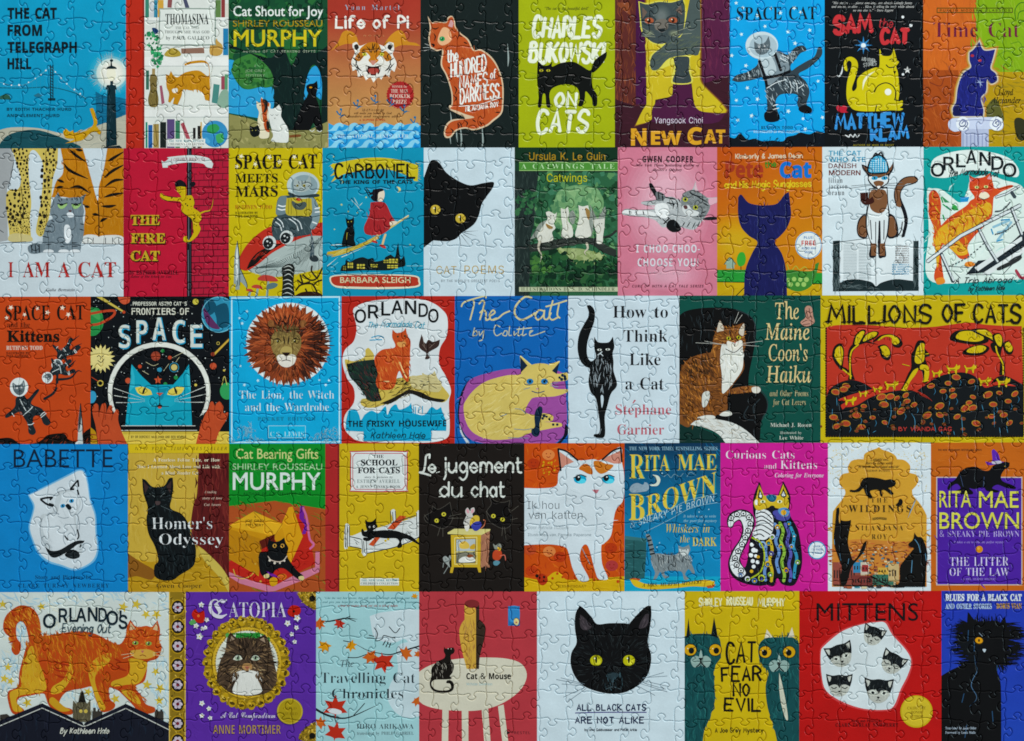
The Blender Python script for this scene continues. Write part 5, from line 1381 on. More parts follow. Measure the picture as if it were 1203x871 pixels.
G('author_plate'); R('2fb0d8', 365, 752, 575, 820); LL('a8d8e4', 3, '365,752 575,752', '365,752 365,820', '575,752 575,820', '365,820 575,820', smooth=False); T('C.S. LEWIS', 375, 565, 812, 26, 'b8e0ea', 'B', wt=-.01)
for s_ in ('160,840 180,790 200,760 215,740 240,755 262,720 270,760 290,760 300,810 340,838', '590,838 620,800 660,790 690,770 720,780 745,760 762,838'):
    G('sketch_landscape'); fur('1f7ea0 2a8fb0 1a7090', s_, 70, 26, 3, ang=80, spread=70, mix=.5)

cover(2, 401.2, 534.2, 'b02c24', 'red cover with a ginger cat on a green armchair inside a wavy white shape')
o2 = 1161
G('white_shape'); S('d9dfe0', '845,100 870,70 920,50 1010,35 1200,30 1290,50 1350,90 1382,140 1378,240 1340,310 1335,400 1372,470 1402,550 1390,620 1395,760 1380,820 1300,845 1150,848 900,842 830,810 795,760 800,690 850,620 850,540 810,480 785,390 800,320 850,270 865,190')
G('chair'); S('c9b25a', '800,375 850,385 910,360 915,320! 935,310 965,350 968,400 1050,480 1180,470 1290,470 1380,560 1390,590 1350,620 1250,590 1170,560 1080,600 1000,640 930,650 890,630 895,600 930,590 900,530 840,490 810,430')
S('1c2a26', '808,402! 880,385 965,375! 985,430 990,540 1010,610! 940,612 900,560 860,510 825,470'); fur('16504a 3a2a3a 7a2c2c 2a5a3a 0e1614', '820,400 960,380 985,500 1000,600 920,600 850,490', 130, 34, 4, ang=55)
fur('e0cc7a a88f3a', '900,600 1000,630 1160,540 1190,560 1020,640 910,645', 50, 40, 4, ang=-25); S('1e1a14', '1000,625! 1080,590 1160,545! 1230,560 1290,590 1350,600! 1370,605 1340,618 1250,600 1160,570 1060,625'); fur('5a4a24 2a2416', '1090,480 1200,490 1180,540 1100,580 1060,560', 40, 34, 5, ang=-30)
G('pale_cushion_cat'); S('c9bd8a', '1175,470 1230,470 1240,450! 1260,462 1290,460 1310,440! 1325,480 1350,520 1330,560 1250,550 1180,530'); fur('a89a62 e0d6a8 8a7c4a', '1180,475 1330,480 1330,545 1190,530', 60, 26, 4, ang=15); LL('3a4a5a', 4, '1225,495 1245,502', '1262,505 1280,498', '1240,525 1262,520', taper=2); LL('2a2a20', 3, '1250,512 1240,530', '1285,520 1320,540')
G('ginger_cat')
S('bf4f2a', '1070,205! 1095,225 1130,215 1145,195! 1155,240 1172,270 1170,330 1165,420 1160,500 1130,480 1110,440 1095,470 1085,520 1060,545 1000,545 975,510 985,450 970,400 970,360 1010,320 1075,310 1085,290 1068,250')
fur('d8703c a83e22 c85a30 e0904a', '985,350 1080,310 1160,260 1165,470 1100,440 1080,530 1000,530 990,420', 170, 34, 5, ang=70, mix=.2); fur('d8703c b84a28', '1075,225 1150,220 1160,280 1090,290', 30, 16, 3, ang=90); S('d89a5a', '1095,280 1140,275 1140,300 1110,305')
dots('24301e', '1100,245 1140,242', 5); LL('5a2a14', 3, '1105,268 1120,275 1135,266'); LL('e8c48a', 7, '1110,390 1130,440 1150,480', '1020,500 1050,500')
G('bird'); S('3a2a26', '1235,230! 1245,270 1260,285! 1275,262 1300,275 1340,262! 1330,300 1290,325 1270,340 1280,368 1255,372 1262,340 1235,320 1220,295'); LL('7a6a60', 3, '1240,245 1252,300', '1310,280 1280,310', '1240,290 1262,320')
G('town'); S('2a9fc4', '805,780! 805,730 820,665! 860,660 880,690 890,720 910,690! 950,665 990,680 1030,640 1040,690 1060,650 1090,630 1110,660 1160,640 1175,620! 1185,680! 1250,690 1290,645 1320,660 1345,645! 1360,690 1375,730 1375,780! 1290,780! 1290,838! 905,838! 905,785!'); LL('2a9fc4', 5, '1190,680 1190,640', '1200,690 1200,645', '1215,680 1222,645', '1240,680 1240,640', '950,250 990,240 1020,250', '940,265 1010,262')
G('title')
for c_, a, b, y in (('O', 855, 920, 165), ('R', 930, 992, 140), ('L', 1006, 1058, 124), ('A', 1062, 1130, 115), ('N', 1140, 1205, 116), ('D', 1218, 1272, 132), ('O', 1272, 1332, 163)):
    T(c_, a, b, y, 74, '121618', 's', wt=.012)
G('subtitle'); Hd('The Marmalade Cat', 925, 1250, 190, 34, '3aa0b8', 4, sl=.3, jit=.2, bend=8)
G('banner_title'); T('THE FRISKY HOUSEWIFE', 815, 1376, 758, 34, '10242c', 'X', wt=.004, dy=-3); Hd('Kathleen Hale', 945, 1255, 822, 34, '123a48', 5, sl=.25, jit=.3); T('by', 1078, 1098, 782, 12, '123a48', 'J')

Z(480, 345, 4.8375)
cover(2, 534.2, 667.5, '0d62ac', 'royal blue cover with a cream siamese cat curled on a mauve cushion')
G('cushion'); S('b9c4d0', '262,900! 290,740 340,820 420,848! 400,870! 262,870!') if 0 else None
S('10182a', '345,488 300,560 280,660 290,760 330,850! 345,850! 300,760 290,660 310,570'); S('c9d2d8', '290,740! 310,800 345,845 330,852! 295,790'); S('9a4f98', '640,430 560,430 460,450 350,490 310,570 288,660 296,750 340,820 420,850 600,862 800,856 860,830 892,780 900,700 895,600 890,500 850,440'); fur('a85aa6 8f468e', '340,500 640,440 880,560 880,800 450,845 300,700', 90, 60, 8, ang=-10)
S('0a1020', '890,740! 905,760 905,800 865,852! 840,855! 880,810')
G('siamese_cat')
S('d3bd6c', '640,458 700,405 790,402 840,455 900,450 905,490 860,500 815,505 830,540 905,545 905,560 830,585 720,590 690,610 664,660 672,680 720,690 770,680 820,695 815,725 770,730 860,735 870,755 820,765 700,790 620,820 480,832 380,800 330,740 312,650 330,600 380,540 450,495 560,465')
fur('dcc87a c4ac5a e2d08a', '340,620 480,500 640,480 660,560 640,700 700,720 640,800 480,820 370,780', 120, 60, 8, ang=-30, mix=.3)
P('d3bd6c', '632,356 700,405 640,460'); P('15263a', '634,360 676,410 638,450'); P('d3bd6c', '860,385 795,402 840,455'); P('15263a', '858,390 815,440 842,458'); LL('e4d48a', 6, '636,356 695,405', '858,386 800,406')
LL('7a8a9a', 4, '690,520 660,515', '690,535 655,545', '805,515 850,505', '805,525 850,530', '605,655 640,660 668,685', '600,770 660,775 700,768', '565,820 680,822', '560,685 520,700'); LL('2a4a6a', 5, '700,555 735,565 772,555'); P('b88a9a', '722,538 742,538 732,548')
S('12283c', '745,640! 760,650 758,690 745,740 745,795 725,815 700,800 700,770 718,760 715,700 725,660'); dots('12283c', '858,478 875,465 888,472 870,488 890,485 762,710 785,700 800,715 822,745 845,745 770,695', 8); LL('12283c', 3, '890,552 905,560')
eyes('2f7ab0', ((690, 500), (772, 500)), 20, 16, prx=7, pry=9)
G('title'); LL('cfc696', 9, '300,75 310,55 340,40 430,15 440,25', '365,35 372,60 350,150', '400,60 420,40 430,60 405,150', '405,110 425,95 440,110 440,150 460,145', '460,130 490,110 480,95 460,120 470,150 500,140', '480,152 510,140 540,115 575,100')
LL('cfc696', 11, '700,25 660,20 610,70 605,120 640,150 690,130 720,110'); LL('cfc696', 9, '770,100 740,95 720,125 735,150 765,125 772,95', '772,95 770,140 790,145 810,110', '820,40 800,120 815,150 850,135', '780,75 830,62 900,40', '855,60 845,120 860,140')
G('author_name'); LL('bfc0a4', 6, '375,195 365,240', '366,225 385,212 388,235 368,242', '400,215 405,238 425,212', '428,210 420,260 400,270', '520,190 495,180 485,215 500,240 530,225', '545,215 535,235 555,240 560,215 545,212', '575,185 570,235 585,238', '600,215 600,238 615,225', '630,190 622,238 645,232', '655,190 648,238 670,230', '615,205 700,195', '690,225 705,212 690,215 690,240 720,235 775,215')

cover(2, 667.5, 798.1, 'cbd9e0', 'pale cover with a slim black cat walking forward, tail raised, beside large serif words')
G('black_cat')
S('0e1011', '1012,68! 1035,68 1058,100 1055,160 1030,230 1015,290 1015,350 1035,385 1060,370 1065,350 1055,310 1055,245! 1075,275 1110,280 1140,275 1161,245! 1170,300 1160,340 1165,390 1165,440 1185,520 1150,570 1130,640 1115,700 1118,780 1112,815 1090,822 1055,815 1055,800 1080,795 1088,760 1080,690 1065,600 1035,560 1022,500 1030,430 1005,415 975,380 960,310 970,230 1000,170 1025,120')
S('cbd9e0', '1092,585 1105,580 1108,610 1098,650'); fur('1e2224 050606', '1050,380 1150,380 1150,540 1060,540', 50, 40, 4, ang=88); LL('8a9498', 3, '1030,470 1040,510', '1068,640 1080,690', '1085,800 1095,770'); LL('c9d2d4', 5, '1075,350 1090,342 1105,355', '1088,340 1100,330')
eyes('d8dcd4', ((1085, 320), (1132, 318)), 13, 6, prx=4, pry=5)
G('title')
for s_, a, b, y in (('How to', 1161, 1474, 138), ('Think', 1222, 1472, 275), ('Like', 1255, 1432, 408), ('a Cat', 1232, 1450, 546)):
    T(s_, a, b, y, 68, '1a1c20', 'B', wt=-.005)
G('author_name'); T('St\u00e9phane', 1176, 1492, 688, 58, 'b8606c', 'B', wt=-.005); T('Garnier', 1186, 1452, 802, 58, 'b8606c', 'B', wt=-.005)

Z(720, 345, 4.8375)
cover(2, 798.1, 964, '0c4a40', 'dark green cover with a brown tabby longhair on a black armchair')
G('ground'); fur('0f5a4c 0a3f38 145648', '380,20 1160,20 1170,840 380,840', 160, 70, 8, ang=60, spread=80)
G('armchair'); S('080b0d', '370,130! 430,95 560,80 700,90 780,130 812,190 805,300 775,450 770,520! 830,550 870,600 875,660 845,720 835,850! 660,850! 560,760 380,720!'); LL('2a3438', 5, '700,92 780,130 812,195 805,300', '838,545 875,600 876,660 846,720', '770,640 745,690 760,715 800,720', '835,600 800,640 800,680'); fur('14181a 1c2022', '400,120 760,130 780,400 400,400', 50, 50, 5, ang=85)
S('0a2f2a', '380,730! 480,760 580,800 650,850! 380,850!')
G('tabby_cat')
S('7a4a26', '608,150! 640,190 690,185 745,165! 745,230 755,290 740,350 745,430 690,510 660,560 650,600 650,660 620,680 590,690 560,720 480,720 430,760 380,740! 372,470! 420,380 500,345 560,330 570,260 590,200')
fur('a8682e 8a5424 5a3418 c08040 3a2416', '390,420 520,350 580,330 600,500 560,700 400,730', 330, 40, 7, ang=65, spread=30, mix=.15); fur('2a1c14 4a3018', '420,400 540,370 560,440 450,480', 70, 34, 6, ang=60, mix=.1); fur('3a2416 8a5424', '390,500 480,520 470,700 390,700', 60, 30, 6, ang=40, mix=.2)
fur('b87a3a 8a5424 5a3418 c88a4a', '590,200 740,185 750,290 720,320 640,310 580,320', 150, 24, 5, cen=(690, 260), mix=.15); S('dfe0d8', '620,290 660,300 690,300 730,280 740,350 735,430 690,500 640,560 620,560 620,470 610,380'); fur('f0f0ea c4c4b8 e8e4d8', '625,310 735,310 730,420 640,540 620,450', 90, 40, 5, ang=80, mix=.2); S('e4e0d4', '650,270 690,280 730,265 735,300 695,325 655,310'); P('b8685a', '685,275 702,275 694,286'); LL('2a1c14', 4, '640,315 690,335 735,300', '694,286 692,300')
LL('1e140e', 5, '630,215 650,235', '660,205 665,230', '700,205 698,230', '735,215 720,240', '600,270 630,280', '745,270 735,285', taper=2)
for p_ in ('590,215 608,155 632,205 608,215', '715,220 745,170 742,240'):
    U('ear'); S('c9bfae', p_)
U('leg'); S('7a4a26', '545,520 600,510 620,580 635,660 600,690 570,650'); fur('3a2416 a8682e 5a3418', '550,530 610,530 625,660 590,670', 50, 24, 6, ang=5, mix=.2); U('leg'); S('84502a', '640,560 700,535 780,525 830,530 840,550 825,565 780,560 700,570'); fur('4a2c18 b87a3a', '650,560 780,535 790,555 690,568', 30, 18, 6, ang=80, mix=.2); S('dcd8cc', '790,535 825,530 840,548 825,566 795,562')
U('paw'); S('d8d8d0', '605,690 640,668 670,672 675,690 640,698'); U('paw'); S('d8d8d0', '480,705 530,692 575,695 575,712 500,712'); S('d0d2ca', '510,570 545,555 550,590 530,640 508,640')
LL('c9c9c0', 2, '650,290 470,280', '650,296 520,270', '730,285 850,270', '730,292 830,300', '690,170 715,105', '700,170 735,120')
U('tail'); S('d8dad4', '440,745! 480,720 580,715 680,735 760,780 835,850! 640,850! 600,800 530,765'); fur('f0f0ea b8bab4 a08a6a', '450,745 600,720 800,820 660,845 580,775', 110, 44, 5, ang=25)
eyes('b8b43a', ((658, 255), (715, 250)), 13, 10, prx=5, pry=8, rot=15)
G('clasped_hands'); S('b88a78', '1065,165 1095,135 1090,90 1105,70 1130,80 1138,130 1145,165 1100,188'); LL('5a3a34', 4, '1075,165 1110,150 1140,165', '1098,95 1110,140', '1115,85 1125,135', '1080,178 1120,172')
G('title')
for s_, a, b, y, h_ in (('The', 930, 1062, 145, 92), ('Maine', 865, 1122, 262, 92), ("Coon's", 890, 1112, 382, 92), ('Haiku', 872, 1128, 505, 92)):
    T(s_, a, b, y, h_, 'd5c08a', 'I', wt=.004, sl=-.12)
G('subtitle'); T('and Other Poems', 892, 1112, 584, 34, 'c0b488', 'J', wt=-.008, sl=-.1); T('for Cat Lovers', 908, 1098, 634, 34, 'c0b488', 'J', wt=-.008, sl=-.1)
G('author_name'); T('Michael J. Rosen', 895, 1128, 758, 22, 'c8ccc0', 'B', wt=-.004); T('illustrated by', 950, 1072, 798, 14, 'a8b4a8', 'B'); T('Lee White', 945, 1082, 830, 20, 'c8ccc0', 'B', wt=-.004)

Z(963, 345, 4.8375)
cover(2, 964, 1203, 'c2ab22', 'wide yellow cover with black letters over a red scene of dark hills and bent trees')
G('scene_panel'); S('b5382a', '35,192! 100,180 240,178 400,188 480,195 640,190 720,180 850,165 950,178 1100,185 1148,185! 1155,500 1158,810! 35,810!')
for y in range(200, 810, 14):
    E('15130f', 36, y, 5, 7); E('15130f', 1157, y, 4, 7)
for x in range(40, 1155, 15):
    E('15130f', x, 812, 8, 5)
G('hill'); S('121518', '35,600! 60,540 130,500 190,492 250,510 300,540! 200,600 120,640 200,640 300,585 420,555 520,550 580,580 640,610! 550,555! 600,520 680,470 800,448 880,470 930,530 960,535! 1000,480 1060,470 1160,520! 1158,808! 38,808!')
G('red_gap'); S('b5382a', '105,605 180,575 290,545! 300,560 220,590 130,660! 120,635 150,615'); S('b5382a', '960,528 1010,500 1100,520! 1110,528 1020,520 950,535'); L('b5382a', 7, '550,555 600,580 640,612', 1)
for tr in (('200,490! 160,490! 165,450 120,430 90,400! 110,405 150,425 165,430 160,340 185,290 240,260 300,280 330,290 240,280 195,320 180,370 185,440', ('85,390 70,350 85,300 120,283 138,320 135,380 125,435 100,410', '185,310 200,240 240,205 262,215 240,260 220,300', '225,290 250,240 300,215 335,220 325,245 290,265', '300,275 340,240 400,230 450,250 472,285 450,308 415,295 410,255 360,245 320,270', '330,300 370,290 400,320 405,360 385,380 350,360 340,320')), ('1020,465! 1050,465! 1052,400 1020,350 985,330 970,290 990,280 1010,320 1015,290 1035,250 1045,280 1030,340', ('740,260 770,215 850,205 930,230 960,270 900,290 800,280', '860,210 930,200 980,230 1010,290 960,260', '810,340 840,310 920,290 965,310 930,345 860,352', '980,240 1020,225 1040,260 1030,320 1000,300', '1040,290 1070,270 1100,310 1090,345 1060,340'))):
    G('bent_tree'); S('15130f', tr[0]); 
    for b_ in tr[1]:
        U('bough'); S('15130f', b_); c_ = np.mean(pts(b_)[0], 0); S('c9b02a', ' '.join('%.0f,%.0f' % tuple(c_ + (p_ - c_) * .72 + (3, -5)) for p_ in pts(b_)[0])); fur('15130f', ' '.join('%.0f,%.0f' % tuple(c_ + (p_ - c_) * .8 + (-4, 10)) for p_ in pts(b_)[0]), 9, 18, 3, ang=75, mix=0)
LL('c9b02a', 8, '175,485 172,400 180,330 220,290', '1042,460 1040,400 1010,340 1000,300', '180,470 130,430')
G('walking_man')
S('15130f', '545,290 560,268 590,268 600,290 595,310 620,340 625,355 600,365 610,400 620,440 615,500 590,505 580,440 530,440 510,490 490,550 462,548 480,510 500,460 520,420 520,350 535,320')
S('c9b02a', '560,300 590,295 595,340 590,385 560,400 540,385 545,340'); S('c9b02a', '575,405 612,410 622,440 615,490 590,500 595,440 570,430'); S('c9b02a', '530,440 560,425 545,460 515,500 490,550 470,545 495,500'); S('c9b02a', '570,285 592,285 595,305 580,312'); LL('15130f', 4, '555,330 590,325', '550,350 580,380', '565,300 570,350', '590,345 620,345'); LL('c9b02a', 6, '600,345 618,342', '585,500 618,495', '465,548 500,552'); L('c9b02a', 4, '470,402 510,412')
for x, y, k in ((668, 455, 1), (760, 430, 1.3), (858, 428, 1.2), (940, 500, 1.2), (1045, 505, 1.3), (330, 545, .9), (410, 522, 1.3), (250, 570, .9), (175, 610, 1.2)):
    G('small_cat'); S('c9b02a', ' '.join('%.0f,%.0f' % (x + a * k, y + b * k) for a, b in ((-24, 2), (-32, -14), (-26, -16), (-18, -6), (4, -8), (14, -22), (18, -14), (28, -18), (27, -4), (16, 4), (14, 20), (8, 18), (4, 6), (-12, 6), (-18, 20), (-24, 18)))); L('15130f', 3, '%d,%d %d,%d' % (x - 15 * k, y + 3 * k, x + 8 * k, y + 2 * k))
for x, y in ((90, 560), (150, 525), (135, 545), (78, 703), (210, 692), (95, 755), (148, 738), (238, 758), (300, 705), (250, 640), (350, 588), (400, 585), (365, 630), (438, 595), (488, 578), (495, 612), (370, 733), (462, 668), (535, 632), (610, 692), (632, 525), (700, 555), (730, 510), (752, 548), (775, 475), (758, 582), (680, 640), (682, 690), (780, 700), (862, 500), (870, 588), (848, 620), (825, 652), (868, 650), (888, 738), (955, 575), (1020, 565), (985, 630), (975, 698), (1045, 690), (1070, 612), (1108, 570), (1078, 735)):
    G('cat_head'); a_ = RNG.uniform(-40, 20); rx = RNG.uniform(17, 29); E('b08a34', x, y, rx, rx * .66, a_); E('a8442c', x + 1, y + 1, rx * .86, rx * .53, a_); dots('5a1c14', '%d,%d %d,%d' % (x - 6, y - 2, x + 6, y - 1), 2)
    if RNG.rand() < .55: LL('3f7a9a', 3, '%d,%d %d,%d %d,%d' % (x + rx * .8, y + 12, x + rx * .8 + 8, y + 32, x + rx * .8 - 2, y + 52), taper=2)
for p_ in inpoly('60,640 300,610 560,620 700,620 900,640 1120,640 1140,790 60,790', 46):
    G('cat_head'); rx = RNG.uniform(9, 15); a_ = RNG.uniform(-40, 30); E('7a5a24', p_[0], p_[1], rx, rx * .66, a_); E('7a3424', p_[0] + 1, p_[1] + 1, rx * .84, rx * .5, a_)
G('grass_marks'); LL('4a86a4', 3.5, '95,590 98,640', '72,655 70,690', '400,620 405,680 385,760', '520,680 540,720 538,790', '650,740 660,790', '740,600 735,640', '805,690 812,800', '920,630 930,670', '990,640 992,760', '300,790 320,780', '1060,750 1068,795', '1020,760 1025,795', '270,770 280,805', '690,780 695,800', '760,780 765,805', taper=2)
G('author_name'); Hd('BY WANDA GAG', 446, 750, 780, 20, 'a83a34', 5, jit=.3)
G('title'); Hd('MILLIONS', 42, 638, 168, 96, '15130f', 15, jit=.3, dy=-4); Hd('OF', 692, 832, 158, 92, '15130f', 15, jit=.3, dy=-4); Hd('CATS', 868, 1146, 162, 96, '15130f', 15, jit=.3, dy=2)
for x in (44, 58, 135, 165, 190, 235, 305, 360, 385, 500, 560, 790, 1070):
    L('15130f', 7, '%d,%d %d,%d' % (x - 11, 164 - RNG.randint(0, 6), x + 12, 160 - RNG.randint(0, 6)))
# ================================================================ ROW 4
Z(0, 518, 4.8375)
cover(3, 0, 150.3, '1583c4', 'mid blue cover with a white kitten in a white patch, dark tail across paws')
G('white_patch'); S('7ab8dc', '158,308! 250,262 400,185 440,165 478,172 500,230 515,330 545,420 550,520 560,610 540,680 480,722 420,738 350,715 270,690 215,640 180,560 162,490 180,420 188,370'); S('d3dde2', '165,310! 250,270 400,195 445,172 475,180 495,240 510,340 538,425 542,520 552,610 530,675 475,714 420,728 350,705 275,680 222,632 188,560 170,490 188,420 196,365')
G('kitten')
S('c4cdd0', '230,430 270,415 300,400 320,330 330,290 390,280 440,310 460,360 430,430 440,500 460,560 470,620 440,660 330,650 270,620 235,540'); S('d6dfe3', '245,440 330,400 335,310 400,290 440,320 450,370 420,430 430,500 450,580 400,640 330,640 280,600 250,530')
fur('b4bec2 d9e1e4 c9d2d6', '240,440 330,310 440,320 450,600 330,640 260,560', 60, 40, 4, ang=70)
LL('8f9ca4', 4, '300,320 318,300 350,285 395,278', '452,310 470,350 465,390 440,420', '300,375 310,400 335,420', '240,440 228,490 235,550 262,600', '265,425 300,412 335,415', '440,425 452,470 450,505', '365,520 360,560 372,590', '400,480 420,510 430,545', '452,620 470,610 478,585', '330,430 360,440 390,436'); S('c0cace', '240,500 262,560 300,610 270,600 240,560'); S('c4ced2', '330,300 350,290 345,340 325,380 312,350'); LL('12181c', 11, '230,332 260,325 298,322', '298,322 285,335', '232,335 265,360 300,372', '280,358 304,366'); LL('12181c', 10, '400,275 425,245 443,225', '443,225 446,260', '400,278 420,275', '440,280 447,306')
S('12181c', '372,368 385,358 402,370 405,385 392,394 378,380'); LL('8f9aa0', 4, '390,392 400,410 418,405', '378,350 388,330')
S('171d20', '255,600! 290,625 340,620 400,585 440,568 482,568! 470,582 440,590 400,620 350,650 310,665 280,650'); S('171d20', '372,640! 400,620 430,622 450,640 452,660 425,672 395,668 370,655'); LL('22292c', 8, '440,505 448,540 440,560', '368,540 385,565', '460,590 455,605'); fur('4a5458 2a3236', '380,630 450,630 445,665 380,660', 14, 16, 3, ang=10)
eyes('3a93c4', ((357, 370), (407, 342)), 14, 11, prx=4, pry=8, rot=-20)
G('title'); T('BABETTE', 78, 640, 152, 104, '10233a', 'v', wt=-.006)
G('author_name'); T('Story and Pictures by', 200, 520, 786, 22, '0f3f66', 'B', wt=-.004); T('CLARE TURLAY NEWBERRY', 104, 620, 834, 22, '0f3f66', 'B', wt=-.004, sp=.08)

cover(3, 150.3, 269.1, 'c7a84a', 'yellow cover with a sleek black cat in front of a dark red curtain')
G('wall'); fur('d4b65a b8963a ccb060', '735,70 1130,75 1100,600 740,700', 90, 80, 8, ang=85); S('b8902e', '727,660! 900,690 1300,640! 1310,880! 727,880!'); fur('c89f3c a07a24 d0aa48', '740,690 1290,690 1290,850 740,850', 80, 70, 8, ang=5)
S('8a5a24', '727,640! 800,690 880,740 860,790 780,770 727,780!'); 
G('curtain'); S('5a1c1c', '1130,70! 1310,70! 1310,870! 1300,800 1180,640 1100,580! 1085,480 1100,360 1120,300'); fur('7a2a28 3a1010 8a3a30 2c0c0c', '1125,80 1305,80 1305,760 1110,570 1095,440', 150, 90, 9, ang=88, spread=5); S('c9b45a', '1125,600! 1180,640 1260,720 1310,800! 1310,880! 1250,780 1160,680')
G('black_cat')
S('0f1416', '808,215! 830,225 868,262 930,258 960,215 982,210! 985,270 975,330 970,385 1030,415 1070,470 1085,540 1112,600 1110,680 1090,720 1020,765 985,790 930,795 880,770 878,710 900,680 880,600 845,530 832,450 840,380 815,300')
fur('2c3a3e 1c2628 3a484c 06090a', '840,400 960,400 1070,480 1100,620 1080,720 900,770 900,650 850,520', 150, 44, 5, ang=75); fur('3a484c 22302f 4a585c', '835,270 960,265 965,350 890,385 840,350', 60, 20, 4, cen=(895, 330))
P('3a2a28', '815,230 845,262 825,300'); P('3a2a28', '975,225 945,260 968,300'); S('4a3c3c', '882,345 910,345 908,362 888,365'); LL('66706f', 3, '850,300 870,312 880,320', '940,295 922,308 912,320'); LL('5a6668', 2.5, '880,370 830,400', '915,370 980,400')
G('header_band'); R('d4b838', 727, 0, 1310, 70); T('NEW YORK TIMES BESTSELLER', 768, 1290, 54, 20, '5a4a1c', 'O', wt=-.02, sp=.1)
G('subtitle'); T("A Fearless Feline Tale, or How", 870, 1250, 118, 18, 'e4dcc0', 'B'); T('How I Learned About Love and Life with', 780, 1250, 156, 18, 'e4dcc0', 'B'); T('a Blind Wonder Cat', 918, 1128, 192, 18, 'e4dcc0', 'B'); T('A touching', 1162, 1230, 298, 14, 'c9b0a0', 'J'); T('story of love', 1150, 1262, 333, 14, 'c9b0a0', 'J'); T('Cat lovers', 1160, 1255, 370, 14, 'c9b0a0', 'J')
G('title'); T("Homer's", 862, 1206, 502, 66, 'e0e4e4', 'B', wt=-.010); T('Odyssey', 905, 1268, 590, 62, 'e0e4e4', 'B', wt=-.010)
G('author_name'); T('Gwen Cooper', 890, 1146, 836, 26, '4a3a1c', 'B', wt=-.010)

Z(240, 518, 4.8375)
cover(3, 269.1, 382.2, 'a8502a', 'green topped cover with a black cat in a golden box on red cloth')
G('green_panel'); P('16872e', '138,0 690,0 690,390 400,342 138,372'); fur('1e9a3a 0f7826', '145,20 680,20 680,370 400,330 145,360', 60, 80, 8, ang=60)
G('ground'); fur('b85c30 944420 a04a26', '150,380 400,350 680,400 680,850 150,850', 80, 60, 7, ang=30)
G('pink_cloth'); P('c87a94', '138,770 200,810 360,858 400,855 540,800 655,745 655,630 632,630 630,720 520,760 390,830 250,790 138,745'); P('b82c24', '138,690 260,600 540,410 580,490 600,560 630,700 520,755 390,828 250,788 138,742'); fur('c83a2c a0221e', '150,700 300,640 560,520 620,690 400,810 200,760', 50, 50, 6, ang=-20)
G('ribbon'); P('6a2490', '545,372 568,372 568,440 598,470 575,530 555,530 572,480 540,440'); LL('c86a9a', 12, '560,380 580,430 590,500 600,560 622,590 600,615', taper=0)
G('box'); P('c9902c', '138,500 280,402 440,470 480,380 500,375 560,545 490,700 400,560 320,590 310,770 138,670'); P('dba838', '138,485 280,402 450,480 400,540 150,490'); P('b8801f', '138,500 330,560 310,765 138,668'); P('d39a30', '440,480 480,378 502,374 560,545 490,700 470,600'); P('5a1c14', '312,570 400,530 400,580 320,620'); fur('dca83a b88024', '145,510 320,560 310,740 145,660', 30, 50, 6, ang=60); LL('8a5a1c', 3, '280,405 390,520', '400,540 445,470')
T('A', 282, 294, 438, 14, '5a3a14', 'B'); T('JOE GREY', 232, 344, 462, 14, '5a3a14', 'v', wt=.01); T('MYSTERY', 236, 340, 486, 14, '5a3a14', 'v', wt=.01)
G('black_cat')
S('0e1012', '368,555! 382,570 420,572 455,550! 462,580 478,610 470,650 490,690 530,740 565,770 545,790 515,775 450,725 400,740 380,790 340,775 315,740 312,640 360,630 358,600')
fur('22282a 16191b', '320,640 470,660 440,720 340,760', 40, 34, 5, ang=60); LL('cfc0b0', 5, '360,655 380,678 420,688 450,680 470,655', taper=0); dots('d8d0c0', '372,680 400,695 430,695 455,682', 6)
U('paw'); S('d4c48a', '535,775 560,768 568,785 548,798'); U('paw'); S('d4c48a', '338,765 365,755 368,775 345,782')
eyes('c89a4a', ((400, 597), (444, 597)), 12, 12, prx=5, pry=8)
G('jewels'); LL('c9a24a', 6, '165,730 180,770 215,785 260,770 285,745'); S('c9982c', '370,790 395,775 415,790 410,820 380,825'); S('c8642c', '420,765 455,755 470,775 440,785'); P('6a2490', '350,740 400,760 430,780 380,770'); ring('c87a2c', 440, 775, 22, 5, 14); dots('c9a24a', '290,700 320,800', 6)
G('title'); T('Cat Bearing Gifts', 180, 648, 102, 56, 'c9d08a', 'v', wt=.006)
G('author_name'); T('SHIRLEY ROUSSEAU', 160, 670, 166, 36, 'a9cfa0', 'v', wt=.002); T('MURPHY', 162, 662, 278, 96, 'd8e4dc', 'v', wt=.012)
G('tagline'); T('AUTHOR OF CAT TELLING TALES', 222, 606, 308, 14, '12401c', 's', sp=.12)

cover(3, 382.2, 492, 'c9ad34', 'mustard cover with a red cloth spine, black cat across a drawn bed')
G('spine'); R('a82e2e', 600, 0, 766, 900); R('7f2026', 758, 0, 768, 900)
G('bed')
S('d8dcd8', '800,480 825,482 828,540 900,515! 1060,470 1060,400 1085,395 1090,470! 1215,425 1210,400 1225,410 1228,540 1100,600 925,640 920,645 895,640 890,610 820,600 815,612 795,605')
fur('b0b6b2 e6eae6 8a908c', '830,540 1060,480 1200,430 1210,530 1060,590 930,620 830,590', 90, 40, 4, ang=20); P('c4522e', '1040,500 1110,425 1150,430 1080,505'); P('c4522e', '935,590 975,545 1000,550 960,600'); LL('2a2c2c', 5, '828,545 900,565 915,610', '828,600 900,615', '1060,470 1200,425', '925,640 1100,600 1225,545')
S('d8dcd8', '892,555 922,560 926,640 900,648'); 
for a in ('800,485 802,605', '812,485 814,605', '825,485 826,600', '895,560 902,640', '920,560 924,640', '1058,400 1060,465', '1086,400 1090,465', '905,570 910,635', '1070,405 1074,465'):
    L('2a2c2c', 4, a)
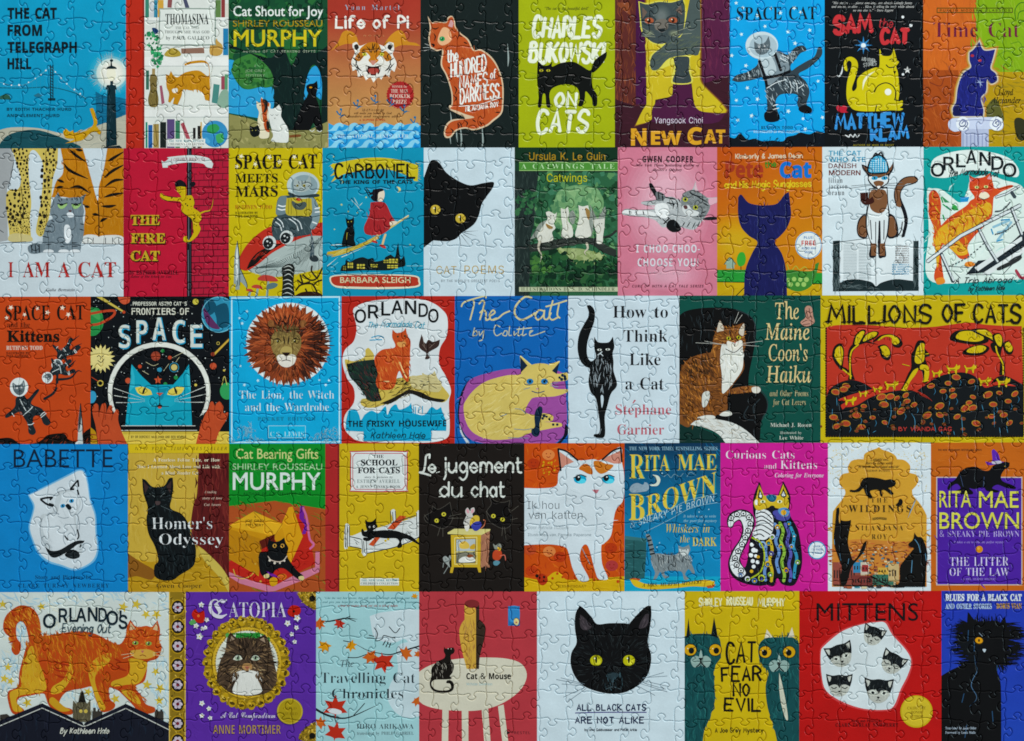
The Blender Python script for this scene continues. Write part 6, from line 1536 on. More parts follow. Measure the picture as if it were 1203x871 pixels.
R('e0e4e0', 1205, 405, 1228, 540); LL('2a2c2c', 4, '1207,410 1209,540', '1226,410 1226,540'); LL('3f4442', 3, '850,560 880,580', '1100,480 1150,470', '960,600 1020,580', '1120,540 1180,520', '1000,480 1040,490', '860,575 870,590')
dots('c9ad34', '1030,568 1045,560', 7)
G('black_cat'); S('0d0f0f', '915,448! 930,460 955,458 975,440! 978,470 985,490 960,512 1020,508 1090,512 1130,525 1180,545 1220,580 1240,575 1230,595 1180,570 1140,555 1120,570 1125,600 1105,610 1095,600 1108,575 1090,555 1030,555 970,550 935,570 905,565 905,550 930,550 900,540 892,510 900,500 910,515 925,510 918,485'); dots('e4e4dc', '940,490 965,488', 6); dots('0d0f0f', '941,490 966,488', 3)
G('title_plate'); S('b8404a', '830,80 850,58 1135,58 1155,80 1155,265 1135,290 850,290 830,265'); S('dde3e0', '836,84 854,64 1131,64 1149,84 1149,262 1131,284 854,284 836,262'); put([tw([(842, 90), (858, 70), (1127, 70), (1143, 90), (1143, 258), (1127, 278), (858, 278), (842, 258)]), tw([(846, 92), (846, 256), (860, 274), (1125, 274), (1139, 256), (1139, 92), (1125, 74), (860, 74)])], 'b8404a')
G('title'); T('THE', 960, 1020, 98, 18, '1c2226', 'B'); T('SCHOOL', 890, 1098, 140, 32, '1c2226', 'B', wt=.01); T('FOR CATS', 872, 1112, 184, 32, '1c2226', 'B', wt=.01)
G('author_name'); T('story & pictures by', 910, 1070, 212, 11, '4a5254', 'J'); T('ESTHER AVERILL', 868, 1112, 240, 20, '7a8684', 'B', sp=.06); T('A JENNY LINSKY BOOK', 862, 1116, 268, 14, '3a4446', 'B', sp=.06)
G('publisher_plate'); R('e0e4da', 885, 782, 1106, 822); T('THE NEW YORK REVIEW', 892, 1098, 799, 12, '2a7f8a', 'B'); T("CHILDREN'S COLLECTION", 890, 1100, 817, 12, '4a5a58', 'B')

Z(480, 518, 4.8375)
cover(3, 492, 616, '1c1714', 'dark brown cover with a mouse on a little yellow cabinet, sketched black cats')
G('title'); LL('d8dcd4', 11, '122,78 100,85 95,130 85,175 62,180 95,188 125,198', '120,82 118,100')
Hd('e', 108, 158, 180, 66, 'd8dcd4', 11, jit=.1); Hd('jugement', 195, 648, 180, 84, 'd8dcd4', 11, jit=.15); Hd('du', 172, 305, 318, 84, 'd8dcd4', 11, jit=.15); Hd('chat', 352, 548, 318, 84, 'd8dcd4', 11, jit=.15)
LL('d8dcd4', 5, '172,318 190,315', '158,182 176,176', '300,316 310,312', '540,318 550,312')
for pts_, ey, wh in (('90,430 130,405 135,370! 165,390 200,375 235,350! 245,400 250,440 230,480 190,500 140,480 100,460', ((160, 454), (200, 418)), ('230,430 300,415', '225,440 310,440', '180,490 165,540', '195,495 195,545', '110,450 90,420')), ('445,400 470,360 460,320! 500,345 540,350 575,340! 570,390 590,430 580,480 540,500 490,480 455,450', ((482, 428), (534, 448)), ('470,440 440,400', '545,490 555,570', '535,490 530,540', '580,450 620,440', '585,400 625,370'))):
    G('sketched_cat'); S('110e0d', pts_); q = curve(pts_, True, 4); put([tw(ribbon(q + [q[0]], 3))], '4a4640'); LL('5a564e', 2.5, *wh)
    eyes('c9c04a', ey, 13, 12, prx=5, pry=5)
G('cabinet')
P('d5cc86', '222,522 260,500 465,502 462,512 410,538 222,530'); P('c9a83a', '240,535 412,535 408,720 245,718'); P('a8745a', '412,538 462,512 452,705 410,722'); fur('8a5a4a b88a6a 6a4038', '415,540 458,520 450,700 414,715', 30, 34, 5, ang=88); P('2c2620', '270,560 382,556 380,695 270,697'); P('b8c0c0', '272,562 380,558 378,626 272,628'); P('7a7a6a', '272,636 380,634 378,694 272,696')
S('d8b858', '290,585 320,570 345,590 340,612 295,612'); S('c9a23a', '350,600 375,585 376,615 350,615'); S('e4e4dc', '285,680 310,660 360,660 378,685 300,692'); S('8a4a2a', '330,655 350,645 370,655 345,665'); LL('e4d890', 4, '262,552 388,548 388,700 262,702 262,552', smooth=False); LL('e4d890', 5, '268,632 382,630', smooth=False)
P('c9a83a', '240,718 258,718 250,752 235,750'); P('c9a83a', '390,720 410,718 412,748 398,748'); P('a8745a', '446,705 458,704 462,720 448,722')
G('cabinet_mouse'); S('c9c6c0', '312,470 322,440 330,425! 322,400 335,380 350,400 355,385 372,380 375,400 362,418 372,440 360,470 330,478'); S('d8a0a8', '328,395 338,388 345,408 335,412'); S('d8a0a8', '358,392 370,388 368,408 356,410'); S('d0b24a', '350,450 375,425 400,430 400,460 370,480 350,480'); S('3a3f9a', '355,485 370,465 400,458 415,475 400,505 375,512'); L('c87a5a', 5, '410,500 430,480 435,455 425,450'); S('e4e0d8', '318,480 345,476 340,510 325,512'); dots('1c1a18', '335,432 322,460', 4)
G('small_mouse'); S('9aa09c', '195,665 210,655 225,665 235,650 242,668 230,690 235,720 215,700 200,685'); dots('1c1a18', '212,672', 3); LL('8a908c', 4, '200,690 195,720', '225,715 200,755')
G('small_mouse'); S('8a8e84', '480,585 495,595 515,582 528,600 520,620 495,622 485,605'); S('b8482c', '480,635 500,620 525,625 530,655 510,680 480,670'); S('d0a83a', '505,605 525,610 520,625 508,622'); S('5a8a9a', '480,690 500,680 520,690 505,708 485,706'); L('c86a5a', 5, '520,655 545,650 552,680')

cover(3, 616, 733.6, 'c4501f', 'orange red cover with a large white cat with ginger patches, blue eyes')
G('ground_pattern'); fur('d86a2a b03a18 dc7a30 a83216', '662,30 1225,30 1225,780 662,780', 170, 50, 9, ang=60, spread=80); dabs('c8862c d0a02c', '760,110 830,100 850,170 770,190', 26, 7)
for x, y, c in ((795, 80, 'd8824a'), (710, 130, 'b03a1c'), (800, 630, 'd8824a'), (690, 620, 'b84a2a'), (1150, 610, 'b03a1c'), (1155, 710, 'a83a3a'), (700, 740, 'b84020'), (860, 660, 'b03a1c')):
    G('printed_motif'); E(c, x, y, 36, 30); dots('8a2a14', '%d,%d %d,%d' % (x - 12, y - 6, x + 12, y - 6), 4); L('8a2a14', 4, '%d,%d %d,%d %d,%d' % (x - 10, y + 10, x, y + 15, x + 10, y + 10))
G('yellow_ground'); S('cfa82c', '655,775! 760,790 830,745 870,760 900,790 1000,785 1100,780 1230,770! 1230,860! 655,860!'); fur('dcb83a b8901f', '660,800 1225,795 1225,850 660,850', 36, 60, 7, ang=10); dots('b8481f', '818,782 845,755 875,775 1055,790 1075,785 1190,800 1205,780', 8)
G('ladybird'); S('a8321c', '728,770 755,755 785,770 790,800 765,822 740,810'); dots('1c1210', '745,780 768,795 770,775', 6); E('1c1210', 730, 768, 10)
G('white_cat')
S('d2dde2', '650,268! 760,270 840,255 850,190 865,140 850,45! 900,60 960,110 1050,105 1090,110 1160,55 1210,38 1212,120! 1225,200 1222,330 1180,390 1165,450 1150,540 1110,585 1095,600 1100,700 1130,770 1125,790 1080,785 1060,740 1020,600 985,605 975,680 1020,770 1020,795 985,800 960,785 930,720 910,640 890,605 820,590 720,590 650,595!')
fur('e4ecee bccace dbe4e8', '660,290 860,260 1140,320 1140,520 960,580 660,580', 60, 70, 6, ang=10)
P('c98a78', '858,62 940,120 890,140 868,160'); P('c98a78', '1205,55 1130,90 1105,110 1165,130 1208,130'); LL('14161a', 10, '865,170 850,46', '850,46 900,62 962,112', '1100,108 1160,58 1206,40', '1206,40 1212,120', taper=0)
S('bf6a2a', '968,160 985,138 1015,132 1042,160 1045,190 1020,188 990,172'); S('c4742e', '1052,118 1085,115 1120,130 1165,140 1130,175 1090,188 1060,160'); S('b8707a', '1042,278! 1084,278! 1066,300'); LL('9aa4aa', 3, '1064,300 1062,325 1015,315', '1062,320 1085,322 1100,310', '950,195 975,190 1010,200'); LL('8f9aa0', 4, '985,610 1000,640 1030,700', '1000,770 995,795', '1110,765 1105,785')
for x in (975, 1135):
    U('eye'); E('2a9fc4', x, 220, 36, 24); E('5fd0e4', x + 8, 230, 24, 14); E('10161a', x - 12, 212, 16, 18); dots('e8f4f4', '%d,206' % (x - 8), 4); L('14161a', 5, '%d,212 %d,194 %d,206' % (x - 38, x, x + 36))
G('title'); T('Ik hou', 675, 856, 388, 46, '2a3238', 's', wt=-.012); T('van katten', 682, 988, 444, 46, '2a3238', 's', wt=-.012)
G('author_name'); T('Door Patricia Hubbell', 678, 910, 502, 18, '9aa8ae', 's'); T('Illustraties van Pamela Paparone', 678, 1038, 542, 16, '7f8e94', 's'); T('LEMNISCAAT', 860, 1010, 834, 13, '8a6a1c', 's')

Z(720, 518, 4.8375)
cover(3, 733.6, 846.5, grad(0, 20, '0f3350', 0, 620, '1a84b4'), 'deep blue cover with tall cream lettering and a striped grey cat walking')
G('sky'); glow('16486a 1a5f88 1f7aa8', 400, 520, 190, 170, q=.35) if 0 else None
fur('14405f 1a5a80 103a58', '75,40 600,40 600,520 75,520', 90, 50, 6, ang=50); dots('9cc4d4', '150,215 280,185 545,390 490,405 180,465 265,580 250,605 475,430 530,620 560,560', 4)
G('floor'); P('2a9fc0', '68,770 612,772 612,870 68,870'); fur('36b0cc 1f8cb0', '80,780 605,780 605,850 80,850', 40, 60, 6, ang=0)
G('cabinet'); P('2a5a5c', '68,548 190,560 190,640 180,780 68,790'); P('3a7074', '68,540 192,556 192,575 68,560'); fur('1f4a4c 447a7c', '72,580 182,590 175,770 72,780', 40, 40, 4, ang=5); LL('1a3a3c', 4, '72,620 185,628', '72,665 182,668', '120,570 118,780')
G('walking_cat')
S('7d878a', '220,650 260,640 320,650 370,640 372,595! 395,605 415,600 432,590! 440,620 430,645 440,680 465,745 455,755 430,730 410,760 430,785 405,790 395,750 370,740 300,740 295,760 320,775 290,780 270,745 250,780 230,790 240,750 225,710')
fur('a4acac 4a5256 c4cac8 33393c', '225,655 430,645 430,720 300,735 240,730', 140, 24, 4, ang=70, mix=.2); LL('22282c', 5, '255,648 262,690', '285,650 290,690', '315,655 318,695', '345,655 345,690', '400,660 395,690'); S('c4cac8', '375,615 400,620 430,615 425,645 395,652'); dots('22282a', '390,622 418,620', 3)
U('tail'); L('7d878a', 24, '225,650 218,600 205,550 195,538'); LL('1c2226', 9, '212,645 238,640', '208,620 232,614', '202,595 226,590', '196,570 218,564', '192,548 210,540')
G('sleeping_cat'); S('8fa3b0', '95,275 110,250 140,240 170,250 180,235! 195,240 205,258 200,280 170,290 110,295'); fur('b4c4cc 6a7f90', '100,260 195,260 180,288 110,290', 26, 16, 3, ang=0)
G('moon'); S('d0d8c8', '225,192! 258,200 270,225 255,255 220,258! 205,250! 240,245 250,225'); 
G('title')
for dx, c in ((7, '2a8f9a'), (0, 'd8c050')):
    T('R', 95 + dx, 180 + dx, 215 + dx * .4, 138, c, 'B', wt=-.004); T('ITA', 180 + dx, 322 + dx, 172, 90, c, 'B', wt=-.004, dy=-2); T('MAE', 368 + dx, 588 + dx, 168, 90, c, 'B', wt=-.004, dy=-2)
    T('B', 92 + dx, 180 + dx, 452, 150, c, 'B', wt=-.002); T('ROWN', 190 + dx, 588 + dx, 430, 120, c, 'B', wt=-.004, dy=-150 + 20, grow=.1)
LL('6a90a0', 4, '290,205 310,190 330,210 350,190 380,205 400,185', '420,205 440,180 470,195')
G('coauthor_line'); T('& SNEAKY PIE BROWN', 100, 575, 498, 42, 'b4d0d8', 'X', wt=-.02, dy=-152, jit=.2); L('8ab4c4', 3, '105,470 250,440 400,350 590,300'); L('8ab4c4', 3, '180,520 320,450 450,380 600,350')
G('tagline'); T('THE NEW YORK TIMES BESTSELLING SERIES', 92, 594, 54, 20, '8ab0c0', 'B'); T('It takes a cat to write', 400, 586, 436, 15, '8fc0d4', 'J'); T('the purr-fect mystery', 402, 590, 462, 15, '8fc0d4', 'J')
G('subtitle'); T('Whiskers in', 302, 550, 522, 48, 'c9b860', 'J', wt=-.008); T('the', 382, 436, 578, 42, 'c9b860', 'J', wt=-.008); T('DARK', 452, 590, 598, 48, 'd0c060', 'B')
G('ribbon'); S('d4b43a', '95,785! 130,790 200,815 350,815 450,800 520,790 580,800! 560,830 450,828 350,838 220,845 130,830'); P('b8582a', '95,785 150,795 160,785 120,780'); P('b8582a', '530,825 585,815 570,835 540,838'); T('A MRS. MURPHY MYSTERY', 165, 510, 834, 20, '3a3210', 'J', dy=-20, bend=-4)

cover(3, 846.5, 972.7, 'c42a8c', 'magenta cover with a patterned sitting cat, half white, half coloured')
G('patterned_cat')
ol = '832,232! 850,290 870,318 930,318 945,290 968,230! 990,270 1010,320 1005,380 1010,430 1050,500 1070,600 1075,700 1050,790 1020,825 960,815 935,780 915,825 880,820 830,825 760,815 700,790 665,750 655,690 680,620 720,560 735,500 720,455 690,470 680,495 655,490 648,450 670,410 720,390 770,400 805,440 800,500 770,570 735,640 725,680 750,720 770,650 780,560 820,470 800,420 795,350 805,300'
S('15151c', ol)
def lobe(x, y, k, c, c2):
    E(c, x, y, k); E('15151c', x, y + k * .15, k * .66); E(c2, x, y + k * .25, k * .4)
S('e4e8e8', '660,490 656,452 678,418 720,398 766,408 796,440 792,498 762,566 728,638 716,684 740,722 755,755 720,778 680,745 665,690 690,622 728,562 744,502 724,448 690,462 678,485')
for k, (x, y) in enumerate(((672, 440), (705, 418), (742, 414), (774, 436), (782, 472), (768, 512), (752, 550), (734, 590), (712, 628), (694, 668), (704, 706), (728, 738))):
    ring('15151c', x, y, 15, 5); E('15151c', x, y, 5)
    L('15151c', 4, '%d,%d %d,%d %d,%d' % (x - 18, y + 20, x, y + 10, x + 16, y + 22))
S('e4e8e8', '815,392 850,388 885,400 908,430 912,475 905,520 870,560 830,560 800,545 795,520 815,480 812,430')
for s_ in ('815,415 850,405 880,420 905,445', '812,440 845,428 875,445 910,470', '812,465 850,452 885,470 908,490', '805,490 845,478 880,496 905,512', '800,515 840,505 872,520 895,535', '800,540 835,530 860,545'):
    L('15151c', 6, s_)
S('4a4a9a', '912,400 960,392 1000,400 1008,432 985,455 940,450 915,430'); S('c9a23a', '950,400 985,395 1000,415 985,432 955,425'); E('15151c', 972, 412, 9)
for s_, c in (('920,470 940,520 925,570 945,630 930,690 945,750', '6a8fc4'), ('948,465 968,515 955,570 975,630 960,690 975,760 970,800', '8fb84a'), ('978,470 1000,525 990,580 1012,640 1000,700 1012,760 1005,800', '5a5aa8'), ('1010,490 1030,545 1025,600 1045,660 1035,720 1030,780', '3a8fb0'), ('892,560 905,620 890,680 905,740 900,800', 'c9b03a'), ('870,590 868,640 876,690 862,740 868,795', '6a8fc4')):
    L(c, 17, s_); q_ = curve(s_, False, 4)
    for j in range(2, len(q_) - 1, 4):
        E('15151c', q_[j][0], q_[j][1], 4.5)
for x, y, k, c, c2 in ((935, 490, 14, 'd8a83a', 'e4e8e8'), (1000, 470, 13, '3a9ab8', 'd8b84a'), (850, 590, 20, '8fb0d8', '5a5aa8'), (885, 580, 16, 'd8b84a', '3a8fb0'), (905, 545, 15, 'e4e8e8', '8fb84a'), (900, 640, 14, '5a5aa8', 'e4e8e8'), (880, 700, 17, 'd8b84a', '6a8fc4'), (895, 760, 15, '8fb84a', 'e4e8e8'), (845, 780, 20, 'b8c84a', '5a5aa8'), (805, 795, 15, '6a8fc4', 'd8b84a'), (765, 785, 15, 'e4e8e8', '8fb84a'), (985, 735, 15, 'd8a83a', '5a5aa8'), (1050, 690, 14, '8fb84a', 'e4e8e8'), (955, 600, 13, 'd8b84a', '3a8fb0'), (1015, 600, 13, '8fb0d8', 'd8a83a'), (820, 560, 14, 'e4e8e8', 'e4e8e8'), (725, 765, 12, '6a8fc4', 'e4e8e8'), (1030, 540, 12, '3a9ab8', 'e4e8e8')):
    lobe(x, y, k, c, c2)
L('a8b83a', 9, '790,550 840,580 862,650 842,740 780,785'); S('15151c', '785,560 830,590 846,655 828,730 780,770 768,700 772,620')
dots('e8ecec', '790,590 800,622 785,650 812,655 795,684 822,690 800,715 815,625', 12); dots('d8b03a', '788,742 825,660', 11)
LL('15151c', 5, '1010,440 1040,500 1065,600', '835,240 850,300', '970,240 955,300')
U('face'); S('cdb03c', '800,350 830,320 900,310 980,320 1000,350 990,390 940,385 900,375 870,385 820,395'); S('2a6a8a', '870,315 900,305 930,315 920,345 890,345'); E('15151c', 905, 380, 16, 12); E('e4e8e8', 815, 350, 9, 16); S('5a8fc4', '940,390 980,380 1005,400 985,430 950,420'); E('d8a83a', 970, 408, 16)
for p_ in ('812,330 832,248 862,318 850,350', '940,318 968,246 1000,320 970,340'):
    U('ear'); P('cdb03c', p_); c_ = np.mean(pts(p_)[0], 0); P('15151c', ' '.join('%.0f,%.0f' % tuple(c_ + (q_ - c_) * .6) for q_ in pts(p_)[0])); P('e4e8e8', ' '.join('%.0f,%.0f' % tuple(c_ + (q_ - c_) * .35) for q_ in pts(p_)[0]))
eyes('e8e4c0', ((852, 346), (948, 346)), 15, 9, pupil='3a5a2a', prx=6, pry=7)
G('title'); T('Curious Cats', 642, 1032, 102, 46, 'e4d4e0', 'B', wt=-.010); T('and', 860, 930, 160, 32, 'e4c8d8', 'B', wt=-.010); T('Kittens', 952, 1160, 160, 48, 'e4d4e0', 'B', wt=-.010)
G('subtitle'); T('Coloring for Everyone', 920, 1198, 208, 24, 'e4c8dc', 'J')
G('sticker'); E('3a8fc4', 1160, 622, 52); E('e4eaec', 1160, 622, 46); T('OVER', 1142, 1180, 606, 11, '2a6a9a', 'X'); T('100 PAGES', 1128, 1192, 624, 12, '2a6a9a', 'X'); T('TO COLOR', 1130, 1190, 642, 11, '2a6a9a', 'X')

Z(963, 518, 4.8375)
cover(3, 972.7, 1093.6, 'd4dde0', 'white cover with a tan arched panel, three black cat silhouettes, old town')
G('flourish'); dabs('c9b888 d8cca8', '60,50 300,30 240,90 150,130 120,240 70,300', 60, 5); dabs('c9b888 d8cca8', '400,30 600,50 610,300 550,250 530,130 440,90', 60, 5); LL('cfc098', 3, '80,90 110,70 130,95 100,110', '560,90 590,70 600,100 570,110', '90,180 120,170 110,200')
G('arched_panel'); S('cb983e', '70,830! 72,450 85,390 115,350! 130,330 145,300 140,275 115,250 112,215 130,190 165,182! 160,150 180,115 220,105 250,105! 255,75 290,55 320,45 338,35! 355,50 400,65 430,85 440,105! 480,110 510,135 515,160 510,182! 550,195 562,225 548,255 525,280! 530,310 560,345 585,380 605,420 608,460 608,830!'); fur('d8a64a bf8c34 d4a448', '80,420 140,360 150,200 330,60 510,190 540,300 600,430 600,560 80,560', 110, 60, 8, ang=10)
G('old_town'); S('c4803c', '70,590! 200,560 400,570 608,580! 608,830! 70,830!')
fur('a8482c c4683a 8a3a28 d89a5a 7a3428', '75,590 605,585 605,720 75,720', 190, 26, 7, ang=0, mix=.15)
for k in range(190):
    y = 600 + 225 * k / 190; x = RNG.uniform(130, 500); w_ = RNG.uniform(5, 12) + k * .11; c = 'c9b08a a85a3c 8a4a3a d8c8a0 6a3a34 b87a4a 3a3a3a 4a8a9a'.split()[RNG.randint(8)]
    R(c, x, y, x + w_, y + w_ * .6)
for x, y, w_, h_, c in ((75, 690, 140, 130, '8f4a3e'), (190, 690, 50, 60, '3a80a8'), (232, 690, 48, 70, 'c9bca8'), (240, 705, 36, 40, '9a3434'), (180, 765, 120, 60, '7a3a34'), (300, 760, 120, 60, '3a6a58'), (330, 720, 60, 40, 'c9a04a'), (390, 700, 60, 100, 'c4aa78')):
    R(c, x, y, x + w_, y + h_)
    for q in range(int(w_ / 16)):
        R('2c2422', x + 5 + q * 16, y + h_ * .35, x + 12 + q * 16, y + h_ * .7)
LL('1c1614', 7, '80,820 300,826', '290,770 400,826 480,830'); fur('1c1614 2a1e1a', '280,760 340,790 480,820 300,826', 40, 26, 5, ang=20, mix=.1)
G('walking_cat'); S('121110', '170,288! 175,278 200,280 225,262 240,225 270,208 330,212 370,222 400,218! 415,222 428,225! 432,245 415,262 390,268 405,282 420,300 405,305 370,280 350,285 358,310 345,312 335,280 300,280 285,290 300,322 280,325 260,300 248,270 225,288 195,292')
G('stretching_cat'); S('121110', '95,385! 108,380 112,400 108,440 112,470 120,450! 135,455 160,455 178,450! 175,480 165,530 160,580 175,640 190,680 220,650 245,590 262,572 265,590 250,630 210,680 180,720 165,770 150,815 125,825 115,780 125,720 105,660 85,600 80,540 88,470'); LL('5a8aa8', 3, '82,560 84,590', '115,640 120,680', '165,670 160,700')
G('sitting_cat'); S('121110', '538,522! 555,545 580,550 600,590 612,650 605,720 600,830! 380,830! 450,810 455,720 480,680 520,630 535,610 510,600 505,585 530,560'); LL('5a8aa8', 4, '540,560 560,590 572,635', '525,680 520,750', '600,640 605,680'); LL('121110', 9, '400,828 470,815', taper=0)
G('bird'); S('121110', '430,365! 445,350 450,335 462,330 472,345 465,365 445,372'); 
G('title'); T('THE', 292, 385, 350, 26, '33281a', 'B', wt=-.01, sp=.2); T('WILDINGS', 165, 518, 404, 38, '2a2016', 'B', wt=-.004, sp=.14)
L('4a3a20', 3, '300,440 340,436 380,440'); L('4a3a20', 3, '300,447 340,443 380,447')
G('author_name'); T('NILANJANA', 202, 474, 508, 28, '3a2c1a', 'B', wt=-.012, sp=.14); T('ROY', 296, 382, 558, 28, '3a2c1a', 'B', wt=-.012, sp=.14)
G('quote'); T('"A delightful novel,', 285, 392, 112, 13, '4a3820', 'J'); T("Here's the literary world's", 262, 415, 133, 13, '4a3820', 'J'); T('one admirable and most magical animal tale"', 220, 452, 153, 13, '4a3820', 'J'); T('SALMAN RUSHDIE', 270, 400, 174, 10, '5a4828', 'B', sp=.1)
G('surface_fleck', 'pale blue grey scuff mark'); L('8fa8b4', 6, '550,325 530,370 500,440', 2)  # one pale slanting stroke, thin at both ends

cover(3, 1093.6, 1203, 'bb6226', 'orange cover with a purple panel and a black cat in a purple hat')
G('ground'); fur('c46e30 b05a20', '640,20 1155,20 1155,200 640,200', 40, 70, 8, ang=0)
G('purple_panel'); R('bfb0a8', 662, 205, 1152, 822); R('4a2494', 668, 211, 1146, 816); fur('5530a4 421f88', '715,260 1100,260 1100,770 715,770', 50, 60, 8, ang=45)
G('black_cat'); S('0c0c10', '725,270 740,240 770,220 800,175 840,152 890,148 920,165 960,170 990,140 1050,120 1080,125! 1075,150 1050,165 1030,200 1040,230 1090,250 1115,265 1105,275 1060,268 1010,250 980,270 1020,285 1000,295 950,285 930,265 880,275 850,270 870,290 865,305 810,305 750,300 770,285 800,270 780,245 750,260 735,280'); LL('3a4a6a', 3, '800,200 815,260', '935,205 930,260'); dots('c9a83a', '1052,145', 3); LL('b0a8a0', 2, '1068,155 1075,170')
U('hat'); S('5a2aa0', '940,118! 980,120 978,60 990,48! 1015,75 1028,115 1050,120! 1010,132 960,138'); S('b8b4c0', '980,118 1028,114 1030,128 985,132')
G('author_name')
for w_, a, b, y in (('RITA', 680, 862, 378), ('MAE', 905, 1130, 380), ('BROWN', 680, 1132, 500)):
    T(w_, a + 4, b + 4, y + 4, 92, '2a1458', 'v', wt=.004); T(w_, a, b, y, 92, 'd0cc5a', 'v', wt=.006)
G('coauthor_line'); T('& SNEAKY PIE BROWN', 682, 1134, 546, 34, 'b4a4d4', 'B', wt=-.010)
G('tagline'); T('THE NEW YORK TIMES BESTSELLING SERIES', 672, 920, 58, 11, '4a2a1c', 'X'); T('It takes a cat to write the perfect mystery', 762, 1048, 582, 13, '9a84c8', 'J')
G('button'); E('cf8a2a', 907, 617, 20); E('e0a84a', 902, 612, 8)
G('title'); T('THE LITTER', 740, 1074, 712, 50, 'd0c8e0', 'B', wt=-.010, dy=-2); T('OF THE LAW', 738, 1076, 768, 46, 'd0c8e0', 'B', wt=-.010)
T('A MRS. MURPHY MYSTERY', 815, 1000, 792, 11, '9a84c8', 'B', sp=.06)
# ================================================================ ROW 5
Z(0, 691, 4.8375)
cover(4, 0, 198.4, 'd3dcd6', 'pale starry cover with a large ginger cat striding over two dark rooftops')
G('sky'); fur('8fc4dc a8d4e4 6fb4d8', '0,30 950,30 950,120 700,80 300,110 0,130', 70, 60, 9, ang=20, spread=60); fur('8fc4dc 7ab8d8 a8d4e4', '0,380 110,400 60,560 0,600', 50, 50, 9, ang=80, spread=60); fur('8fc4dc a8d4e4', '850,420 950,420 950,780 880,700', 60, 50, 9, ang=80, spread=40); fur('6fb4d8 8fc4dc', '90,190 150,190 140,310 120,330 100,300', 40, 40, 9, ang=80, spread=30); fur('8fc4dc a8d4e4', '360,600 560,590 560,680 500,740 400,680', 40, 40, 9, ang=70, spread=60); fur('e4e0c4 d8d8c0', '0,130 950,120 950,420 0,380', 70, 50, 9, ang=30, spread=90)
stars('d0b84a', '15,92 235,105 700,108 775,92 830,150 890,150 45,450 155,652 835,550 885,475 905,640 25,515 60,530 655,630 500,590 910,570', 28)
G('ginger_cat')
S('b84a22', '20,240 30,165 80,115 130,98 190,120 225,180 235,275! 330,260 450,245 540,260 620,300 680,320 715,270 720,225 740,180! 775,220 830,215 865,220 895,182! 910,240 905,300 920,340 895,400 840,420 835,470 820,530 770,560 800,610 830,660 880,680 870,710 800,710 750,660 680,590 640,570 620,570 625,630 655,660 640,690 580,705 550,650 530,590 520,560 470,570 380,590 340,640 350,670 410,690 405,720 340,710 280,670 260,620 245,600 180,610 110,625 100,660 135,690 130,710 75,715 50,660 45,590 100,560 110,480 130,400 150,330 165,310 150,230 125,190 95,210 95,280 120,320 110,370 85,380 65,350 70,300')
P('d0982c', '0,0 1,0 1,1') if 0 else None
S('cda238', '175,330 200,350 220,420 250,500 260,580 180,600 105,615 95,650 130,695 80,700 60,640 60,590 120,560 125,480 150,380'); S('cda238', '400,380 420,450 400,520 360,580 330,600 290,600 300,560 360,520 390,450'); S('cda238', '560,390 630,370 620,420 560,470 540,520 560,600 600,680 570,690 535,600 505,500 510,440'); S('cda238', '735,400 830,420 830,470 790,540 720,550 640,560 640,530 720,500 740,450'); S('cda238', '690,580 760,590 800,650 780,660 720,620'); S('c99a34', '300,620 360,670 400,695 340,700 280,650')
fur('c45a26 b03e1c d0782e a8381a', '160,290 450,255 640,310 700,340 620,420 480,540 300,520 200,400', 330, 46, 8, ang=70, spread=22, mix=.2); fur('d8b048 c88a2e d09a3a', '150,340 240,480 250,590 100,610 120,500', 70, 40, 7, ang=80, mix=.4); fur('c45a26 a83c1c', '430,320 480,330 470,540 440,540', 30, 60, 6, ang=88, mix=.2); fur('c45a26 b03e1c', '560,540 620,480 620,640 580,640', 40, 40, 7, ang=80, mix=.2); fur('c45a26 b03e1c', '700,560 770,560 860,690 800,690', 40, 34, 6, ang=50, mix=.2)
fur('c8642a b0401e d88a3a', '30,180 130,105 220,180 220,270 170,290 150,200 100,180 80,300 80,360', 110, 34, 8, ang=60, mix=.2)
LL('a03218', 10, '300,410 350,430 400,440', '290,450 340,470 390,475', '310,490 350,505 380,505', '650,400 690,420', '640,440 690,460 720,470', '600,600 625,605', '590,640 630,640', '770,600 800,600', '130,420 160,430', '60,130 90,170', '130,100 140,140', '190,125 180,160', '30,230 70,235', '50,310 90,300', taper=2)
U('head'); S('bf5226', '722,230 740,185! 775,222 830,215 865,222 895,184! 908,240 905,300 915,350 890,395 830,405 760,395 725,360 715,300'); fur('c8642a b0401e d88a3a', '730,240 900,240 900,380 740,380', 110, 24, 6, cen=(810, 320), mix=.2); S('cda24a', '740,360 790,350 850,350 890,375 840,402 770,398'); P('d0b088', '735,240 742,195 772,235'); P('d0b088', '868,235 892,195 900,245'); P('b86a60', '800,355 820,355 810,372'); LL('e0d0a8', 2.5, '760,370 690,380', '760,380 700,400', '870,370 930,360', '870,380 935,385'); LL('8a2c14', 6, '800,230 805,270', '830,230 825,270', '770,290 790,300', '740,320 760,330', '880,330 900,340', taper=2); LL('7a3018', 4, '795,385 812,380 830,388')
eyes('8aa04a', ((770, 312), (845, 315)), 18, 12, prx=6, pry=9, glint='e8e8d0')
for x, y in ((100, 700), (375, 705), (605, 690), (840, 695)):
    pass
G('clock_tower'); S('5a5440', '415,760! 415,660 420,640 430,655 445,650! 455,600 468,582! 478,600 488,650! 500,655 512,632 515,660 515,760!'); fur('8a8468 3a3628 a49c7a', '418,660 512,660 512,750 418,750', 40, 30, 4, ang=88); dots('c9b45a', '460,700 488,700', 10); P('1e1c18', '445,650 468,582 490,650')
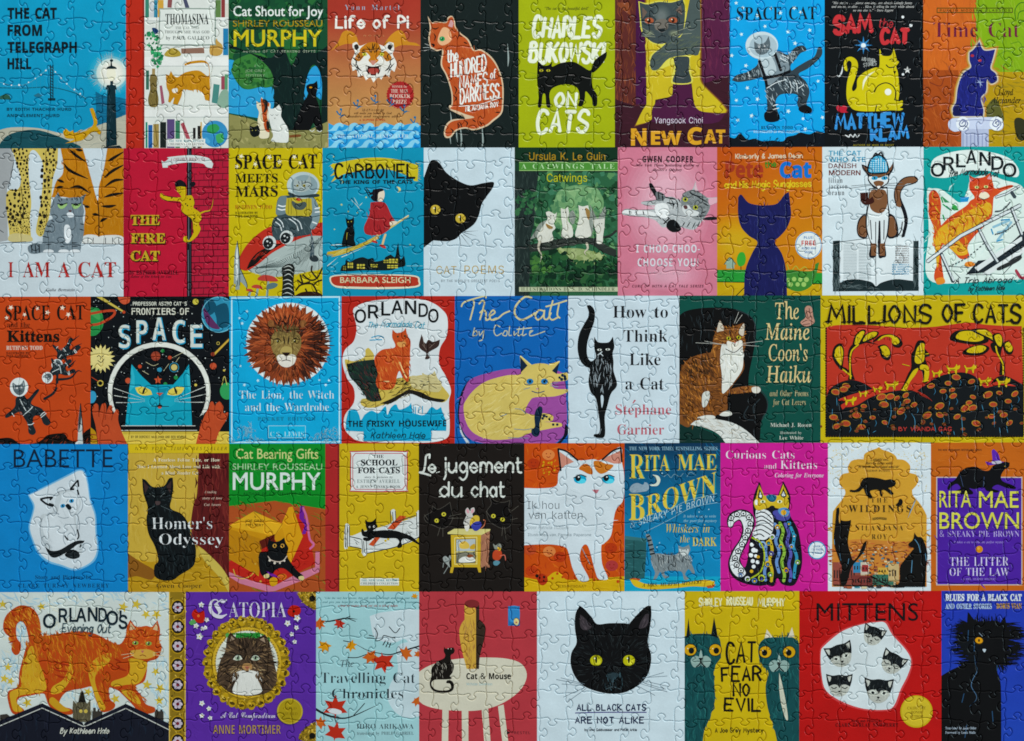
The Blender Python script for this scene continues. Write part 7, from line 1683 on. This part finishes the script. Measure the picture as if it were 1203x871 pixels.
G('chimneys'); R('3a3630', 525, 700, 580, 760); R('3a3630', 530, 680, 545, 702); R('3a3630', 555, 690, 566, 702); R('3a3630', 880, 700, 930, 760); R('2a2622', 885, 690, 895, 702); R('2a2622', 912, 690, 924, 702); P('3a3630', '0,720 40,715 70,740 0,780')
G('rooftops'); P('171a26', '-40,770 240,655 470,765 475,780 490,762 715,658 962,770 962,900 -40,900'); fur('222636 10131c 1c2a3a', '0,790 240,700 470,800 715,700 950,800 950,860 0,860', 80, 60, 7, ang=88); LL('c9ccc4', 5, '-40,800 240,682 470,785 490,784 715,684 962,806', smooth=False)
G('title')
for c_, a, b, y, r_ in (('O', 245, 318, 225, 0), ('R', 334, 385, 193, 0), ('L', 395, 438, 190, 0), ('A', 432, 492, 190, 0), ('N', 500, 555, 186, 0), ('D', 560, 608, 190, 0), ('O', 605, 672, 208, 0), ("'", 680, 692, 205, 0), ('S', 675, 725, 230, 0)):
    T(c_, a, b, y, 76, '10222c', 's', wt=.014)
G('subtitle'); Hd('Evening Out', 350, 630, 248, 46, '2a4650', 6, sl=.15, jit=.4, dy=6)
G('author_name'); Hd('By Kathleen Hale', 340, 620, 826, 30, 'cfd0c4', 5, sl=.25, jit=.3)

cover(4, 198.4, 371.3, '5a2f9a', 'purple cover with a tabby cat portrait in an ornate oval gold frame')
fur_bg = '1070,40 1780,40 1780,860 1070,860'
G('ground'); fur('6639a8 4f288c 5f34a2', fur_bg, 130, 60, 9, ang=60, spread=60)
def gold(s_, n): fur('c9a23a 5a4a1a e0c060 2a2412 a8862c', s_, n, 22, 6, ang=0, spread=180, curl=.5, mix=.1)
G('border_band'); R('8a7026', 960, 0, 1056, 900); gold('962,20 1052,20 1052,865 962,865', 170); LL('e0c060', 5, '963,20 963,870', '1052,20 1052,870', smooth=False)
for y in (110, 220, 330, 440, 550, 660, 770, 870):
    U('rosette'); E('1c1812', 1010, y, 40, 44); ring('b8942e', 1010, y, 38, 6, 42)
    for k in range(6):
        E('c4b8c4', 1010 + 18 * math.cos(k * 1.047), y + 18 * math.sin(k * 1.047), 10)
    E('7a2430', 1010, y, 9)
for cx, cy, s_ in ((1761, 60, '1695,24 1796,24 1796,120 1760,110 1720,80'), (1761, 840, '1700,860 1720,810 1760,780 1796,765 1796,870')):
    G('corner_ornament'); S('8a7026', s_); gold(s_, 60); E('14120c', cx + 14, cy, 18)
G('oval_frame')
fr = [(1401 + (238 + 12 * math.sin(k * 2.5)) * math.cos(2 * math.pi * k / 80), 425 + (262 + 10 * math.sin(k * 2.5)) * math.sin(2 * math.pi * k / 80)) for k in range(80)]
put([tw(fr)], '8f7424')
for k in range(26):
    a = 2 * math.pi * k / 26
    x, y = 1401 + 222 * math.cos(a), 425 + 240 * math.sin(a)
    E('b8962e', x, y, 30, 22, math.degrees(a)); E('4a3a14', x + 6 * math.cos(a), y + 6 * math.sin(a), 16, 9, math.degrees(a) + 90); E('d8b84a', x - 8, y - 8, 8, 5)
gold([(1401 + 245 * math.cos(t), 425 + 265 * math.sin(t)) for t in np.linspace(0, 6.2, 40)], 260)
put([tw(ell(1403, 425, 196, 202)), tw(ell(1403, 425, 184, 190))[::-1]], 'd0ac3e')
for k in range(70):
    a = 2 * math.pi * k / 70; E('c9a84a', 1403 + 180 * math.cos(a), 425 + 186 * math.sin(a), 6)
G('portrait'); S('d8dcd0', ' '.join('%.0f,%.0f' % tuple(p_) for p_ in ell(1403, 425, 176, 182, n=24))); dabs('3f8a3a 5aa050 c9d0c4', '1300,260 1500,255 1560,330 1560,420 1520,300 1300,300', 40, 14); R('2f8a3a', 1340, 255, 1480, 285)
G('tabby_cat')
S('4a3a2c', '1232,520 1250,420 1280,360 1290,290 1310,250! 1350,285 1400,280 1460,285 1505,262! 1530,300 1545,370 1560,430 1575,520 1540,580 1480,607 1400,612 1320,600 1262,560')
fur('6a5440 2a2018 8a7050 1c1612', '1240,500 1290,300 1520,300 1570,500 1530,570 1280,570', 330, 40, 5, cen=(1405, 380), spread=14, mix=.15); fur('1a1410 2a2018', '1345,290 1465,290 1450,370 1405,360 1365,370', 60, 34, 5, ang=88, mix=.1); fur('b09468 8a6a48 c4ac84', '1330,440 1480,440 1500,480 1405,500 1310,480', 70, 24, 4, cen=(1405, 440), mix=.1)
S('b08858', '1385,430 1425,430 1432,455 1405,470 1378,455'); P('9a5a4a', '1390,445 1420,445 1405,466'); S('e0e0d8', '1345,478 1385,468 1405,478 1425,468 1462,478 1450,500 1475,540 1488,588 1440,607 1370,607 1322,590 1338,535 1362,500'); fur('f0f0ea c8c8c0', '1335,480 1475,480 1480,600 1325,590', 60, 26, 4, ang=88); LL('2a1c14', 3, '1405,466 1405,476', '1375,482 1405,476 1435,482'); LL('1a1410', 7, '1300,360 1340,370', '1310,400 1290,430', '1500,360 1470,370', '1490,400 1520,430', '1270,470 1310,500', '1540,470 1500,500', '1280,520 1320,540', '1530,520 1490,545', taper=2)
for p_ in ('1295,320 1312,258 1348,290', '1460,290 1504,268 1520,325'):
    U('ear'); P('3a2c20', p_); c_ = np.mean(pts(p_)[0], 0); P('a08a74', ' '.join('%.0f,%.0f' % tuple(c_ + (q_ - c_) * .55) for q_ in pts(p_)[0]))
for x in (1352, 1452):
    U('eye'); S('d0d0c0', '%d,402 %d,382 %d,384 %d,400 %d,412' % (x - 30, x - 10, x + 14, x + 28, x)); E('93a88e', x, 397, 15, 14); E('1a1612', x, 396, 6, 10); E('f0f0ea', x - 5, 391, 3.5); LL('1a1410', 6, '%d,404 %d,380 %d,382 %d,400' % (x - 32, x - 10, x + 14, x + 30))
G('red_flower'); S('b8281c', '1090,150 1110,120 1130,140 1160,130 1161,190 1120,195'); E('d8743a', 1128, 158, 8); G('red_flower'); S('b8281c', '1635,130 1660,98 1700,105 1710,135 1680,165 1645,155'); E('2a1410', 1670, 132, 8)
for x, y, r_ in ((1145, 95, 18), (1135, 275, 22), (1115, 215, 18), (1150, 230, 14), (1095, 190, 16), (1148, 655, 18), (1148, 725, 16), (1188, 685, 16), (1195, 738, 15), (1635, 200, 20), (1690, 170, 22), (1685, 225, 16), (1658, 262, 15), (1675, 305, 15), (1175, 180, 16), (1168, 225, 14)):
    G('white_flower'); star('dcdfe0', x, y, r_, 5, .62, RNG.uniform(0, 72)); E('c9b84a', x, y, r_ * .22)
G('leaf'); S('5aa05a', '1075,195 1100,178 1115,195 1090,210')
G('gold_seal'); E('a8922c', 1648, 700, 74); ring('c9b44a', 1648, 700, 68, 4); T('GOLD', 1610, 1686, 690, 14, '8a7420', 'B'); T('AWARD', 1604, 1692, 722, 16, '8a7420', 'B')
G('title'); T('C', 1186, 1292, 170, 108, 'd5d2de', 'F', wt=.0); T('ATOPIA', 1300, 1628, 166, 86, 'd5d2de', 'B', wt=-.010)
G('subtitle'); T('A Cat Compendium', 1255, 1565, 738, 32, 'd8d0e0', 'C')
G('author_name'); T('ANNE MORTIMER', 1212, 1596, 828, 50, 'b08f4a', 'X', wt=-.01)

Z(240, 691, 4.8375)
cover(4, 371.3, 492.4, 'a3cdd0', 'pale aqua cover with red maple leaves on bare branches, faint white cat')
G('white_cat'); S('c9d8dc', '940,160! 1000,140 1080,130 1170,120 1222,125! 1222,290 1180,330 1140,290 1080,310 1000,300 960,270'); S('c4d6da', '1100,330 1222,300! 1222,730! 1150,740 1080,700 1040,620 1060,540 1100,470'); LL('2a3236', 5, '965,225 985,260 975,300 1010,290 1020,270 1060,280 1085,285', '1050,220 1085,255 1112,228', '925,285 970,288', '935,268 965,275'); LL('2a3236', 6, '1030,300 1015,325', '1045,308 1032,335', '1060,312 1050,338')
G('branch'); L('1c2226', 9, '650,180 700,190 760,180 810,172 870,178', 2); LL('1c2226', 4, '800,172 830,160', '820,175 860,190'); G('branch'); LL('1c2226', 9, '835,305 880,330 930,355 1000,372 1060,378 1120,360 1222,330', taper=3); LL('1c2226', 5, '790,300 835,308', '815,395 870,395 920,378 960,368', '1200,340 1222,350'); G('branch'); L('1c2226', 14, '620,680 680,715 740,735 800,740 860,722 930,690 985,665', 1); LL('1c2226', 5, '850,722 885,685 912,655', '740,735 750,770')
def maple(x, y, r, rot, c):
    G('maple_leaf'); o = []
    for k, (a, q) in enumerate(((-90, 1), (-70, .55), (-40, .95), (-20, .5), (15, .85), (40, .4), (80, .35), (90, .6), (100, .35), (140, .4), (165, .85), (200, .5), (220, .95), (250, .55))):
        t = math.radians(a + rot); o.append((x + r * q * math.cos(t), y + r * q * math.sin(t)))
    put([tw(o)], c)
for a in ((650, 200, 44, 120, 'c4622a'), (770, 198, 40, 200, 'b8382a'), (685, 325, 48, 200, 'd0922c'), (830, 325, 42, 130, 'd0922c'), (940, 385, 54, 150, 'c4622a'), (1015, 410, 78, 170, 'b83424'), (1140, 375, 50, 60, 'c4622a'), (745, 690, 84, 0, 'b83424'), (745, 830, 72, 10, 'b83424'), (655, 770, 44, 60, 'c4622a'), (1215, 380, 30, 0, 'c4622a'), (1205, 640, 38, 140, 'c4622a'), (1195, 50, 24, 20, 'd0922c')):
    maple(*a)
S('d8dee0', '700,690 740,685 780,700 770,718 720,710')
G('title'); T('The', 775, 850, 448, 38, '3a464c', 'I', sl=-.05); T('Travelling Cat', 662, 1198, 540, 60, '2a363c', 'B', wt=-.010); T('Chronicles', 725, 1130, 628, 56, '2a363c', 'B', wt=-.010)
G('quote'); T('"Like the very best stories, this will make you laugh and break your heart', 682, 1212, 62, 11, '4a7a80', 'J'); T('and give you hope for the whole wide world and all of its creatures', 672, 1210, 85, 11, '4a7a80', 'J'); T('a book for readers young and old, so full of delight', 760, 1100, 106, 11, 'a04a44', 'J')
G('author_name'); T('HIRO ARIKAWA', 866, 1190, 800, 28, '3a484e', 'B', wt=-.010); T('translated by PHILIP GABRIEL', 868, 1190, 834, 18, '4a5a60', 'B', wt=-.010)

Z(480, 691, 4.8375)
cover(4, 492.4, 630.9, 'b23d44', 'rose red cover with a black cat on a round cream table beside a vase')
G('table'); S('d3ceba', '30,500! 100,450 200,415 330,398 450,395 560,402 640,430 672,490 650,560 590,620 500,670 400,695 300,698 180,690 80,660 30,600!')
for a in ('192,690 228,692 225,900 188,900', '302,694 340,694 340,900 304,900', '415,688 452,684 468,900 432,900', '508,672 540,662 570,900 536,900'):
    U('leg'); P('d3ceba', a)
G('vase'); S('cba24a', '318,95! 360,95! 385,130 385,180! 385,460! 330,460! 300,340 288,250 300,205 318,180!'); S('33271e', '383,110! 402,95! 402,180! 425,200 437,225 430,290 405,390 400,460! 383,460!'); E('7a2a2c', 360, 90, 42, 24); fur('d4b05c b8923e', '300,220 375,200 375,440 335,440', 40, 50, 5, ang=88)
G('cat'); S('17130f', '202,335! 212,345 232,340 255,338! 262,355 255,372 240,382 242,410 258,440 250,480 235,500 245,515 210,520 150,522 130,540 138,565 165,580 215,582 240,570 235,545 215,540 220,525 245,528 258,550 252,580 220,595 160,592 130,575 120,540 130,500 130,460 160,420 200,400 208,380 200,360'); dots('d8d0c0', '225,345 242,346', 3); fur('2c2620', '150,430 240,420 240,500 150,510', 24, 24, 3, ang=80)
G('small_picture'); R('2f6fa8', 565, 103, 632, 215); S('3a86c0', '570,110 625,108 628,180 575,190'); S('d8c88a', '598,180 615,170 628,185 620,210 602,205'); E('b84a4a', 612, 196, 5)
G('title'); T('Cat & Mouse', 328, 582, 518, 34, '17130f', 'X', wt=.008)
G('author_name'); T('Nicholas Stevenson', 330, 475, 553, 15, '8fb8c0', 's')
G('publisher_mark'); P('2a1416', '558,810 580,822 558,834'); T('PRESTEL', 586, 692, 830, 15, '3a1c1e', 'm', sp=.05)

cover(4, 630.9, 804.3, 'cfdee4', 'white cover with a black cat face, yellow eyes, over blue hand lettering')
G('cat_head')
S('0b0d0e', '972,100! 1000,120 1040,165 1072,205 1140,200 1220,200 1252,205! 1300,150 1350,105 1378,102! 1380,160 1370,240 1360,310 1378,380 1375,440 1355,500 1310,550 1240,590 1160,602 1080,590 1000,560 950,510 922,440 925,370 955,310 945,230 948,150')
fur('1e2426 2c3436 050708 384042', '960,330 1060,220 1270,215 1365,330 1360,450 1260,580 1060,570 940,450', 320, 40, 4, cen=(1160, 420), spread=22); S('3a3438', '975,150! 1000,170 1040,220 1000,240 975,215'); fur('6a5e64 241f22', '975,160 1040,215 985,235', 24, 26, 3, ang=60); S('3a3438', '1345,150! 1365,150 1355,215 1310,230 1320,190'); fur('6a5e64 241f22', '1350,160 1355,215 1315,225', 24, 26, 3, ang=110)
S('2a3a40', '1130,488 1160,480 1195,490 1180,515 1160,522 1140,512'); fur('4a6a74 1a2428', '1110,490 1210,490 1210,570 1110,570', 36, 24, 4, ang=80); LL('4a5a60', 3, '1160,522 1160,560', '1120,575 1160,562 1205,575')
LL('6a7a84', 2.5, '1000,545 865,510', '990,555 870,545', '1000,565 880,620', '1010,570 900,650', '990,548 840,520', '1330,510 1470,500', '1325,525 1480,560', '1310,540 1470,590', '1300,555 1400,610', '1330,515 1450,480', '1320,535 1460,575')
for x in (1066, 1252):
    U('eye'); E('b8b42a', x, 412, 34, 31); E('d4d04a', x + 8, 420, 18, 16); E('14140e', x, 406, 6, 22); E('f0f0dc', x - 8, 400, 4); 
G('title'); Hd('ALL BLACK CATS', 955, 1352, 695, 32, '1c2a4a', 7, jit=.5, sp=.05); Hd('ARE NOT ALIKE', 945, 1340, 768, 34, '1c2a4a', 7, jit=.5, sp=.05); LL('3a2a7a', 5, '948,710 1100,706 1352,706')
G('author_name'); Hd('by Amy Goldwasser and Peter Arkle', 1000, 1298, 812, 14, '3a4650', 2.5, jit=.4)

Z(720, 691, 4.8375)
cover(4, 804.3, 939, 'c8ad1f', 'bright yellow cover with two teal owl eyed cats facing each other')
for ol_, ears, ex, my, nose in (('408,275! 450,262 530,260 590,270 612,310 612,390 575,460 578,560 580,640 550,740 520,810 508,900! 400,900! 400,300', (('415,290 430,170 440,270', '101a1e'), ('558,270 575,165 598,285', '101a1e')), (440, 582), 415, 500), ('832,320 870,285 940,280 1020,280 1055,310! 1070,400 1070,900! 940,900! 915,790 880,680 868,560 885,480 850,440 828,380', (('862,285 875,235 908,280', 'd8d0b8'), ('995,280 1018,222 1032,278', 'd8d0b8')), (866, 1002), 440, 945)):
    G('teal_cat'); S('1a4a4c', ol_); lo_ = ol_.replace('!', '')
    fur('24605e 123638 2f7470 1a4446', lo_, 200, 56, 8, ang=85, spread=25); 
    for e_, c in ears:
        U('ear'); P(c, e_)
    U('muzzle'); S('8fa8a0', '%d,%d %d,%d %d,%d %d,%d %d,%d' % (nose - 58, my - 5, nose - 30, my - 30, nose, my - 12, nose - 5, my + 25, nose - 40, my + 35)); S('8fa8a0', '%d,%d %d,%d %d,%d %d,%d %d,%d' % (nose + 58, my - 5, nose + 30, my - 30, nose, my - 12, nose + 5, my + 25, nose + 40, my + 35)); S('9ab0a8', '%d,%d! %d,%d %d,%d' % (nose, my - 70, nose + 10, my - 20, nose - 10, my - 20)); P('0c1214', '%d,%d %d,%d %d,%d' % (nose - 14, my - 18, nose + 14, my - 18, nose, my + 4)); LL('0c1214', 7, '%d,%d %d,%d %d,%d' % (nose, my, nose - 6, my + 16, nose - 26, my + 34), '%d,%d %d,%d %d,%d' % (nose, my, nose + 6, my + 16, nose + 26, my + 34))
    for k, x in enumerate(ex):
        U('eye'); y = 352 + (12 if x > 700 else 0); E('0c1214', x, y, 38, 36); E('d0a028', x, y, 34, 32); E('d8c89a', x, y, 22, 20) if 0 else None; E('0c1214', x + (-4 if nose > 700 and k == 0 else 6 if nose < 700 else -2) * (1), y + 4, 16, 18); dots('e8e0c0', '%d,%d' % (x - 14, y - 8), 4)
    LL('0f2c2e', 4, '%d,330 %d,350' % (nose - 20, nose - 60), '%d,320 %d,280' % (nose + 5, nose), '%d,330 %d,350' % (nose + 20, nose + 55))
    if nose > 700: U('chest_streak'); S('c9c8b4', '945,480! 965,560 985,660 995,745 980,740 955,650 945,560'); fur('e0dcc8 8fa09a', '950,520 985,680 985,740 960,650', 20, 40, 4, ang=78)
G('title'); Hd('CAT', 640, 816, 425, 112, '14120c', 13, jit=.4, dy=-8); Hd('FEAR', 612, 846, 530, 78, '14120c', 13, jit=.5, dy=-4); Hd('NO', 680, 782, 612, 68, '14120c', 12, jit=.3); Hd('EVIL', 630, 846, 698, 70, '14120c', 13, jit=.4)
G('author_name')
for w_, a, b, y in (('SHIRLEY', 488, 622, 102), ('ROUSSEAU', 645, 796, 96), ('MURPHY', 822, 980, 102)):
    Hd(w_, a, b, y, 42, 'e4dfb0', 8, jit=.4)
G('series_line'); Hd('A Joe Grey Mystery', 580, 856, 820, 24, '3a3214', 4, jit=.4)

Z(963, 691, 4.8375)
cover(4, 939, 1106, 'b3201f', 'red cover with five black and white kitten heads in a white patch')
G('white_patch'); S('c9484a', '0,370 20,320 120,240 240,200 320,188 380,190 420,260 500,350 528,420 510,500 470,580 430,680 370,700 250,695 120,655 30,590 5,500'); S('d2dbdc', '6,370 30,325 130,245 240,207 320,195 372,198 412,265 492,355 520,420 500,495 460,575 420,672 365,692 250,686 130,647 38,585 12,500')
for k, (cx, cy, rot, r) in enumerate(((305, 265, 20, 66), (115, 375, -18, 80), (415, 420, 28, 74), (112, 545, 0, 76), (335, 575, 3, 84))):
    G('kitten_head'); c_, s_ = math.cos(math.radians(rot)), math.sin(math.radians(rot))
    def q(t): return ' '.join('%.1f,%.1f' % (cx + (x * c_ - y * s_) * r, cy + (x * s_ + y * c_) * r) + f_ for x, y, f_ in t)
    S('b8bab0', q(((-.8, .1, ''), (-.6, -.5, ''), (.6, -.5, ''), (.8, .1, ''), (.55, .7, ''), (0, .95, ''), (-.55, .7, ''))))
    S('14181a', q(((-1, -.75, '!'), (-.5, -.62, ''), (0, -.68, ''), (.5, -.62, ''), (1, -.75, '!'), (.92, -.2, ''), (.8, .2, '!'), (.45, .05, ''), (.15, .1, ''), (0, .3, ''), (-.15, .1, ''), (-.45, .05, ''), (-.8, .2, '!'), (-.92, -.2, ''))))
    fur('2c3236 0a0c0e 4a504e', q(((-.8, -.5, ''), (.8, -.5, ''), (.5, 0, ''), (0, .1, ''), (-.5, 0, ''))), 26, 24, 4, ang=90 + rot, mix=.3)
    S('c4c6bc', q(((-.9, -.6, '!'), (-.62, -.5, ''), (-.75, -.15, '')))); S('c4c6bc', q(((.9, -.6, '!'), (.62, -.5, ''), (.75, -.15, ''))))
    fur('8a8878 d8d8cc 5a5c54', q(((-.7, .2, ''), (.7, .2, ''), (.4, .75, ''), (-.4, .75, ''))), 34, 16, 3, ang=80 + rot)
    if k in (1, 4):
        for sx in (-1, 1):
            U('eye'); S('d8dcd0', q(((sx * .6, .2, ''), (sx * .35, .1, ''), (sx * .15, .3, ''), (sx * .4, .4, '')))); S('14181a', q(((sx * .5, .22, ''), (sx * .38, .16, ''), (sx * .26, .26, ''), (sx * .38, .36, ''))))
    else:
        LL('14181a', 5, q(((-.6, .25, ''), (-.4, .35, ''), (-.2, .25, ''))), q(((.6, .25, ''), (.4, .35, ''), (.2, .25, ''))))
    U('nose'); S('14181a', q(((-.1, .52, ''), (.1, .52, ''), (0, .66, '')))); LL('14181a', 3, q(((-.15, .78, ''), (0, .72, ''), (.15, .78, ''))))
G('gold_seal'); E('c2a832', 550, 702, 92); E('cfb640', 550, 700, 84); T('CALDECOTT', 498, 602, 690, 16, '7a5f1c', 'B'); T('HONOR', 518, 584, 714, 16, '7a5f1c', 'B'); T('AUTHOR', 512, 588, 738, 16, '7a5f1c', 'B')
G('title'); T('MITTENS', -18, 560, 186, 100, '1c1012', 'v', wt=-.002)
G('author_name'); T('Story and Pictures by', 184, 355, 762, 15, '5a1416', 'B'); T('CLARE TURLAY NEWBERRY', 90, 446, 788, 20, '4a1214', 'B', sp=.06)

cover(4, 1106, 1203, grad(0, 20, '2637a4', 0, 860, '2644a8'), 'cobalt blue cover with a shaggy black one eyed cat silhouette')
G('black_cat')
S('090b0e', '848,140! 880,180 930,190 1000,185 1030,195 1050,168! 1052,185 1040,210 1060,260 1070,340 1050,400 1020,440 1010,480 1030,560 1032,900! 680,900! 690,500! 740,470 800,440 850,400 800,330 820,240 850,210')
fur('090b0e 0e1216', '780,230 850,205 900,300 870,430 785,410', 230, 100, 6, ang=178, spread=7, curl=.04, mix=0); fur('090b0e', '1040,205 1120,225 1135,370 1090,425 1030,425', 240, 100, 6, ang=2, spread=7, curl=.04, mix=0); fur('090b0e', '880,170 1010,175 1010,210 880,210', 60, 50, 4, ang=88, spread=14, mix=0); fur('090b0e', '800,190 850,210 850,300 800,280', 50, 60, 4, ang=200, spread=16, mix=0); fur('090b0e', '1020,400 1060,400 1050,440 1020,470', 30, 50, 5, ang=60, mix=0)
S('090b0e', '842,135! 862,165 890,195! 850,240 838,200'); S('090b0e', '1026,215 1034,185 1052,160! 1058,190 1066,230'); LL('4a6a8a', 4, '878,380 885,430 895,470 870,520 862,560 890,610 885,640 850,675', taper=2); LL('2a4a6a', 5, '845,240 842,300', '880,290 878,360', '1008,440 1008,470', '820,600 808,650', '980,700 985,760', '835,780 825,850'); LL('8a9aa8', 3, '905,255 925,275'); S('b8c4cc', '925,348 945,348 936,366')
U('eye'); E('3a2a10', 905, 300, 26, 22); E('d8982a', 905, 298, 22, 17, 10); E('1a120a', 905, 298, 5, 9)
G('title'); T('BLUES FOR A BLACK CAT', 714, 1148, 72, 36, 'd8dee4', 'B', wt=.02); T('AND OTHER STORIES', 714, 978, 118, 28, 'b4c8dc', 'B', wt=.012)
G('author_name'); T('BORIS VIAN', 1004, 1148, 116, 28, 'b8923a', 'B', wt=.014)
G('translator_line'); T('Translated by Julia Older', 714, 890, 803, 14, 'a8b4c0', 'B'); T('Foreword by Louis Malle', 714, 886, 828, 14, 'a8b4c0', 'B')
flush()
for o in COL.objects:
    if '_o' in o:
        del o['_o']
